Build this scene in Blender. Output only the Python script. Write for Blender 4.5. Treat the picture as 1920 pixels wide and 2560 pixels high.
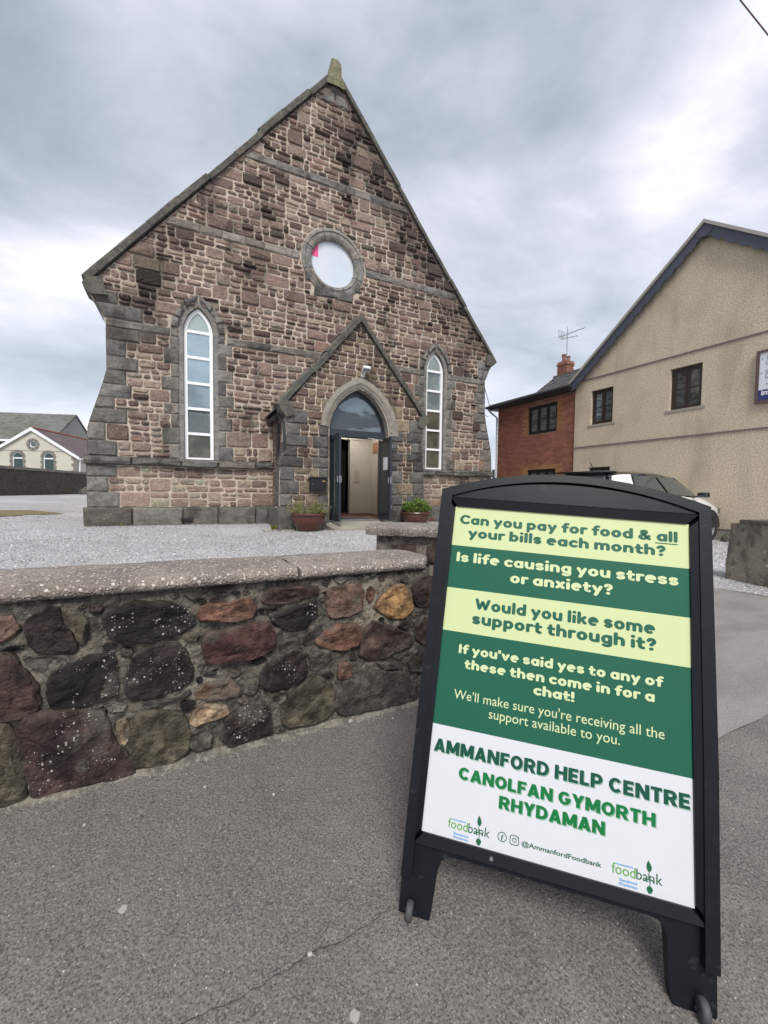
import bpy, bmesh, math, random
from mathutils import Vector, Matrix, noise

for o in list(bpy.data.objects): bpy.data.objects.remove(o)
SC = bpy.context.scene
COL = SC.collection
R = math.radians

# ------------------------------------------------------------------ camera
TH, PI_, RO = R(26.3), R(2.73), R(0.65)
EYE = Vector((0, 0, 1.015))
def cam_setup():
    rz = Matrix.Rotation(-TH, 3, 'Z')
    fwd = Vector((0, math.cos(PI_), -math.sin(PI_))); up = Vector((0, math.sin(PI_), math.cos(PI_))); rt = Vector((1, 0, 0))
    r2 = math.cos(RO)*rt + math.sin(RO)*up
    u2 = -math.sin(RO)*rt + math.cos(RO)*up
    m = Matrix((rz @ r2, rz @ u2, rz @ (-fwd))).transposed().to_4x4()
    m.translation = EYE
    cd = bpy.data.cameras.new('camera'); cam = bpy.data.objects.new('camera', cd); COL.objects.link(cam)
    cam.matrix_world = m
    cd.sensor_fit = 'VERTICAL'; cd.sensor_height = 36; cd.sensor_width = 27
    cd.lens = 1030/2560*36
    cd.clip_start = 0.02; cd.clip_end = 2000
    SC.camera = cam
cam_setup()

# ------------------------------------------------------------------ world, sun, exposure
SUN_EL, SUN_AZ = R(50), R(200)      # azimuth measured clockwise from +Y
def world_setup():
    w = bpy.data.worlds.new('World'); SC.world = w; w.use_nodes = True
    nt = w.node_tree; nt.nodes.clear(); N = nt.nodes.new; L = nt.links.new
    out = N('ShaderNodeOutputWorld'); bg = N('ShaderNodeBackground'); bg.inputs['Strength'].default_value = 0.1
    L(bg.outputs[0], out.inputs[0])
    sky = N('ShaderNodeTexSky'); sky.sky_type = 'NISHITA'; sky.sun_disc = False
    sky.sun_elevation = SUN_EL; sky.sun_rotation = SUN_AZ; sky.air_density = 1.2; sky.dust_density = 2.0
    tc = N('ShaderNodeTexCoord'); nm = N('ShaderNodeVectorMath'); nm.operation = 'NORMALIZE'; L(tc.outputs['Generated'], nm.inputs[0])
    sep = N('ShaderNodeSeparateXYZ'); L(nm.outputs[0], sep.inputs[0])
    zc = N('ShaderNodeMath'); zc.operation = 'MAXIMUM'; zc.inputs[1].default_value = 0.0; L(sep.outputs['Z'], zc.inputs[0])
    mp = N('ShaderNodeMapping'); mp.inputs['Rotation'].default_value = (0, 0, R(35)); mp.inputs['Scale'].default_value = (1.25, 1.7, 3.1); mp.inputs['Location'].default_value = SKY_LOC
    L(nm.outputs[0], mp.inputs[0])
    n1 = N('ShaderNodeTexNoise'); n1.inputs['Scale'].default_value = 1.4; n1.inputs['Detail'].default_value = 7; n1.inputs['Roughness'].default_value = 0.55; n1.inputs['Distortion'].default_value = 0.3
    L(mp.outputs[0], n1.inputs['Vector'])
    n2 = N('ShaderNodeTexNoise'); n2.inputs['Scale'].default_value = 0.7; n2.inputs['Detail'].default_value = 2; L(mp.outputs[0], n2.inputs['Vector'])
    mx = N('ShaderNodeMath'); mx.operation = 'MULTIPLY_ADD'; mx.inputs[1].default_value = 0.45; L(n2.outputs[0], mx.inputs[0])
    m2 = N('ShaderNodeMath'); m2.operation = 'MULTIPLY'; m2.inputs[1].default_value = 0.55; L(n1.outputs[0], m2.inputs[0]); L(m2.outputs[0], mx.inputs[2])
    cr = N('ShaderNodeValToRGB'); L(mx.outputs[0], cr.inputs[0])
    e = cr.color_ramp.elements; k = 10*SKY_K
    cols = [(0.34, (.29, .335, .395)), (0.42, (.40, .445, .515)), (0.475, (.51, .545, .63)), (0.53, (.645, .665, .755)), (0.61, (.93, .94, .98))]
    while len(e) < len(cols): e.new(0.5)
    for el, (p, c) in zip(e, cols): el.position = p; el.color = (c[0], c[1], c[2], 1)
    # the cloud deck thins and brightens towards the horizon all the way round
    hz = N('ShaderNodeMapRange'); hz.inputs[1].default_value = 0.0; hz.inputs[2].default_value = 0.5; hz.inputs[3].default_value = 1.4; hz.inputs[4].default_value = 1.0; L(zc.outputs[0], hz.inputs[0])
    vs = N('ShaderNodeVectorMath'); vs.operation = 'SCALE'; L(cr.outputs[0], vs.inputs[0])
    kk = N('ShaderNodeMath'); kk.operation = 'MULTIPLY'; kk.inputs[1].default_value = k; L(hz.outputs[0], kk.inputs[0]); L(kk.outputs[0], vs.inputs['Scale'])
    mix = N('ShaderNodeMix'); mix.data_type = 'RGBA'; mix.inputs[0].default_value = 0.97
    L(sky.outputs[0], mix.inputs[6]); L(vs.outputs[0], mix.inputs[7]); L(mix.outputs[2], bg.inputs['Color'])
SKY_K = 0.52
SKY_LOC = (9.1, 0.4, 6.3)
world_setup()
sd = bpy.data.lights.new('sun', 'SUN'); sd.energy = 1.5; sd.angle = R(22); sd.color = (1, .965, .91)
sun = bpy.data.objects.new('sun', sd); COL.objects.link(sun)
sdir = Vector((math.sin(SUN_AZ)*math.cos(SUN_EL), math.cos(SUN_AZ)*math.cos(SUN_EL), math.sin(SUN_EL)))
sun.rotation_euler = sdir.to_track_quat('Z', 'Y').to_euler(); sun.location = (-4, -6, 14)
SC.view_settings.view_transform = 'Standard'; SC.view_settings.look = 'None'
SC.view_settings.exposure = 1.18; SC.view_settings.gamma = 1; SC.view_settings.use_curve_mapping = False
SC.cycles.max_bounces = 6

# ------------------------------------------------------------------ helpers
def srgb(r, g, b):
    f = lambda c: ((c/255+.055)/1.055)**2.4 if c > 10.3 else c/255/12.92
    return (f(r), f(g), f(b))
class MB:
    def __init__(s): s.v = []; s.f = []; s.mi = []; s.t = []; s.tint = (1, 1, 1); s.m = 0
    def vert(s, p): s.v.append(tuple(p)); s.t.append(s.tint); return len(s.v)-1
    def face(s, ids): s.f.append(tuple(ids)); s.mi.append(s.m)
    def quad(s, a, b, c, d): s.face([s.vert(a), s.vert(b), s.vert(c), s.vert(d)])
    def poly(s, pts): s.face([s.vert(p) for p in pts])
    def box(s, x0, x1, y0, y1, z0, z1, M=None):
        P = [Vector((x, y, z)) for z in (z0, z1) for y in (y0, y1) for x in (x0, x1)]
        if M: P = [M @ p for p in P]
        i = [s.vert(p) for p in P]
        for q in ((0, 2, 3, 1), (4, 5, 7, 6), (0, 1, 5, 4), (1, 3, 7, 5), (3, 2, 6, 7), (2, 0, 4, 6)): s.face([i[k] for k in q])
    def bbox(s, x0, x1, y0, y1, z0, z1, b=0.01, M=None):
        # box with chamfered edges
        cx, cy, cz = (x0+x1)/2, (y0+y1)/2, (z0+z1)/2
        bm = bmesh.new(); bmesh.ops.create_cube(bm, size=1)
        for v in bm.verts: v.co = Vector((cx+v.co.x*(x1-x0), cy+v.co.y*(y1-y0), cz+v.co.z*(z1-z0)))
        bmesh.ops.bevel(bm, geom=bm.edges[:], offset=b, segments=2, affect='EDGES', profile=.7)
        s.add_bm(bm, M)
    def add_bm(s, bm, M=None):
        bm.verts.ensure_lookup_table(); off = len(s.v)
        for v in bm.verts: s.vert((M @ v.co) if M else v.co)
        for f in bm.faces: s.face([off+v.index for v in f.verts])
        bm.free()
    def prism(s, pts, ext, cap=True):
        # pts: list of Vectors (loop), ext: Vector
        a = [s.vert(p) for p in pts]; b = [s.vert(Vector(p)+ext) for p in pts]; n = len(a)
        if cap: s.face(a[::-1]); s.face(b)
        for i in range(n): s.face([a[i], a[(i+1) % n], b[(i+1) % n], b[i]])
    def tube(s, path, r, n=8, cap=True):
        rings = []
        path = [Vector(p) for p in path]
        for i, p in enumerate(path):
            t = (path[min(i+1, len(path)-1)]-path[max(i-1, 0)]).normalized()
            u = t.cross(Vector((0, 0, 1)));  u = u.normalized() if u.length > .05 else Vector((1, 0, 0))
            w = u.cross(t)
            rr = r[i] if isinstance(r, (list, tuple)) else r
            rings.append([s.vert(p+(u*math.cos(a)+w*math.sin(a))*rr) for a in [2*math.pi*k/n for k in range(n)]])
        for A, B in zip(rings, rings[1:]):
            for k in range(n): s.face([A[k], A[(k+1) % n], B[(k+1) % n], B[k]])
        if cap: s.face(rings[0][::-1]); s.face(rings[-1])
    def lathe(s, c, prof, n=24, M=None):
        rings = []
        for r, z in prof:
            rings.append([s.vert((M @ Vector((r*math.cos(a), r*math.sin(a), z))) if M else Vector((c[0]+r*math.cos(a), c[1]+r*math.sin(a), c[2]+z))) for a in [2*math.pi*k/n for k in range(n)]])
        for A, B in zip(rings, rings[1:]):
            for k in range(n): s.face([A[k], A[(k+1) % n], B[(k+1) % n], B[k]])
    def build(s, name, mats, parent=None, smooth=False, sharp=None):
        me = bpy.data.meshes.new(name); me.from_pydata(s.v, [], s.f)
        mats = mats if isinstance(mats, (list, tuple)) else [mats]
        for m in mats: me.materials.append(m)
        if len(mats) > 1: me.polygons.foreach_set('material_index', s.mi)
        a = me.attributes.new('tint', 'FLOAT_COLOR', 'POINT')
        a.data.foreach_set('color', [x for t in s.t for x in (t[0], t[1], t[2], 1)])
        if smooth: me.polygons.foreach_set('use_smooth', [True]*len(me.polygons))
        me.update()
        if sharp: me.set_sharp_from_angle(angle=R(sharp))
        return link(name, me, parent)
W = {}
def link(name, data, parent=None):
    o = bpy.data.objects.new(name, data); COL.objects.link(o)
    if parent:
        o.parent = parent; o.matrix_parent_inverse = W.get(parent.name, Matrix()).inverted()
    return o
def thing(name, label, cat, loc, group=None, rot=None):
    o = bpy.data.objects.new(name, None); COL.objects.link(o); o.empty_display_size = .2
    M = Matrix.Translation(loc)
    if rot is not None: M = M @ rot
    o.matrix_world = M; W[o.name] = M
    o['label'] = label; o['category'] = cat
    if group: o['group'] = group
    return o
def sub(name, parent):
    o = bpy.data.objects.new(name, None); COL.objects.link(o); o.parent = parent
    o.matrix_parent_inverse = W.get(parent.name, Matrix()).inverted()
    return o
def tag(o, label, cat, group=None):
    o['label'] = label; o['category'] = cat
    if group: o['group'] = group
    return o
def kind(o, k): o['kind'] = k; return o

def mat(name, col=(.5, .5, .5), rough=.8, metal=0, spec=.5, coat=0, vary=None, bump=None, tint=False, spots=None, emit=None, cluster=None, coord='Object'):
    """vary: list of (scale3, detail, strength, colour) mixed over by noise; bump: list of (scale, strength, dist[, type])"""
    m = bpy.data.materials.new(name); m.use_nodes = True; nt = m.node_tree; N = nt.nodes.new; L = nt.links.new
    b = nt.nodes['Principled BSDF']
    b.inputs['Roughness'].default_value = rough; b.inputs['Metallic'].default_value = metal
    b.inputs['Specular IOR Level'].default_value = spec; b.inputs['Coat Weight'].default_value = coat; b.inputs['Coat Roughness'].default_value = .08
    tc = N('ShaderNodeTexCoord').outputs[coord]
    cur = None
    rgb = N('ShaderNodeRGB'); rgb.outputs[0].default_value = (*col, 1); cur = rgb.outputs[0]
    if tint:
        at = N('ShaderNodeAttribute'); at.attribute_name = 'tint'
        mu = N('ShaderNodeMix'); mu.data_type = 'RGBA'; mu.blend_type = 'MULTIPLY'; mu.inputs[0].default_value = 1; L(cur, mu.inputs[6]); L(at.outputs['Color'], mu.inputs[7]); cur = mu.outputs[2]
    def mapped(sc):
        if isinstance(sc, (int, float)): sc = (sc, sc, sc)
        mp = N('ShaderNodeMapping'); mp.inputs['Scale'].default_value = sc; L(tc, mp.inputs[0]); return mp.outputs[0]
    for (sc, det, lo, hi, amt, c, mode) in (vary or []):
        n = N('ShaderNodeTexNoise'); n.inputs['Scale'].default_value = 1; n.inputs['Detail'].default_value = det; n.inputs['Roughness'].default_value = .6; L(mapped(sc), n.inputs['Vector'])
        mr = N('ShaderNodeMapRange'); mr.interpolation_type = 'SMOOTHSTEP'; mr.inputs[1].default_value = lo; mr.inputs[2].default_value = hi; mr.inputs[4].default_value = amt; L(n.outputs[0], mr.inputs[0])
        mu = N('ShaderNodeMix'); mu.data_type = 'RGBA'; mu.blend_type = mode; L(mr.outputs[0], mu.inputs[0]); L(cur, mu.inputs[6]); mu.inputs[7].default_value = (*c, 1); cur = mu.outputs[2]
    for (sc, thr, c, soft) in (spots or []):
        v = N('ShaderNodeTexVoronoi'); v.inputs['Scale'].default_value = 1; L(mapped(sc), v.inputs['Vector'])
        sp = N('ShaderNodeSeparateColor'); L(v.outputs['Color'], sp.inputs[0])
        # cell random decides the spot's radius
        ra = N('ShaderNodeMapRange'); ra.inputs[1].default_value = thr; ra.inputs[2].default_value = 1; ra.inputs[3].default_value = -.02; ra.inputs[4].default_value = soft; L(sp.outputs[0], ra.inputs[0])
        lt = N('ShaderNodeMath'); lt.operation = 'LESS_THAN'; L(v.outputs['Distance'], lt.inputs[0]); L(ra.outputs[0], lt.inputs[1])
        if cluster:
            cn = N('ShaderNodeTexNoise'); cn.inputs['Scale'].default_value = 1; cn.inputs['Detail'].default_value = 3; L(mapped(cluster), cn.inputs['Vector'])
            cg = N('ShaderNodeMath'); cg.operation = 'GREATER_THAN'; cg.inputs[1].default_value = .52; L(cn.outputs[0], cg.inputs[0])
            cm = N('ShaderNodeMath'); cm.operation = 'MULTIPLY'; L(lt.outputs[0], cm.inputs[0]); L(cg.outputs[0], cm.inputs[1]); lt = cm
        mu = N('ShaderNodeMix'); mu.data_type = 'RGBA'; L(lt.outputs[0], mu.inputs[0]); L(cur, mu.inputs[6]); mu.inputs[7].default_value = (*c, 1); cur = mu.outputs[2]
    L(cur, b.inputs['Base Color'])
    prev = None
    for bp in (bump or []):
        sc, st, di = bp[:3]
        if len(bp) > 3 and bp[3] == 'V':
            n = N('ShaderNodeTexVoronoi'); n.inputs['Scale'].default_value = 1; ho = n.outputs['Distance']
        else:
            n = N('ShaderNodeTexNoise'); n.inputs['Scale'].default_value = 1; n.inputs['Detail'].default_value = 4; n.inputs['Roughness'].default_value = .65; ho = n.outputs[0]
        L(mapped(sc), n.inputs['Vector'])
        bu = N('ShaderNodeBump'); bu.inputs['Strength'].default_value = st; bu.inputs['Distance'].default_value = di; L(ho, bu.inputs['Height'])
        if prev: L(prev, bu.inputs['Normal'])
        prev = bu.outputs[0]
    if prev: L(prev, b.inputs['Normal'])
    if emit: b.inputs['Emission Color'].default_value = (*emit[0], 1); b.inputs['Emission Strength'].default_value = emit[1]
    return m
MIX, MUL = 'MIX', 'MULTIPLY'

def plate(outer, holes, y0, y1, mb=None, fr=None):
    """flat plate in the XZ plane with holes, from y0 (front) to y1 (back)"""
    cu = bpy.data.curves.new('tmp', 'CURVE'); cu.dimensions = '2D'; cu.fill_mode = 'BOTH'; cu.extrude = abs(y1-y0)/2
    for lp in [outer]+list(holes):
        s = cu.splines.new('POLY'); s.points.add(len(lp)-1)
        for p, (x, z) in zip(s.points, lp): p.co = (x, z, 0, 1)
        s.use_cyclic_u = True
    o = bpy.data.objects.new('tmp', cu); COL.objects.link(o)
    me = bpy.data.meshes.new_from_object(o.evaluated_get(bpy.context.evaluated_depsgraph_get()))
    bpy.data.objects.remove(o); bpy.data.curves.remove(cu)
    mb = mb or MB(); off = len(mb.v); ym = (y0+y1)/2
    for v in me.vertices:
        p = Vector((v.co.x, ym-v.co.z, v.co.y)); mb.vert(fr @ p if fr else p)
    for f in me.polygons: mb.face([off+i for i in f.vertices])
    bpy.data.meshes.remove(me)
    return mb

def lancet(cx, w, zb, zs, za, n=8):
    """pointed-arch outline, half width w, bottom zb, springing zs, tip za (closed loop, anticlockwise)"""
    h = za-zs; Rr = (w*w+h*h)/(2*w)
    pts = [(cx-w, zb), (cx+w, zb)]
    a1 = math.atan2(h, Rr-w)
    for i in range(n+1):
        a = a1*i/n; pts.append((cx+w-Rr+Rr*math.cos(a), zs+Rr*math.sin(a)))
    for i in range(n-1, -1, -1):
        a = a1*i/n; pts.append((cx-w+Rr-Rr*math.cos(a), zs+Rr*math.sin(a)))
    return pts
def lwidth(w, zs, za, z):
    """half width of the lancet at height z"""
    if z <= zs: return w
    if z >= za: return 0
    h = za-zs; Rr = (w*w+h*h)/(2*w); d = z-zs
    return max(0, w-Rr+math.sqrt(max(0, Rr*Rr-d*d)))

def clip(poly, a, b):
    """keep the part of the polygon left of the directed line a->b"""
    out = []; n = len(poly)
    sd_ = lambda p: (b[0]-a[0])*(p[1]-a[1])-(b[1]-a[1])*(p[0]-a[0])
    for i in range(n):
        p, q = poly[i], poly[(i+1) % n]; dp, dq = sd_(p), sd_(q)
        if dp >= 0: out.append(p)
        if dp*dq < 0:
            t = dp/(dp-dq); out.append((p[0]+(q[0]-p[0])*t, p[1]+(q[1]-p[1])*t))
    return out
def area(p): return .5*sum(p[i][0]*p[(i+1) % len(p)][1]-p[(i+1) % len(p)][0]*p[i][1] for i in range(len(p)))

def stone(mb, poly, P, rng, proud=.04, gap=.008, tint=(1, 1, 1), rough=.012, mid=True, inset=.03, sink=-.03, chamf=0):
    """rock-faced stone: poly (x,z) anticlockwise; P(x,z,d) maps to 3D with d outward"""
    cx = sum(p[0] for p in poly)/len(poly); cz = sum(p[1] for p in poly)/len(poly)
    pts = []
    if chamf:
        q_ = []
        for i in range(len(poly)):
            p, a, b = poly[i], poly[i-1], poly[(i+1) % len(poly)]
            la, lb = math.hypot(a[0]-p[0], a[1]-p[1]) or 1, math.hypot(b[0]-p[0], b[1]-p[1]) or 1; ca, cb_ = min(.3, chamf*rng.uniform(.5, 1.6)/la), min(.3, chamf*rng.uniform(.5, 1.6)/lb)
            q_ += [(p[0]+(a[0]-p[0])*ca, p[1]+(a[1]-p[1])*ca), (p[0]+(b[0]-p[0])*cb_, p[1]+(b[1]-p[1])*cb_)]
        poly = q_
    n = len(poly)
    for i in range(n):
        p, q = poly[i], poly[(i+1) % n]; pts.append(p)
        if mid and math.hypot(q[0]-p[0], q[1]-p[1]) > .09:
            pts.append(((p[0]+q[0])/2, (p[1]+q[1])/2))
    def sh(p, d):
        kx = min(.55, d*.9/(abs(cx-p[0]) or 1e-6)); kz = min(.55, d*.9/(abs(cz-p[1]) or 1e-6)); return (p[0]+(cx-p[0])*kx, p[1]+(cz-p[1])*kz)
    mb.tint = tint
    j = lambda a: rng.uniform(-a, a)
    g = [(lambda q: (q[0]+j(rough*.3), q[1]+j(rough*.3)))(sh(p, gap)) for p in pts]
    r0 = [mb.vert(P(x, z, sink)) for x, z in g]
    r1 = [mb.vert(P(x, z, proud*.45+j(rough*.3))) for x, z in g]
    r2 = []
    for p in g:
        q = sh(p, inset*rng.uniform(.7, 1.5)); r2.append(mb.vert(P(q[0], q[1], proud*rng.uniform(.75, 1.2)+j(rough*.5))))
    c = mb.vert(P(cx+j(.02), cz+j(.01), proud*rng.uniform(.9, 1.5)))
    k = len(pts)
    for i in range(k):
        i2 = (i+1) % k
        mb.face([r0[i], r0[i2], r1[i2], r1[i]]); mb.face([r1[i], r1[i2], r2[i2], r2[i]]); mb.face([r2[i], r2[i2], c])

def rubble(x0, x1, z0, z1, rng, scale=1.0):
    """split one band into snecked rubble rectangles"""
    out = []; x = x0; H = z1-z0
    while x < x1-.02:
        w = rng.uniform(.3, .85)*scale
        if x1-(x+w) < .2*scale: w = x1-x
        r = rng.random()
        if w < .62*scale and r < .42: out.append((x, x+w, z0, z1))
        else:
            nl = 2 if (r < .88 or H < .28) else 3
            cuts = [0]+sorted([(k+1)/nl+rng.uniform(-.13, .13)*(2/nl) for k in range(nl-1)])+[1]
            for a, b in zip(cuts, cuts[1:]):
                xx = x
                while xx < x+w-.01:
                    ww = rng.uniform(.16, .42)*scale
                    if x+w-(xx+ww) < .12*scale: ww = x+w-xx
                    out.append((xx, xx+ww, z0+a*H, z0+b*H)); xx += ww
        x += w
    return out
def bands(z0, z1, rng, h=.29):
    n = max(1, round((z1-z0)/h)); ws = [rng.uniform(.8, 1.25) for _ in range(n)]; s = sum(ws); z = z0; out = []
    for w in ws: out.append((z, z+w/s*(z1-z0))); z += w/s*(z1-z0)
    return out
# ------------------------------------------------------------------ terrain
CTRL = [(-2, 3, .13), (0, 3.4, .12), (-1.9, 11.06, .2), (2.2, 11.06, .19), (0, 11, .2), (2, 9.3, .13), (4, 8.8, .14), (5.6, 9.4, .15), (0, 7, .16), (-3, 8, .22), (9.5, 10.8, .12),
        (8, 8, .06), (10.9, 8.9, .07), (10.9, 5.2, .02), (10.9, 3, 0), (9, 4, .02), (7, 3, -.01), (6.1, 2.2, -.02), (5.4, 2.3, -.04), (3.5, 3, 0), (3, 5, .08), (6, 6, .06), (14, 0, -.1), (8, 0, -.14),
        (-3.2, 12, .38), (-4.2, 14, .46), (-4.5, 18, .52), (-8.1, 27, .64), (-6, 36, .68), (-10, 12, .5), (-8, 5, .3), (-6, 2.5, .2), (-12, 30, .7), (-30, 40, .8), (0, 60, .8), (40, 40, .3), (60, 0, 0), (-40, 5, .6), (12, 14, .2), (0, -8, -.3), (20, -8, -.6), (-20, -8, .2)]
def plane_h(x, y):
    x = max(-6, min(9, x)); y = max(-4, min(3, y))
    return -.058*(.748*(x-.484)-.663*(y-.798))
def H(x, y):
    d = max(0, x-2.4, y-1.75, -x-3)
    w = max(0, 1-d/1.6); w = w*w*(3-2*w)
    if w >= 1: return plane_h(x, y)
    sw = sv = 0
    for a, b, z in CTRL:
        q = 1/(((x-a)**2+(y-b)**2)+.25)**1.6; sw += q; sv += q*z
    return w*plane_h(x, y)+(1-w)*sv/sw

M_gravel = mat('gravel', (.345, .34, .34), .9, vary=[((1.6, 1.6, 1.6), 4, .48, .66, .6, (.20, .185, .175), MIX), (0.3, 3, .46, .6, .6, (.52, .52, .52), MIX), (24, 2, .42, .6, .6, (.53, .53, .54), MIX), (34, 2, .52, .66, .75, (.12, .118, .12), MIX)], spots=[(26, .85, (.62, .62, .62), .3)], bump=[(30, .9, .02, 'V'), (90, .5, .008)])
M_tarmac = mat('tarmac', (.150, .134, .121), .85, vary=[(1.3, 4, .4, .7, .35, (.100, .090, .083), MIX), (3.2, 4, .50, .64, .6, (.215, .197, .178), MIX), ((6, 2.5, 3), 4, .54, .66, .4, (.085, .076, .07), MIX), (.8, 3, .48, .6, .5, (.112, .101, .093), MIX), ((130, 130, 130), 2, .42, .62, .6, (.225, .207, .19), MIX), ((210, 210, 210), 2, .49, .64, .8, (.045, .041, .038), MIX)],
               spots=[(190, .6, (.27, .25, .235), .40), (120, .95, (.38, .36, .335), .3)], bump=[(110, .5, .004, 'V'), (220, .4, .002)])
M_drive = mat('worn_tarmac', (.25, .236, .22), .85, vary=[((1.2, 3.5, 1), 4, .42, .66, .5, (.115, .105, .1), MIX), (120, 3, .45, .62, .6, (.25, .24, .23), MIX), (180, 3, .52, .68, .6, (.06, .058, .056), MIX)], spots=[(105, .85, (.34, .33, .31), .3)], bump=[(110, .6, .004, 'V'), (40, .3, .004)])
M_concrete = mat('concrete', (.30, .275, .235), .9, vary=[(3, 4, .4, .65, .6, (.19, .17, .15), MIX), (25, 3, .45, .7, .4, (.42, .39, .33), MIX)], bump=[(60, .5, .006), (9, .5, .02)])
def sheet(name, xs, ys_of, mate, lift=0.0, k='structure', hf=H):
    mb = MB(); rows = []
    for x in xs:
        rows.append([mb.vert((px, py, hf(px, py)+lift)) for px, py in ys_of(x)])
    for A, B in zip(rows, rows[1:]):
        for i in range(len(A)-1): mb.face([A[i], B[i], B[i+1], A[i+1]])
    o = mb.build(name, mate, smooth=True); o['kind'] = k; return o
def axis(lo, hi, fine_lo, fine_hi, fs, cs):
    out = []; x = lo
    while x < hi:
        out.append(x)
        d = max(0, fine_lo-x, x-fine_hi); x += fs+d*cs
    out.append(hi); return out
gx = axis(-300, 300, -9, 12, .6, .25); gy = axis(-150, 400, -3, 16, .6, .25)
sheet('ground', gx, lambda x: [(x, y) for y in gy], M_gravel, -.012)
WANG = R(4.2155)
wd = Vector((math.cos(WANG), math.sin(WANG), 0)); wn = Vector((-math.sin(WANG), math.cos(WANG), 0)); WOFF = 1.5835
def PW(t, z, d=0): return wd*t+wn*(WOFF-d)+Vector((0, 0, z))
def pav_top(x):
    if x < 1.15: return (WOFF+.12+x*math.sin(WANG))/math.cos(WANG)
    if x < 2.2: return 1.79
    if x < 5.5: return 1.79+(x-2.2)/3.3*.95+.05*math.sin(x*5)+.03*math.sin(x*13)
    return max(.9, 2.74-(x-5.5)*12)
px_ = [-6+.25*i for i in range(25)]+[.3+.15*i for i in range(36)]+[5.7+.3*i for i in range(30)]
sheet('pavement', px_, lambda x: [(x, -2.6+(pav_top(x)+2.6)*j/30) for j in range(31)], M_tarmac, .002)
sheet('driveway', [1.75+.1*i for i in range(38)], lambda x: [(x, .93+.045*(x-2.1)+.006*math.sin(x*9)+(pav_top(x)-.93-.045*(x-2.1))*j/12) for j in range(13)], M_drive, .007)
# kerb and road behind the camera
mk = MB(); hk = lambda x: plane_h(x, -2.6)
for i in range(14):
    x0 = -6+i*.95; z = min(hk(x0), hk(x0+.93)); mk.bbox(x0, x0+.93, -2.73, -2.605, z-.2, z+.006, .01)
kerb = mk.build('kerb', M_concrete); kerb['kind'] = 'structure'
sheet('road', axis(-60, 60, -6, 9, 1, .3), lambda x: [(x, -9+6.27*j/8) for j in range(9)], M_tarmac, -.11, hf=lambda x, y: plane_h(x, -2.6))

# loose gravel: too many stones to count
def gravel():
    rng = random.Random(4); mb = MB()
    M_st = mat('gravel_stone', (.36, .36, .37), .85, tint=True, vary=[(60, 2, .4, .7, .4, (.2, .2, .2), MIX)])
    n = 0
    while n < 42000:
        v = rng.random(); y = 3.2+v*v*9.5 if rng.random() < .5 else 5+rng.random()*8; x = rng.uniform(-7, 10.8)
        if rng.random() < .12: x, y = rng.uniform(5.6, 10.9), rng.uniform(1.3, 5)
        if y < pav_top(x)+.03: continue
        if 2 < x < 5.95 and y > 9.5: continue
        if y > 10.98 and x > -1.9: continue
        if 3 < x < 4.9 and y > 8.75: continue
        z = H(x, y)-.012; s = rng.uniform(.007, .018); g = rng.choice([.4, .6, .8, 1, 1.2, 1.5, 2.0])*rng.uniform(.85, 1.15)
        if rng.random() < .15: mb.tint = (g*1.05, g*.9, g*.78)
        else: mb.tint = (g, g, g*1.02)
        a = rng.uniform(0, 6.28); c, q = math.cos(a)*s, math.sin(a)*s; e = rng.uniform(.5, .95)
        i = [mb.vert((x+c, y+q, z)), mb.vert((x-q*e, y+c*e, z+s*.2)), mb.vert((x-c, y-q, z)), mb.vert((x+q*e, y-c*e, z)), mb.vert((x+c*.2, y, z+s*rng.uniform(.5, .9)))]
        for k in range(4): mb.face([i[k], i[(k+1) % 4], i[4]])
        n += 1
    o = mb.build('loose_gravel', M_st); o['kind'] = 'stuff'
    tag(o, 'loose grey gravel strewn over the yard before the chapel', 'gravel')
gravel()

# pavement marks
def blob(name, x, y, r, material, label, cat, group=None, th=.004, seed=0, ecc=1.0):
    rng = random.Random(seed); mb = MB(); n = 10; z = H(x, y)+.0025
    ring = [(x+r*rng.uniform(.75, 1.15)*math.cos(a), y+ecc*r*rng.uniform(.75, 1.15)*math.sin(a)) for a in [2*math.pi*i/n for i in range(n)]]
    a = [mb.vert((p[0], p[1], z-.003)) for p in ring]; b = [mb.vert((x+(p[0]-x)*.85, y+(p[1]-y)*.85, z+th*rng.uniform(.7, 1.1))) for p in ring]
    c = mb.vert((x, y, z+th*1.1))
    for i in range(n): mb.face([a[i], a[(i+1) % n], b[(i+1) % n], b[i]]); mb.face([b[i], b[(i+1) % n], c])
    return tag(mb.build(name, material), label, cat, group)
M_gum = mat('gum', (.34, .32, .29), .8, bump=[(200, .4, .002)])
M_chip = mat('pale_stone', (.45, .43, .40), .75, vary=[(90, 2, .4, .6, .5, (.28, .26, .24), MIX)], bump=[(120, .5, .003)])
blob('chewing_gum', -.13, 1.083, .011, M_gum, 'flat pale chewing gum spot on the open tarmac, largest of the two spots', 'gum', th=.002, seed=1)
blob('chewing_gum', .29, .69, .012, M_gum, 'pale lobed gum spot at the bottom edge of the pavement near the sign', 'gum', th=.002, seed=2)
rngc = random.Random(9)
def chip(x, y, r, label, seed):
    mb = MB(); rng = random.Random(seed); bm = bmesh.new(); bmesh.ops.create_icosphere(bm, subdivisions=1, radius=1)
    for v in bm.verts:
        v.co *= rng.uniform(.7, 1.15); v.co = Vector((v.co.x*r, v.co.y*r*.8, v.co.z*r*.6))
    mb.add_bm(bm, Matrix.Translation((x, y, H(x, y)+.002+r*.4)) @ Matrix.Rotation(seed, 4, 'Z'))
    return tag(mb.build('stone_chip', M_chip), label, 'stone', 'pale stone chips lying on the pavement')
chip(.642, 1.604, .016, 'angular grey stone chip lying at the foot of the wall, largest chip', 1)
chip(.829, 1.566, .008, 'small round pale pebble near the wall foot, beside the sign', 2)
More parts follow.
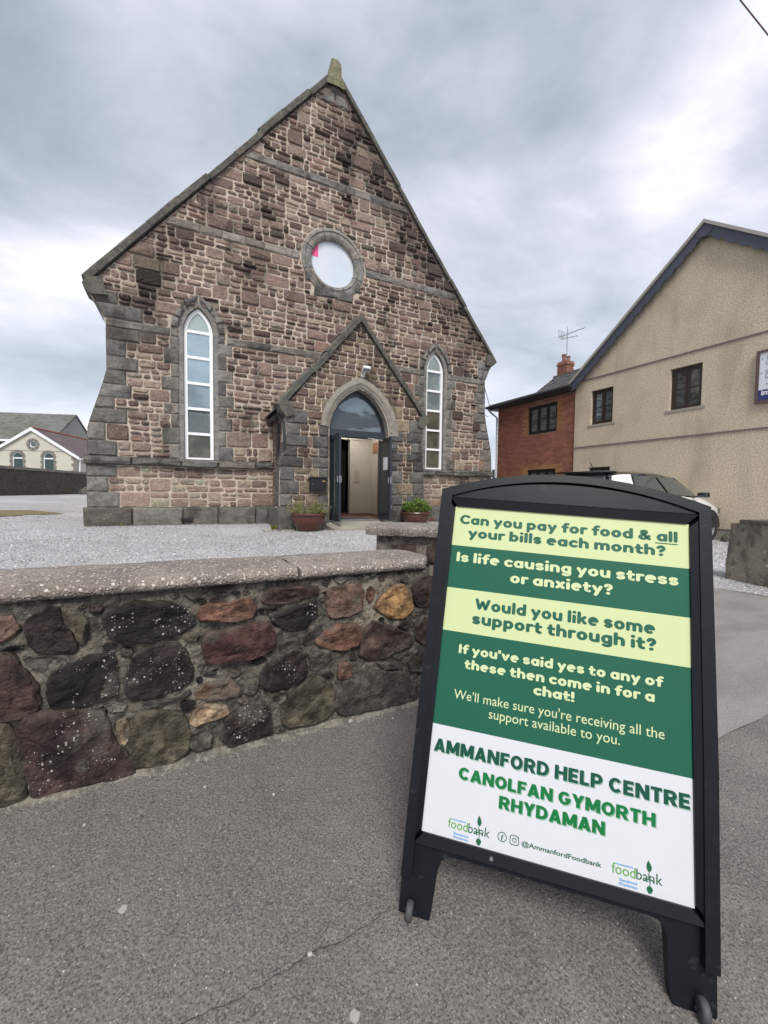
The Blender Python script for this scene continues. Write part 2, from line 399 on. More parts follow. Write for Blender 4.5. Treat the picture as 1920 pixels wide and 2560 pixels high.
chip(.061, 1.423, .006, 'white flake on dark tarmac below the wall, left of its twin flake', 3)
chip(.26, 1.308, .007, 'bright white flake in mid pavement, nearest flake to the sign leg', 4)
chip(-.256, 1.386, .006, 'little white flake below the big maroon wall stone', 5)
chip(.24, .823, .007, 'white pebble sitting in the crack of the tarmac', 6)
# dirt, grit and small weeds gathered along the wall foot
def wall_foot():
    rng = random.Random(31); mb = MB(); A = []; n = 240
    for i in range(n+1):
        t = -3+4.18*i/n; w = .022+.020*noise.noise(Vector((t*7, 0, 0)))+.012*noise.noise(Vector((t*23, 5, 0))); row = []
        for k, (d, h) in enumerate(((-.02, .022), (.012, .014+.008*noise.noise(Vector((t*19, 1, 0)))), (.012+max(.004, w)*.6, .007), (.012+max(.006, w), .0005))):
            p = PW(t, 0, d); row.append(mb.vert((p.x, p.y, H(p.x, p.y)+.002+max(0, h))))
        A.append(row)
    for a, b in zip(A, A[1:]):
        for k in range(3): mb.face([a[k+1], b[k+1], b[k], a[k]])
    o = mb.build('wall_foot_mortar', mat('foot_mortar', (.20, .18, .15), .95, vary=[(18, 4, .42, .6, .8, (.085, .078, .066), MIX), (60, 3, .5, .66, .6, (.32, .29, .25), MIX)], bump=[(50, .9, .012)]), smooth=True); o['kind'] = 'structure'
    M_g = mat('grit', (.26, .245, .225), .9, tint=True); mb = MB()
    for i in range(900):
        if i < 420: t = rng.uniform(-.6, 1.15); p = PW(t, 0, .02+abs(rng.gauss(0, .03))); x, y = p.x, p.y
        else:
            x, y = rng.uniform(-1.2, 2.6), rng.uniform(.35, 1.6)
            if y > pav_top(x)-.15: continue
        s = rng.uniform(.0012, .0032); g = rng.choice([.5, .8, 1.2, 1.9]); mb.tint = (g, g, g*.97); z = H(x, y)+.002; a = rng.uniform(0, 6.28); c, q = math.cos(a)*s, math.sin(a)*s
        i_ = [mb.vert((x+c, y+q, z)), mb.vert((x-q*.8, y+c*.8, z)), mb.vert((x-c, y-q, z)), mb.vert((x+q*.8, y-c*.8, z)), mb.vert((x, y, z+s*.8))]
        for k in range(4): mb.face([i_[k], i_[(k+1) % 4], i_[4]])
    o = mb.build('grit', M_g); o['kind'] = 'stuff'; tag(o, 'fine pale grit scattered on the pavement and along the wall foot', 'grit')
wall_foot()
# crack along an old tarmac joint
def crack():
    mb = MB(); rng = random.Random(3)
    pts = [(.449, .845), (.40, .832), (.33, .822), (.297, .816), (.262, .826), (.236, .822), (.19, .812), (.15, .81), (.124, .804), (.065, .802), (.002, .804), (-.06, .80)]
    path = []
    for (a, b), (c, d) in zip(pts, pts[1:]):
        for k in range(5): path.append((a+(c-a)*k/5+rng.uniform(-.001, .001), b+(d-b)*k/5+rng.uniform(-.0022, .0022)))
    L_ = []; R_ = []
    for i, (x, y) in enumerate(path):
        w = rng.uniform(.0004, .0016)*(1.7 if 14 < i < 30 else 1)
        z = H(x, y)+.0062; L_.append(mb.vert((x, y+w, z))); R_.append(mb.vert((x, y-w, z)))
    for i in range(len(path)-1): mb.face([R_[i], R_[i+1], L_[i+1], L_[i]])
    o = mb.build('pavement_crack', mat('crack_dirt', (.055, .05, .046), 1)); o['kind'] = 'structure'
crack()

# ------------------------------------------------------------------ front boundary wall
PAL = {'dk': (.040, .029, .026), 'bk': (.018, .016, .017), 'ol': (.098, .085, .062), 'pk': (.19, .118, .092), 'rb': (.082, .053, .045), 'gr': (.105, .098, .085), 'mr': (.070, .045, .040), 'cr': (.33, .25, .16), 'or': (.205, .108, .074), 'rd': (.112, .054, .048), 'tn': (.19, .125, .085), 'ye': (.40, .235, .11)}
WV = dict(rough=.78, tint=True, spec=.35,
            vary=[((5, 5, 7), 4, .40, .6, .6, (.55, .52, .52), MUL), (9, 5, .42, .62, .5, (.55, .5, .47), MUL), (28, 5, .42, .6, .75, (.38, .34, .33), MUL), ((16, 16, 26), 4, .52, .66, .55, (1.9, 1.8, 1.7), MUL), (5.5, 4, .56, .66, .45, (.14, .13, .11), MIX)],
            bump=[(7, .7, .03), (26, 1, .016), (110, .9, .005)])
M_wst = mat('wall_stone', (1, 1, 1), **WV)
M_wsl = mat('lichened_stone', (1, 1, 1), cluster=11, spots=[(105, .62, (.40, .38, .34), .40), (58, .84, (.56, .54, .50), .34), (170, .5, (.24, .22, .2), .36)], **WV)
M_mort = mat('wall_mortar', (.17, .147, .117), .95, tint=True, vary=[(10, 5, .44, .6, .85, (.05, .045, .038), MIX), (30, 4, .5, .64, .75, (.03, .027, .024), MIX), (70, 3, .5, .7, .45, (.30, .275, .23), MIX)], bump=[(14, .8, .03), (60, .9, .012), (200, .6, .004)])
M_cop = mat('coping_aggregate', (.275, .232, .20), .85, vary=[(3.5, 4, .42, .62, .6, (.155, .13, .112), MIX), ((9, 22, 9), 5, .46, .62, .5, (.13, .115, .10), MIX), ((8, 30, 8), 4, .54, .68, .35, (.14, .135, .10), MIX), (150, 3, .5, .66, .6, (.07, .062, .056), MIX)],
            spots=[(105, .2, (.42, .365, .33), .46), (72, .5, (.58, .53, .49), .42)], bump=[(120, .9, .006, 'V'), (30, .4, .006)])
STONES = [('dk',[(-0.298,0.598),(-0.278,0.633),(-0.245,0.66),(-0.218,0.646),(-0.215,0.599),(-0.197,0.574),(-0.186,0.543),(-0.192,0.512),(-0.232,0.516),(-0.273,0.527),(-0.288,0.548)]),
 ('ol',[(-0.21,0.648),(-0.167,0.624),(-0.15,0.596),(-0.154,0.556),(-0.172,0.526),(-0.183,0.565),(-0.208,0.594)]),
 ('pk',[(-0.356,0.641),(-0.33,0.641),(-0.321,0.609),(-0.324,0.588),(-0.342,0.571),(-0.358,0.567),(-0.372,0.576),(-0.371,0.637)]),
 ('rb',[(-0.384,0.518),(-0.344,0.52),(-0.314,0.483),(-0.298,0.458),(-0.278,0.425),(-0.273,0.375),(-0.277,0.347),(-0.317,0.333),(-0.363,0.339),(-0.393,0.35)]),
 ('gr',[(-0.302,0.508),(-0.249,0.505),(-0.21,0.493),(-0.233,0.458),(-0.261,0.454),(-0.287,0.481)]),
 ('bk',[(-0.248,0.422),(-0.233,0.444),(-0.202,0.474),(-0.146,0.483),(-0.091,0.476),(-0.079,0.448),(-0.083,0.411),(-0.085,0.35),(-0.112,0.343),(-0.172,0.34),(-0.23,0.338),(-0.244,0.36),(-0.25,0.394)]),
 ('mr',[(-0.326,0.297),(-0.307,0.319),(-0.28,0.332),(-0.202,0.32),(-0.119,0.29),(-0.109,0.249),(-0.099,0.199),(-0.068,0.155),(-0.049,0.117),(-0.043,0.071),(-0.085,0.068),(-0.147,0.079),(-0.207,0.074),(-0.252,0.072),(-0.283,0.087),(-0.298,0.138),(-0.304,0.212),(-0.311,0.264)]),
 ('cr',[(-0.079,0.256),(-0.053,0.258),(-0.044,0.238),(-0.041,0.198),(-0.055,0.17),(-0.071,0.187),(-0.08,0.225)]),
 ('ol',[(-0.379,0.326),(-0.349,0.314),(-0.331,0.288),(-0.319,0.245),(-0.313,0.179),(-0.306,0.123),(-0.318,0.088),(-0.354,0.077),(-0.384,0.099)]),
 ('gr',[(-0.112,0.315),(-0.087,0.32),(-0.053,0.301),(-0.063,0.286),(-0.104,0.297)]),
 ('bk',[(-0.091,0.621),(-0.065,0.628),(-0.025,0.637),(0.037,0.637),(0.099,0.618),(0.139,0.574),(0.148,0.546),(0.111,0.521),(0.01,0.508),(-0.048,0.515),(-0.089,0.543),(-0.098,0.58)]),
 ('dk',[(-0.048,0.362),(-0.044,0.405),(-0.028,0.438),(-0.013,0.464),(0.025,0.479),(0.097,0.477),(0.124,0.445),(0.139,0.388),(0.135,0.342),(0.096,0.324),(0.033,0.32),(-0.033,0.327),(-0.047,0.34)]),
 ('gr',[(0.001,0.291),(0.033,0.298),(0.109,0.288),(0.133,0.311),(0.14,0.294),(0.122,0.275),(0.068,0.279),(0.01,0.275)]),
 ('or',[(0.171,0.577),(0.178,0.607),(0.232,0.608),(0.3,0.611),(0.342,0.61),(0.36,0.583),(0.346,0.552),(0.299,0.534),(0.232,0.545),(0.181,0.556)]),
 ('rd',[(0.194,0.432),(0.191,0.476),(0.213,0.5),(0.287,0.504),(0.366,0.512),(0.415,0.5),(0.427,0.456),(0.427,0.417),(0.382,0.396),(0.306,0.39),(0.223,0.394),(0.201,0.407)]),
 ('tn',[(0.157,0.294),(0.186,0.315),(0.23,0.323),(0.279,0.312),(0.302,0.279),(0.298,0.251),(0.259,0.245),(0.2,0.259),(0.164,0.278)]),
 ('cr',[(0.135,0.193),(0.157,0.231),(0.193,0.239),(0.252,0.224),(0.263,0.19),(0.229,0.175),(0.192,0.173),(0.149,0.177)]),
 ('ol',[(-0.028,0.239),(-0.009,0.26),(0.032,0.258),(0.101,0.232),(0.122,0.197),(0.131,0.147),(0.124,0.094),(0.079,0.073),(0.02,0.078),(-0.027,0.09),(-0.038,0.131),(-0.043,0.199)]),
 ('dk',[(0.266,0.156),(0.286,0.186),(0.345,0.204),(0.398,0.19),(0.421,0.143),(0.425,0.068),(0.344,0.071),(0.273,0.065),(0.249,0.1)]),
 ('gr',[(0.138,0.141),(0.177,0.153),(0.21,0.124),(0.202,0.085),(0.155,0.082),(0.138,0.104)]),
 ('rb',[(0.41,0.618),(0.438,0.635),(0.536,0.637),(0.603,0.63),(0.612,0.598),(0.545,0.587),(0.48,0.578),(0.422,0.581),(0.398,0.595)]),
 ('bk',[(0.43,0.529),(0.48,0.549),(0.603,0.569),(0.612,0.533),(0.594,0.492),(0.558,0.462),(0.497,0.466),(0.459,0.491)]),
 ('pk',[(0.659,0.553),(0.663,0.606),(0.735,0.616),(0.811,0.612),(0.822,0.569),(0.812,0.501),(0.756,0.49),(0.702,0.489),(0.668,0.503)]),
 ('or',[(0.845,0.585),(0.863,0.602),(0.885,0.581),(0.875,0.554),(0.859,0.532),(0.845,0.557)]),
 ('ye',[(0.891,0.504),(0.923,0.548),(0.979,0.585),(1.03,0.589),(1.066,0.541),(1.085,0.483),(1.068,0.451),(1.021,0.442),(0.964,0.451),(0.919,0.481)]),
 ('or',[(0.613,0.405),(0.645,0.435),(0.702,0.455),(0.797,0.438),(0.813,0.393),(0.808,0.352),(0.768,0.341),(0.684,0.356),(0.631,0.379)]),
 ('dk',[(0.554,0.42),(0.585,0.451),(0.636,0.461),(0.626,0.434),(0.604,0.402),(0.567,0.393)]),
 ('rb',[(0.824,0.302),(0.829,0.372),(0.85,0.415),(0.881,0.439),(0.97,0.401),(1.069,0.35),(1.076,0.298),(0.994,0.289),(0.944,0.274),(0.862,0.278)]),
 ('dk',[(0.393,0.332),(0.438,0.356),(0.514,0.379),(0.541,0.374),(0.558,0.336),(0.568,0.286),(0.561,0.257),(0.501,0.244),(0.434,0.241),(0.393,0.265)]),
 ('gr',[(0.581,0.358),(0.66,0.347),(0.679,0.316),(0.651,0.291),(0.613,0.276),(0.586,0.291)]),
 ('pk',[(0.709,0.237),(0.718,0.281),(0.753,0.288),(0.773,0.265),(0.763,0.225),(0.738,0.212),(0.714,0.218)]),
 ('ol',[(0.48,0.15),(0.506,0.204),(0.568,0.24),(0.623,0.241),(0.67,0.209),(0.685,0.147),(0.68,0.088),(0.652,0.068),(0.577,0.067),(0.497,0.076),(0.476,0.108)]),
 ('gr',[(0.719,0.161),(0.769,0.21),(0.841,0.222),(0.917,0.204),(1.013,0.183),(1.092,0.107),(1.111,0.066),(1.087,0.039),(0.975,0.042),(0.837,0.053),(0.74,0.063),(0.71,0.099)]),
 ('gr',[(0.905,0.252),(1.001,0.235),(1.025,0.198),(0.933,0.212)]),
 ('rb',[(1.083,0.579),(1.143,0.618),(1.219,0.6),(1.209,0.482),(1.134,0.472),(1.103,0.506)]),
 ('rb',[(1.117,0.372),(1.172,0.415),(1.211,0.378),(1.2,0.307),(1.15,0.295),(1.118,0.321)]),
 ('gr',[(1.072,0.223),(1.113,0.256),(1.163,0.262),(1.214,0.221),(1.19,0.163),(1.084,0.175)]),
 ('gr',[(0.463,0.414),(0.497,0.438),(0.536,0.423),(0.545,0.391),(0.489,0.371),(0.459,0.386)]),
 ('dk',[(1.259,0.549),(1.353,0.56),(1.396,0.491),(1.37,0.44),(1.274,0.463)]),
 ('ol',[(1.25,0.393),(1.343,0.401),(1.401,0.327),(1.367,0.262),(1.265,0.296)]),
 ('dk',[(1.24,0.221),(1.348,0.222),(1.406,0.134),(1.366,0.06),(1.25,0.108)])]
def front_wall():
    HOLES = [(-.335, .53, .018), (-.33, .60, .012), (-.372, .49, .02), (-.10, .30, .014), (.215, .47, .009), (.44, .545, .016), (.66, .59, .010), (-.02, .52, .012), (-.2, .69, .02), (.28, .66, .014), (.40, .26, .012), (1.03, .595, .01), (-.065, .235, .013), (.56, .33, .012), (.35, .5, .01)]
    root = thing('boundary_wall', 'low rubble stone wall with pebbly coping slabs in front of the chapel yard', 'wall', PW(.4, 0, 0))
    rng = random.Random(21)
    mb = MB(); nx, nz = 230, 62; T0, T1 = -3.2, 1.19; g = []
    for i in range(nx+1):
        t = T0+(T1-T0)*i/nx; row = []
        zb = plane_h(*(PW(t, 0)[:2]))-.05; zt = .700-.022*t
        for j in range(nz+1):
            z = zb+(zt-zb)*j/nz
            q = Vector((t*7, z*7, 0)); d = .003+.011*noise.fractal(q, 1, 2, 4)+.007*noise.noise(q*4)+.005*noise.noise(q*9)
            for hx, hz, hr in HOLES: d -= .045*math.exp(-((t-hx)/hr)**2-((z-hz)/(hr*.8))**2)
            d -= .02*max(0, noise.noise(q*2.2+Vector((5, 0, 0)))-.35)*3
            d -= .03*max(0, 1-(zt-z)/.03)
            l = sum(a*math.exp(-((t-x)/rx)**2-((z-y)/ry)**2) for x, y, rx, ry, a in ((.17, .37, .09, .14, 2.2), (.88, .50, .2, .12, 1.7), (.72, .60, .2, .05, 1.0), (.3, .62, .12, .04, .7), (-.30, .36, .03, .12, 1.2), (.62, .45, .1, .08, .6)))
            k = .8+.6*l
            k *= 1+.35*noise.noise(q*1.3+Vector((2, 1, 0))); mb.tint = (k, k, k); row.append(mb.vert(PW(t, z, d+.002)))
        g.append(row)
    for A, B in zip(g, g[1:]):
        for j in range(nz): mb.face([A[j], B[j], B[j+1], A[j+1]])
    mb.tint = (.8, .8, .8)
    a, b, c, d = PW(T1, -.15, 0), PW(T1, .675, 0), PW(T1, .675, -.27), PW(T1, -.15, -.27)
    mb.poly([a, d, c, b]); mb.poly([PW(T0, -.15, -.27), PW(T0, .76, -.27), PW(T1, .675, -.27), PW(T1, -.15, -.27)]); mb.poly([PW(T0, .76, 0), PW(T1, .675, 0), PW(T1, .675, -.27), PW(T0, .76, -.27)])
    mb.build('mortar', M_mort, root, smooth=True, sharp=60)
    polys = list(STONES)
    # the stretch beyond the left edge of the picture
    zb = .1
    for rowz in ((.08, .27), (.29, .45), (.47, .64)):
        t = -3.1
        while t < -.62:
            w = rng.uniform(.14, .3); z0, z1 = rowz
            cx, cz, hx, hz = t+w/2, (z0+z1)/2, w/2-.012, (z1-z0)/2
            if t+w > -.42: break
            polys.append((rng.choice(['dk', 'ol', 'rb', 'gr', 'mr', 'pk', 'bk']), [(cx+hx*rng.uniform(.8, 1)*math.copysign(abs(math.cos(A_))**.6, math.cos(A_)), cz+hz*rng.uniform(.85, 1)*math.copysign(abs(math.sin(A_))**.6, math.sin(A_))) for A_ in [-2*math.pi*k/9 for k in range(9)]]))
            t += w+.01
    # small pinning stones pushed into the wide joints
    def inside(p, q):
        c = False
        for i in range(len(q)):
            a, b = q[i], q[i-1]
            if (a[1] > p[1]) != (b[1] > p[1]) and p[0] < (b[0]-a[0])*(p[1]-a[1])/((b[1]-a[1]) or 1e-9)+a[0]: c = not c
        return c
    grown = []
    for _, q in polys:
        cc = (sum(p[0] for p in q)/len(q), sum(p[1] for p in q)/len(q)); grown.append([(cc[0]+(p[0]-cc[0])*1.17, cc[1]+(p[1]-cc[1])*1.17) for p in q])
    for tr in range(900):
        t, z, r = rng.uniform(-.36, 1.12), rng.uniform(.04, .66), rng.uniform(.010, .026)
        if z < plane_h(*(PW(t, 0)[:2]))+r+.01 or z > .69-.022*t-r: continue
        q = [(t+r*rng.uniform(.8, 1.5)*math.cos(a), z+r*rng.uniform(.6, 1)*math.sin(a)) for a in [-2*math.pi*k/6 for k in range(6)]]
        if any(inside(p, g_) for p in q+[(t, z)] for g_ in grown) or any(inside(p, q) for g_ in grown for p in g_): continue
        polys.append((rng.choice(['dk', 'ol', 'gr', 'rb', 'bk', 'ol', 'gr']), q)); grown.append([(t+(p[0]-t)*1.3, z+(p[1]-z)*1.3) for p in q])
    cent = [(sum(p[0] for p in q)/len(q), sum(p[1] for p in q)/len(q), max(max(abs(p[0]-q[0][0]) for p in q), .05)) for _, q in STONES]
    for col, pl in polys:
        pl = [Vector((p[0], p[1])) for p in pl]
        if area(pl) < 0: pl.reverse()
        q = []
        for i in range(len(pl)):
            a, b = pl[i], pl[(i+1) % len(pl)]; pl_ = pl; q += [a.lerp(b, .10), a.lerp(b, .5)+Vector((rng.uniform(-.002, .002), rng.uniform(-.002, .002))), a.lerp(b, .90)]
        c = sum(q, Vector((0, 0)))/len(q)
        size = math.sqrt(abs(area(q))); base = PAL[col]
        mb = MB(); seed = rng.uniform(0, 99)
        k = rng.uniform(.9, 1.15)
        rings = []
        pr = {'or': .024, 'rd': .034, 'ye': .020, 'pk': .019, 'cr': .018, 'tn': .020}.get(col, .019)*min(1.15, .6+size*3)
        for s, d in ((1.15, -.02), (1.135, -.003), (1.11, pr*.75), (1.05, pr*.98), (.86, pr*1.04), (.62, pr*.98), (.36, pr*1.04)):
            r = []
            for p in q:
                w = c+(p-c)*s
                nz_ = noise.noise(Vector((w.x*13, w.y*15, seed)))*.014+noise.noise(Vector((w.x*30, w.y*45, seed)))*.006+noise.noise(Vector((w.x*90, w.y*110, seed)))*.003
                wob = noise.noise(Vector((w.x*22, w.y*22, seed+9)))*.010+noise.noise(Vector((w.x*70, w.y*70, seed+9)))*.004
                m = k*(1+.7*noise.noise(Vector((w.x*11, w.y*13, seed+5)))+.4*noise.noise(Vector((w.x*40, w.y*40, seed+5)))); gm = .55*max(0, s-1.03)/.1; mb.tint = tuple(m*b_*(1-gm)+gm*g_ for b_, g_ in zip(base, (.10, .09, .075)))
                r.append(mb.vert(PW(w.x+wob, w.y-wob*.8, d+(nz_ if s < .99 else 0))))
            rings.append(r)
        cv = mb.vert(PW(c.x, c.y, pr*1.1+noise.noise(Vector((c.x*16, c.y*16, seed)))*.01))
        for A, B in zip(rings, rings[1:]):
            for i in range(len(A)): mb.face([A[i], A[(i+1) % len(A)], B[(i+1) % len(A)], B[i]])
        A = rings[-1]
        for i in range(len(A)): mb.face([A[i], A[(i+1) % len(A)], cv])
        o = mb.build('stone', M_wsl if (col in ('mr', 'dk', 'bk') and size > .085 and rng.random() < .8) else M_wst, root, smooth=True, sharp=24)
        if (col, pl) and col == 'ye': o['label'] = 'yellow ochre stone'
        if col == 'rd': o['label'] = 'deep red stone'
    # coping slabs: bull-nosed front edge
    def slab(t0, t1, zt, seed, end=False):
        mb = MB(); n = int((t1-t0)/.03)+1; sec = []
        prof = [(-.30, -.05), (-.335, -.03), (-.335, -.008), (-.31, 0)]+[(-.31+.30*k/5, .002*math.sin(k)) for k in range(1, 6)]+[(.012, -.003), (.026, -.011), (.034, -.024), (.034, -.036), (.026, -.046), (.010, -.050)]
        rings = []
        for i in range(n+1):
            t = t0+(t1-t0)*i/n; sc = 1; pull = 0
            if end and i >= n-3: pull = [.012, .03, .06, .11][i-(n-3)]
            if i in (0, n): sc = .96
            r = []
            for d, z in prof:
                q = PW(t, 0, 0); f = .0035*noise.noise(Vector((t*22, d*30, z*30+seed)))
                dd = min(d, .034-pull) if end else d
                r.append(mb.vert(PW(t+(f if i in (0, n) else 0)+(.014*noise.noise(Vector((d*9, seed, 0))) if i in (0, n) else 0), zt(t)+z*(sc if i in (0, n) else 1)+f-(.004 if i in (0, n) else 0), dd+f)))
            rings.append(r)
        for A, B in zip(rings, rings[1:]):
            for j in range(len(A)): mb.face([A[j], B[j], B[(j+1) % len(A)], A[(j+1) % len(A)]])
        mb.face(rings[0]); mb.face(rings[-1][::-1])
        mb.build('coping_slab', M_cop, root, smooth=True, sharp=50)
    zt = lambda t: .732-.0165*(t+.36)
    slab(-3.2, -1.35, zt, 1); slab(-1.343, .5275, zt, 2); slab(.5395, 1.225, lambda t: zt(t)-.001, 3, True)
front_wall()

def splay_wall():
    root = thing('splayed_wall', 'short mossy stone wall end with rounded coping behind the front wall', 'wall', (1.4, 2.2, .05))
    A = Vector((1.07, 2.36, 0)); u = Vector((.77, -.64, 0)).normalized(); v = Vector((.64, .77, 0)).normalized(); Lw = 1.05; T = .36
    P = lambda a, b, z: A+u*a+v*b+Vector((0, 0, z))
    mb = MB(); rng = random.Random(5); nx, nz = 40, 24
    for (f0, f1) in ((lambda s: P(.03+s*(Lw-.03), .05, 0), 1), (lambda s: P(.03, .05+T*(1-s), 0), 0)):
        g = []
        for i in range(nx+1):
            row = []
            for j in range(nz+1):
                p = f0(i/nx)+Vector((0, 0, -.05+.80*j/nz)); q = p*8
                o_ = (-v if f1 else -u)*(.014*noise.fractal(q, 1, 2, 3) if 0 < i < nx else 0); mb.tint = tuple([1.1+.9*max(0, noise.noise(q*.6))]*3); row.append(mb.vert(p+o_))
            g.append(row)
        for a, b in zip(g, g[1:]):
            for j in range(nz): mb.face([a[j], b[j], b[j+1], a[j+1]])
    mb.prism([P(.03, .05+T, -.05), P(Lw, .05+T, -.05), P(Lw, .05, -.05)], Vector((0, 0, .8)), True)
    mb.build('render', M_mort, root, smooth=True, sharp=60)
    for k, (a0, a1, z0, z1, c) in enumerate(((.12, .30, .58, .70, 'rb'), (.34, .6, .56, .70, 'mr'), (.1, .36, .40, .54, 'dk'), (.40, .62, .38, .53, 'pk'), (.66, .9, .5, .69, 'ol'), (.1, .35, .2, .36, 'gr'), (.4, .7, .16, .34, 'rb'), (.72, .95, .2, .44, 'dk'))):
        mb = MB(); stone(mb, [(a0, z0), (a1, z0+.01), (a1-.01, z1), (a0+.01, z1-.01)], lambda x, z, d: P(x, .05-d, z), rng, .02, .006, PAL[c], .012)
        mb.build('stone', M_wst, root, smooth=True)
    mb = MB(); n = 26; prof = [(.0, -.055), (-.012, -.03), (-.008, -.008), (.02, 0)]+[(.02+.40*k/4, .004) for k in range(1, 4)]+[(.44, 0), (.46, -.02), (.45, -.055)]
    rings = []
    for i in range(n+1):
        a = -.04+(Lw+.06)*i/n; sh_ = .05 if i == 0 else (.015 if i == 1 else 0); r = []
        for b, z in prof:
            f = .005*noise.noise(Vector((a*14, b*14, z*20))); bb = min(max(b, sh_-.012), .46-sh_); r.append(mb.vert(P(a, bb+f, .80+z+f)))
        rings.append(r)
    for a, b in zip(rings, rings[1:]):
        for j in range(len(a)): mb.face([a[j], a[(j+1) % len(a)], b[(j+1) % len(a)], b[j]])
    mb.face(rings[0]); mb.face(rings[-1])
    mb.build('coping_slab', M_cop, root, smooth=True, sharp=55)
splay_wall()

def gate_stub():
    root = thing('gate_pier_wall', 'stained grey rendered wall end at the driveway, in front of the beige house', 'wall', (6.2, 2.1, -.05))
    M = mat('stained_render', (.22, .195, .15), .95, vary=[((3, 3, 1.6), 5, .4, .6, .85, (.07, .066, .056), MIX), (9, 5, .5, .66, .6, (.035, .035, .03), MIX), ((5, 5, 1.2), 3, .55, .7, .6, (.30, .235, .15), MIX)], spots=[(11, .9, (.42, .40, .36), .3), (30, .94, (.5, .48, .44), .3)], bump=[(8, .7, .03), (40, .7, .012)])
    A = Vector((6.24, 2.72, 0)); u = Vector((-.30, -.954, 0)); v = Vector((.954, -.30, 0))
    mb = MB(); rings = []; Lw = 2.2
    for j in range(15):
        z = -.25+.93*j/14; k = .035*(1-j/14); pts = []
        for a, b in ((-k, -k), (Lw*.25, -k), (Lw*.5, -k), (Lw*.75, -k), (Lw, -k), (Lw, .36), (Lw/2, .36), (-k, .36), (-k, .15)):
            p = A+u*a+v*b+Vector((0, 0, z)); p += (u*noise.noise(p*6)+v*noise.noise(p*5+Vector((3, 0, 0))))*.014; pts.append(mb.vert(p))
        rings.append(pts)
    for a, b in zip(rings, rings[1:]):
        for i in range(len(a)): mb.face([a[(i+1) % len(a)], a[i], b[i], b[(i+1) % len(a)]][::-1])
    mb.face(rings[-1]); mb.build('render', M, root, smooth=True, sharp=40)
    mc = MB(); Mx = Matrix.Translation(A) @ Matrix(((u.x, v.x, 0, 0), (u.y, v.y, 0, 0), (0, 0, 1, 0), (0, 0, 0, 1)))
    mc.bbox(.12, Lw+.02, -.02, .38, .678, .732, .02, Mx); mc.build('coping_slab', mat('dark_coping', (.07, .06, .052), .9, vary=[(20, 4, .4, .6, .6, (.14, .125, .11), MIX)], bump=[(30, .7, .015)]), root, smooth=True, sharp=40)
gate_stub()
# ------------------------------------------------------------------ chapel
YF = 11.06
def PF(x, z, d=0): return Vector((x, YF-d, z))
SOOT = [(2.03, 8.13, .25, .3), (1.52, 7.58, .28, .35), (0.78, 7.8, .16, .45), (1.74, 6.57, .35, .3), (-0.57, 5.5, .28, .75), (-0.45, 6.1, .35, .3), (2.48, 9.3, .13, .6), (4.18, 9.7, .2, 1.0), (6.46, 8.2, .25, .6), (6.1, 8.8, .3, .5), (7.5, 7.04, .35, .6),
        (3.9, 6.1, .7, .22), (5.4, 9.4, .4, .8), (1.2, 5.04, .3, .15), (.1, 6.9, .35, .3), (8.1, 6.6, .4, .4), (4.9, 10.3, .5, .7), (5.9, 8.4, .2, .8), (1.85, 4.69, .3, .15), (-.9, 4.4, .3, .3), (.0, 4.2, .4, .2), (-1.0, 5.2, .5, .3), (7.0, 7.8, .3, .5), (8.6, 5.9, .4, .4), (.4, 1.45, .8, .1), (8.3, 1.45, .8, .15), (8.8, 3.2, .2, .5)]
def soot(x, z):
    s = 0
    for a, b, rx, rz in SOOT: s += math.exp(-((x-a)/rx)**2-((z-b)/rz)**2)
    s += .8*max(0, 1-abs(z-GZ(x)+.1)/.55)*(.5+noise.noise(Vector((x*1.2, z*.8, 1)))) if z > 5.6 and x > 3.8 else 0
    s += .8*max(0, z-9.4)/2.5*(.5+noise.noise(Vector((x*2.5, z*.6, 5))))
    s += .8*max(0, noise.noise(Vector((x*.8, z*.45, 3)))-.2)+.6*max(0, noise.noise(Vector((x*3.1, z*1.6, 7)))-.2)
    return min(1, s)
GREYQ = (.185, .175, .162)
def q_tint(rng, x, z, base=GREYQ, amt=.25):
    m = rng.uniform(1-amt, 1+amt)*(1-.45*soot(x, z)); w = rng.uniform(-.04, .06); return (base[0]*m*(1+w), base[1]*m, base[2]*m*(1-w*.8))
RUB = [((.275, .198, .165), 5), ((.248, .177, .150), 5), ((.305, .233, .190), 4), ((.222, .158, .135), 3.5), ((.345, .28, .215), 2.5), ((.19, .14, .12), 2), ((.29, .187, .152), .8), ((.26, .215, .18), 3)]
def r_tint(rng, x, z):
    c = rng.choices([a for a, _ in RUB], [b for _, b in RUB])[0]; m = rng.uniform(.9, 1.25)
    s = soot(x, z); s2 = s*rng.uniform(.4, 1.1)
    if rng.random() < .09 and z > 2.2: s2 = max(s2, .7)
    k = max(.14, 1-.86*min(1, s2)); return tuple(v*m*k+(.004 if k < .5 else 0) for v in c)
M_rub = mat('sandstone', (1, 1, 1), .9, tint=True, spec=.3, vary=[((7, 7, 9), 5, .4, .6, .45, (.62, .56, .55), MUL), (24, 4, .42, .62, .6, (.55, .52, .52), MUL), (15, 4, .55, .7, .5, (1.5, 1.45, 1.35), MUL), ((1.6, 1.6, .5), 4, .56, .70, .65, (.33, .31, .31), MUL)],
            spots=[(34, .955, (.45, .43, .36), .35)], bump=[(14, .9, .03), (50, .7, .01)])
M_quo = mat('grey_dressed_stone', (1, 1, 1), .9, tint=True, spec=.3, vary=[((5, 5, 7), 5, .4, .62, .6, (.5, .49, .48), MUL), (22, 4, .45, .65, .45, (1.5, 1.46, 1.4), MUL), ((2.2, 2.2, .7), 4, .52, .68, .7, (.30, .29, .28), MUL)], spots=[(40, .965, (.42, .41, .36), .35)], bump=[(10, .9, .035), (42, .8, .012)])
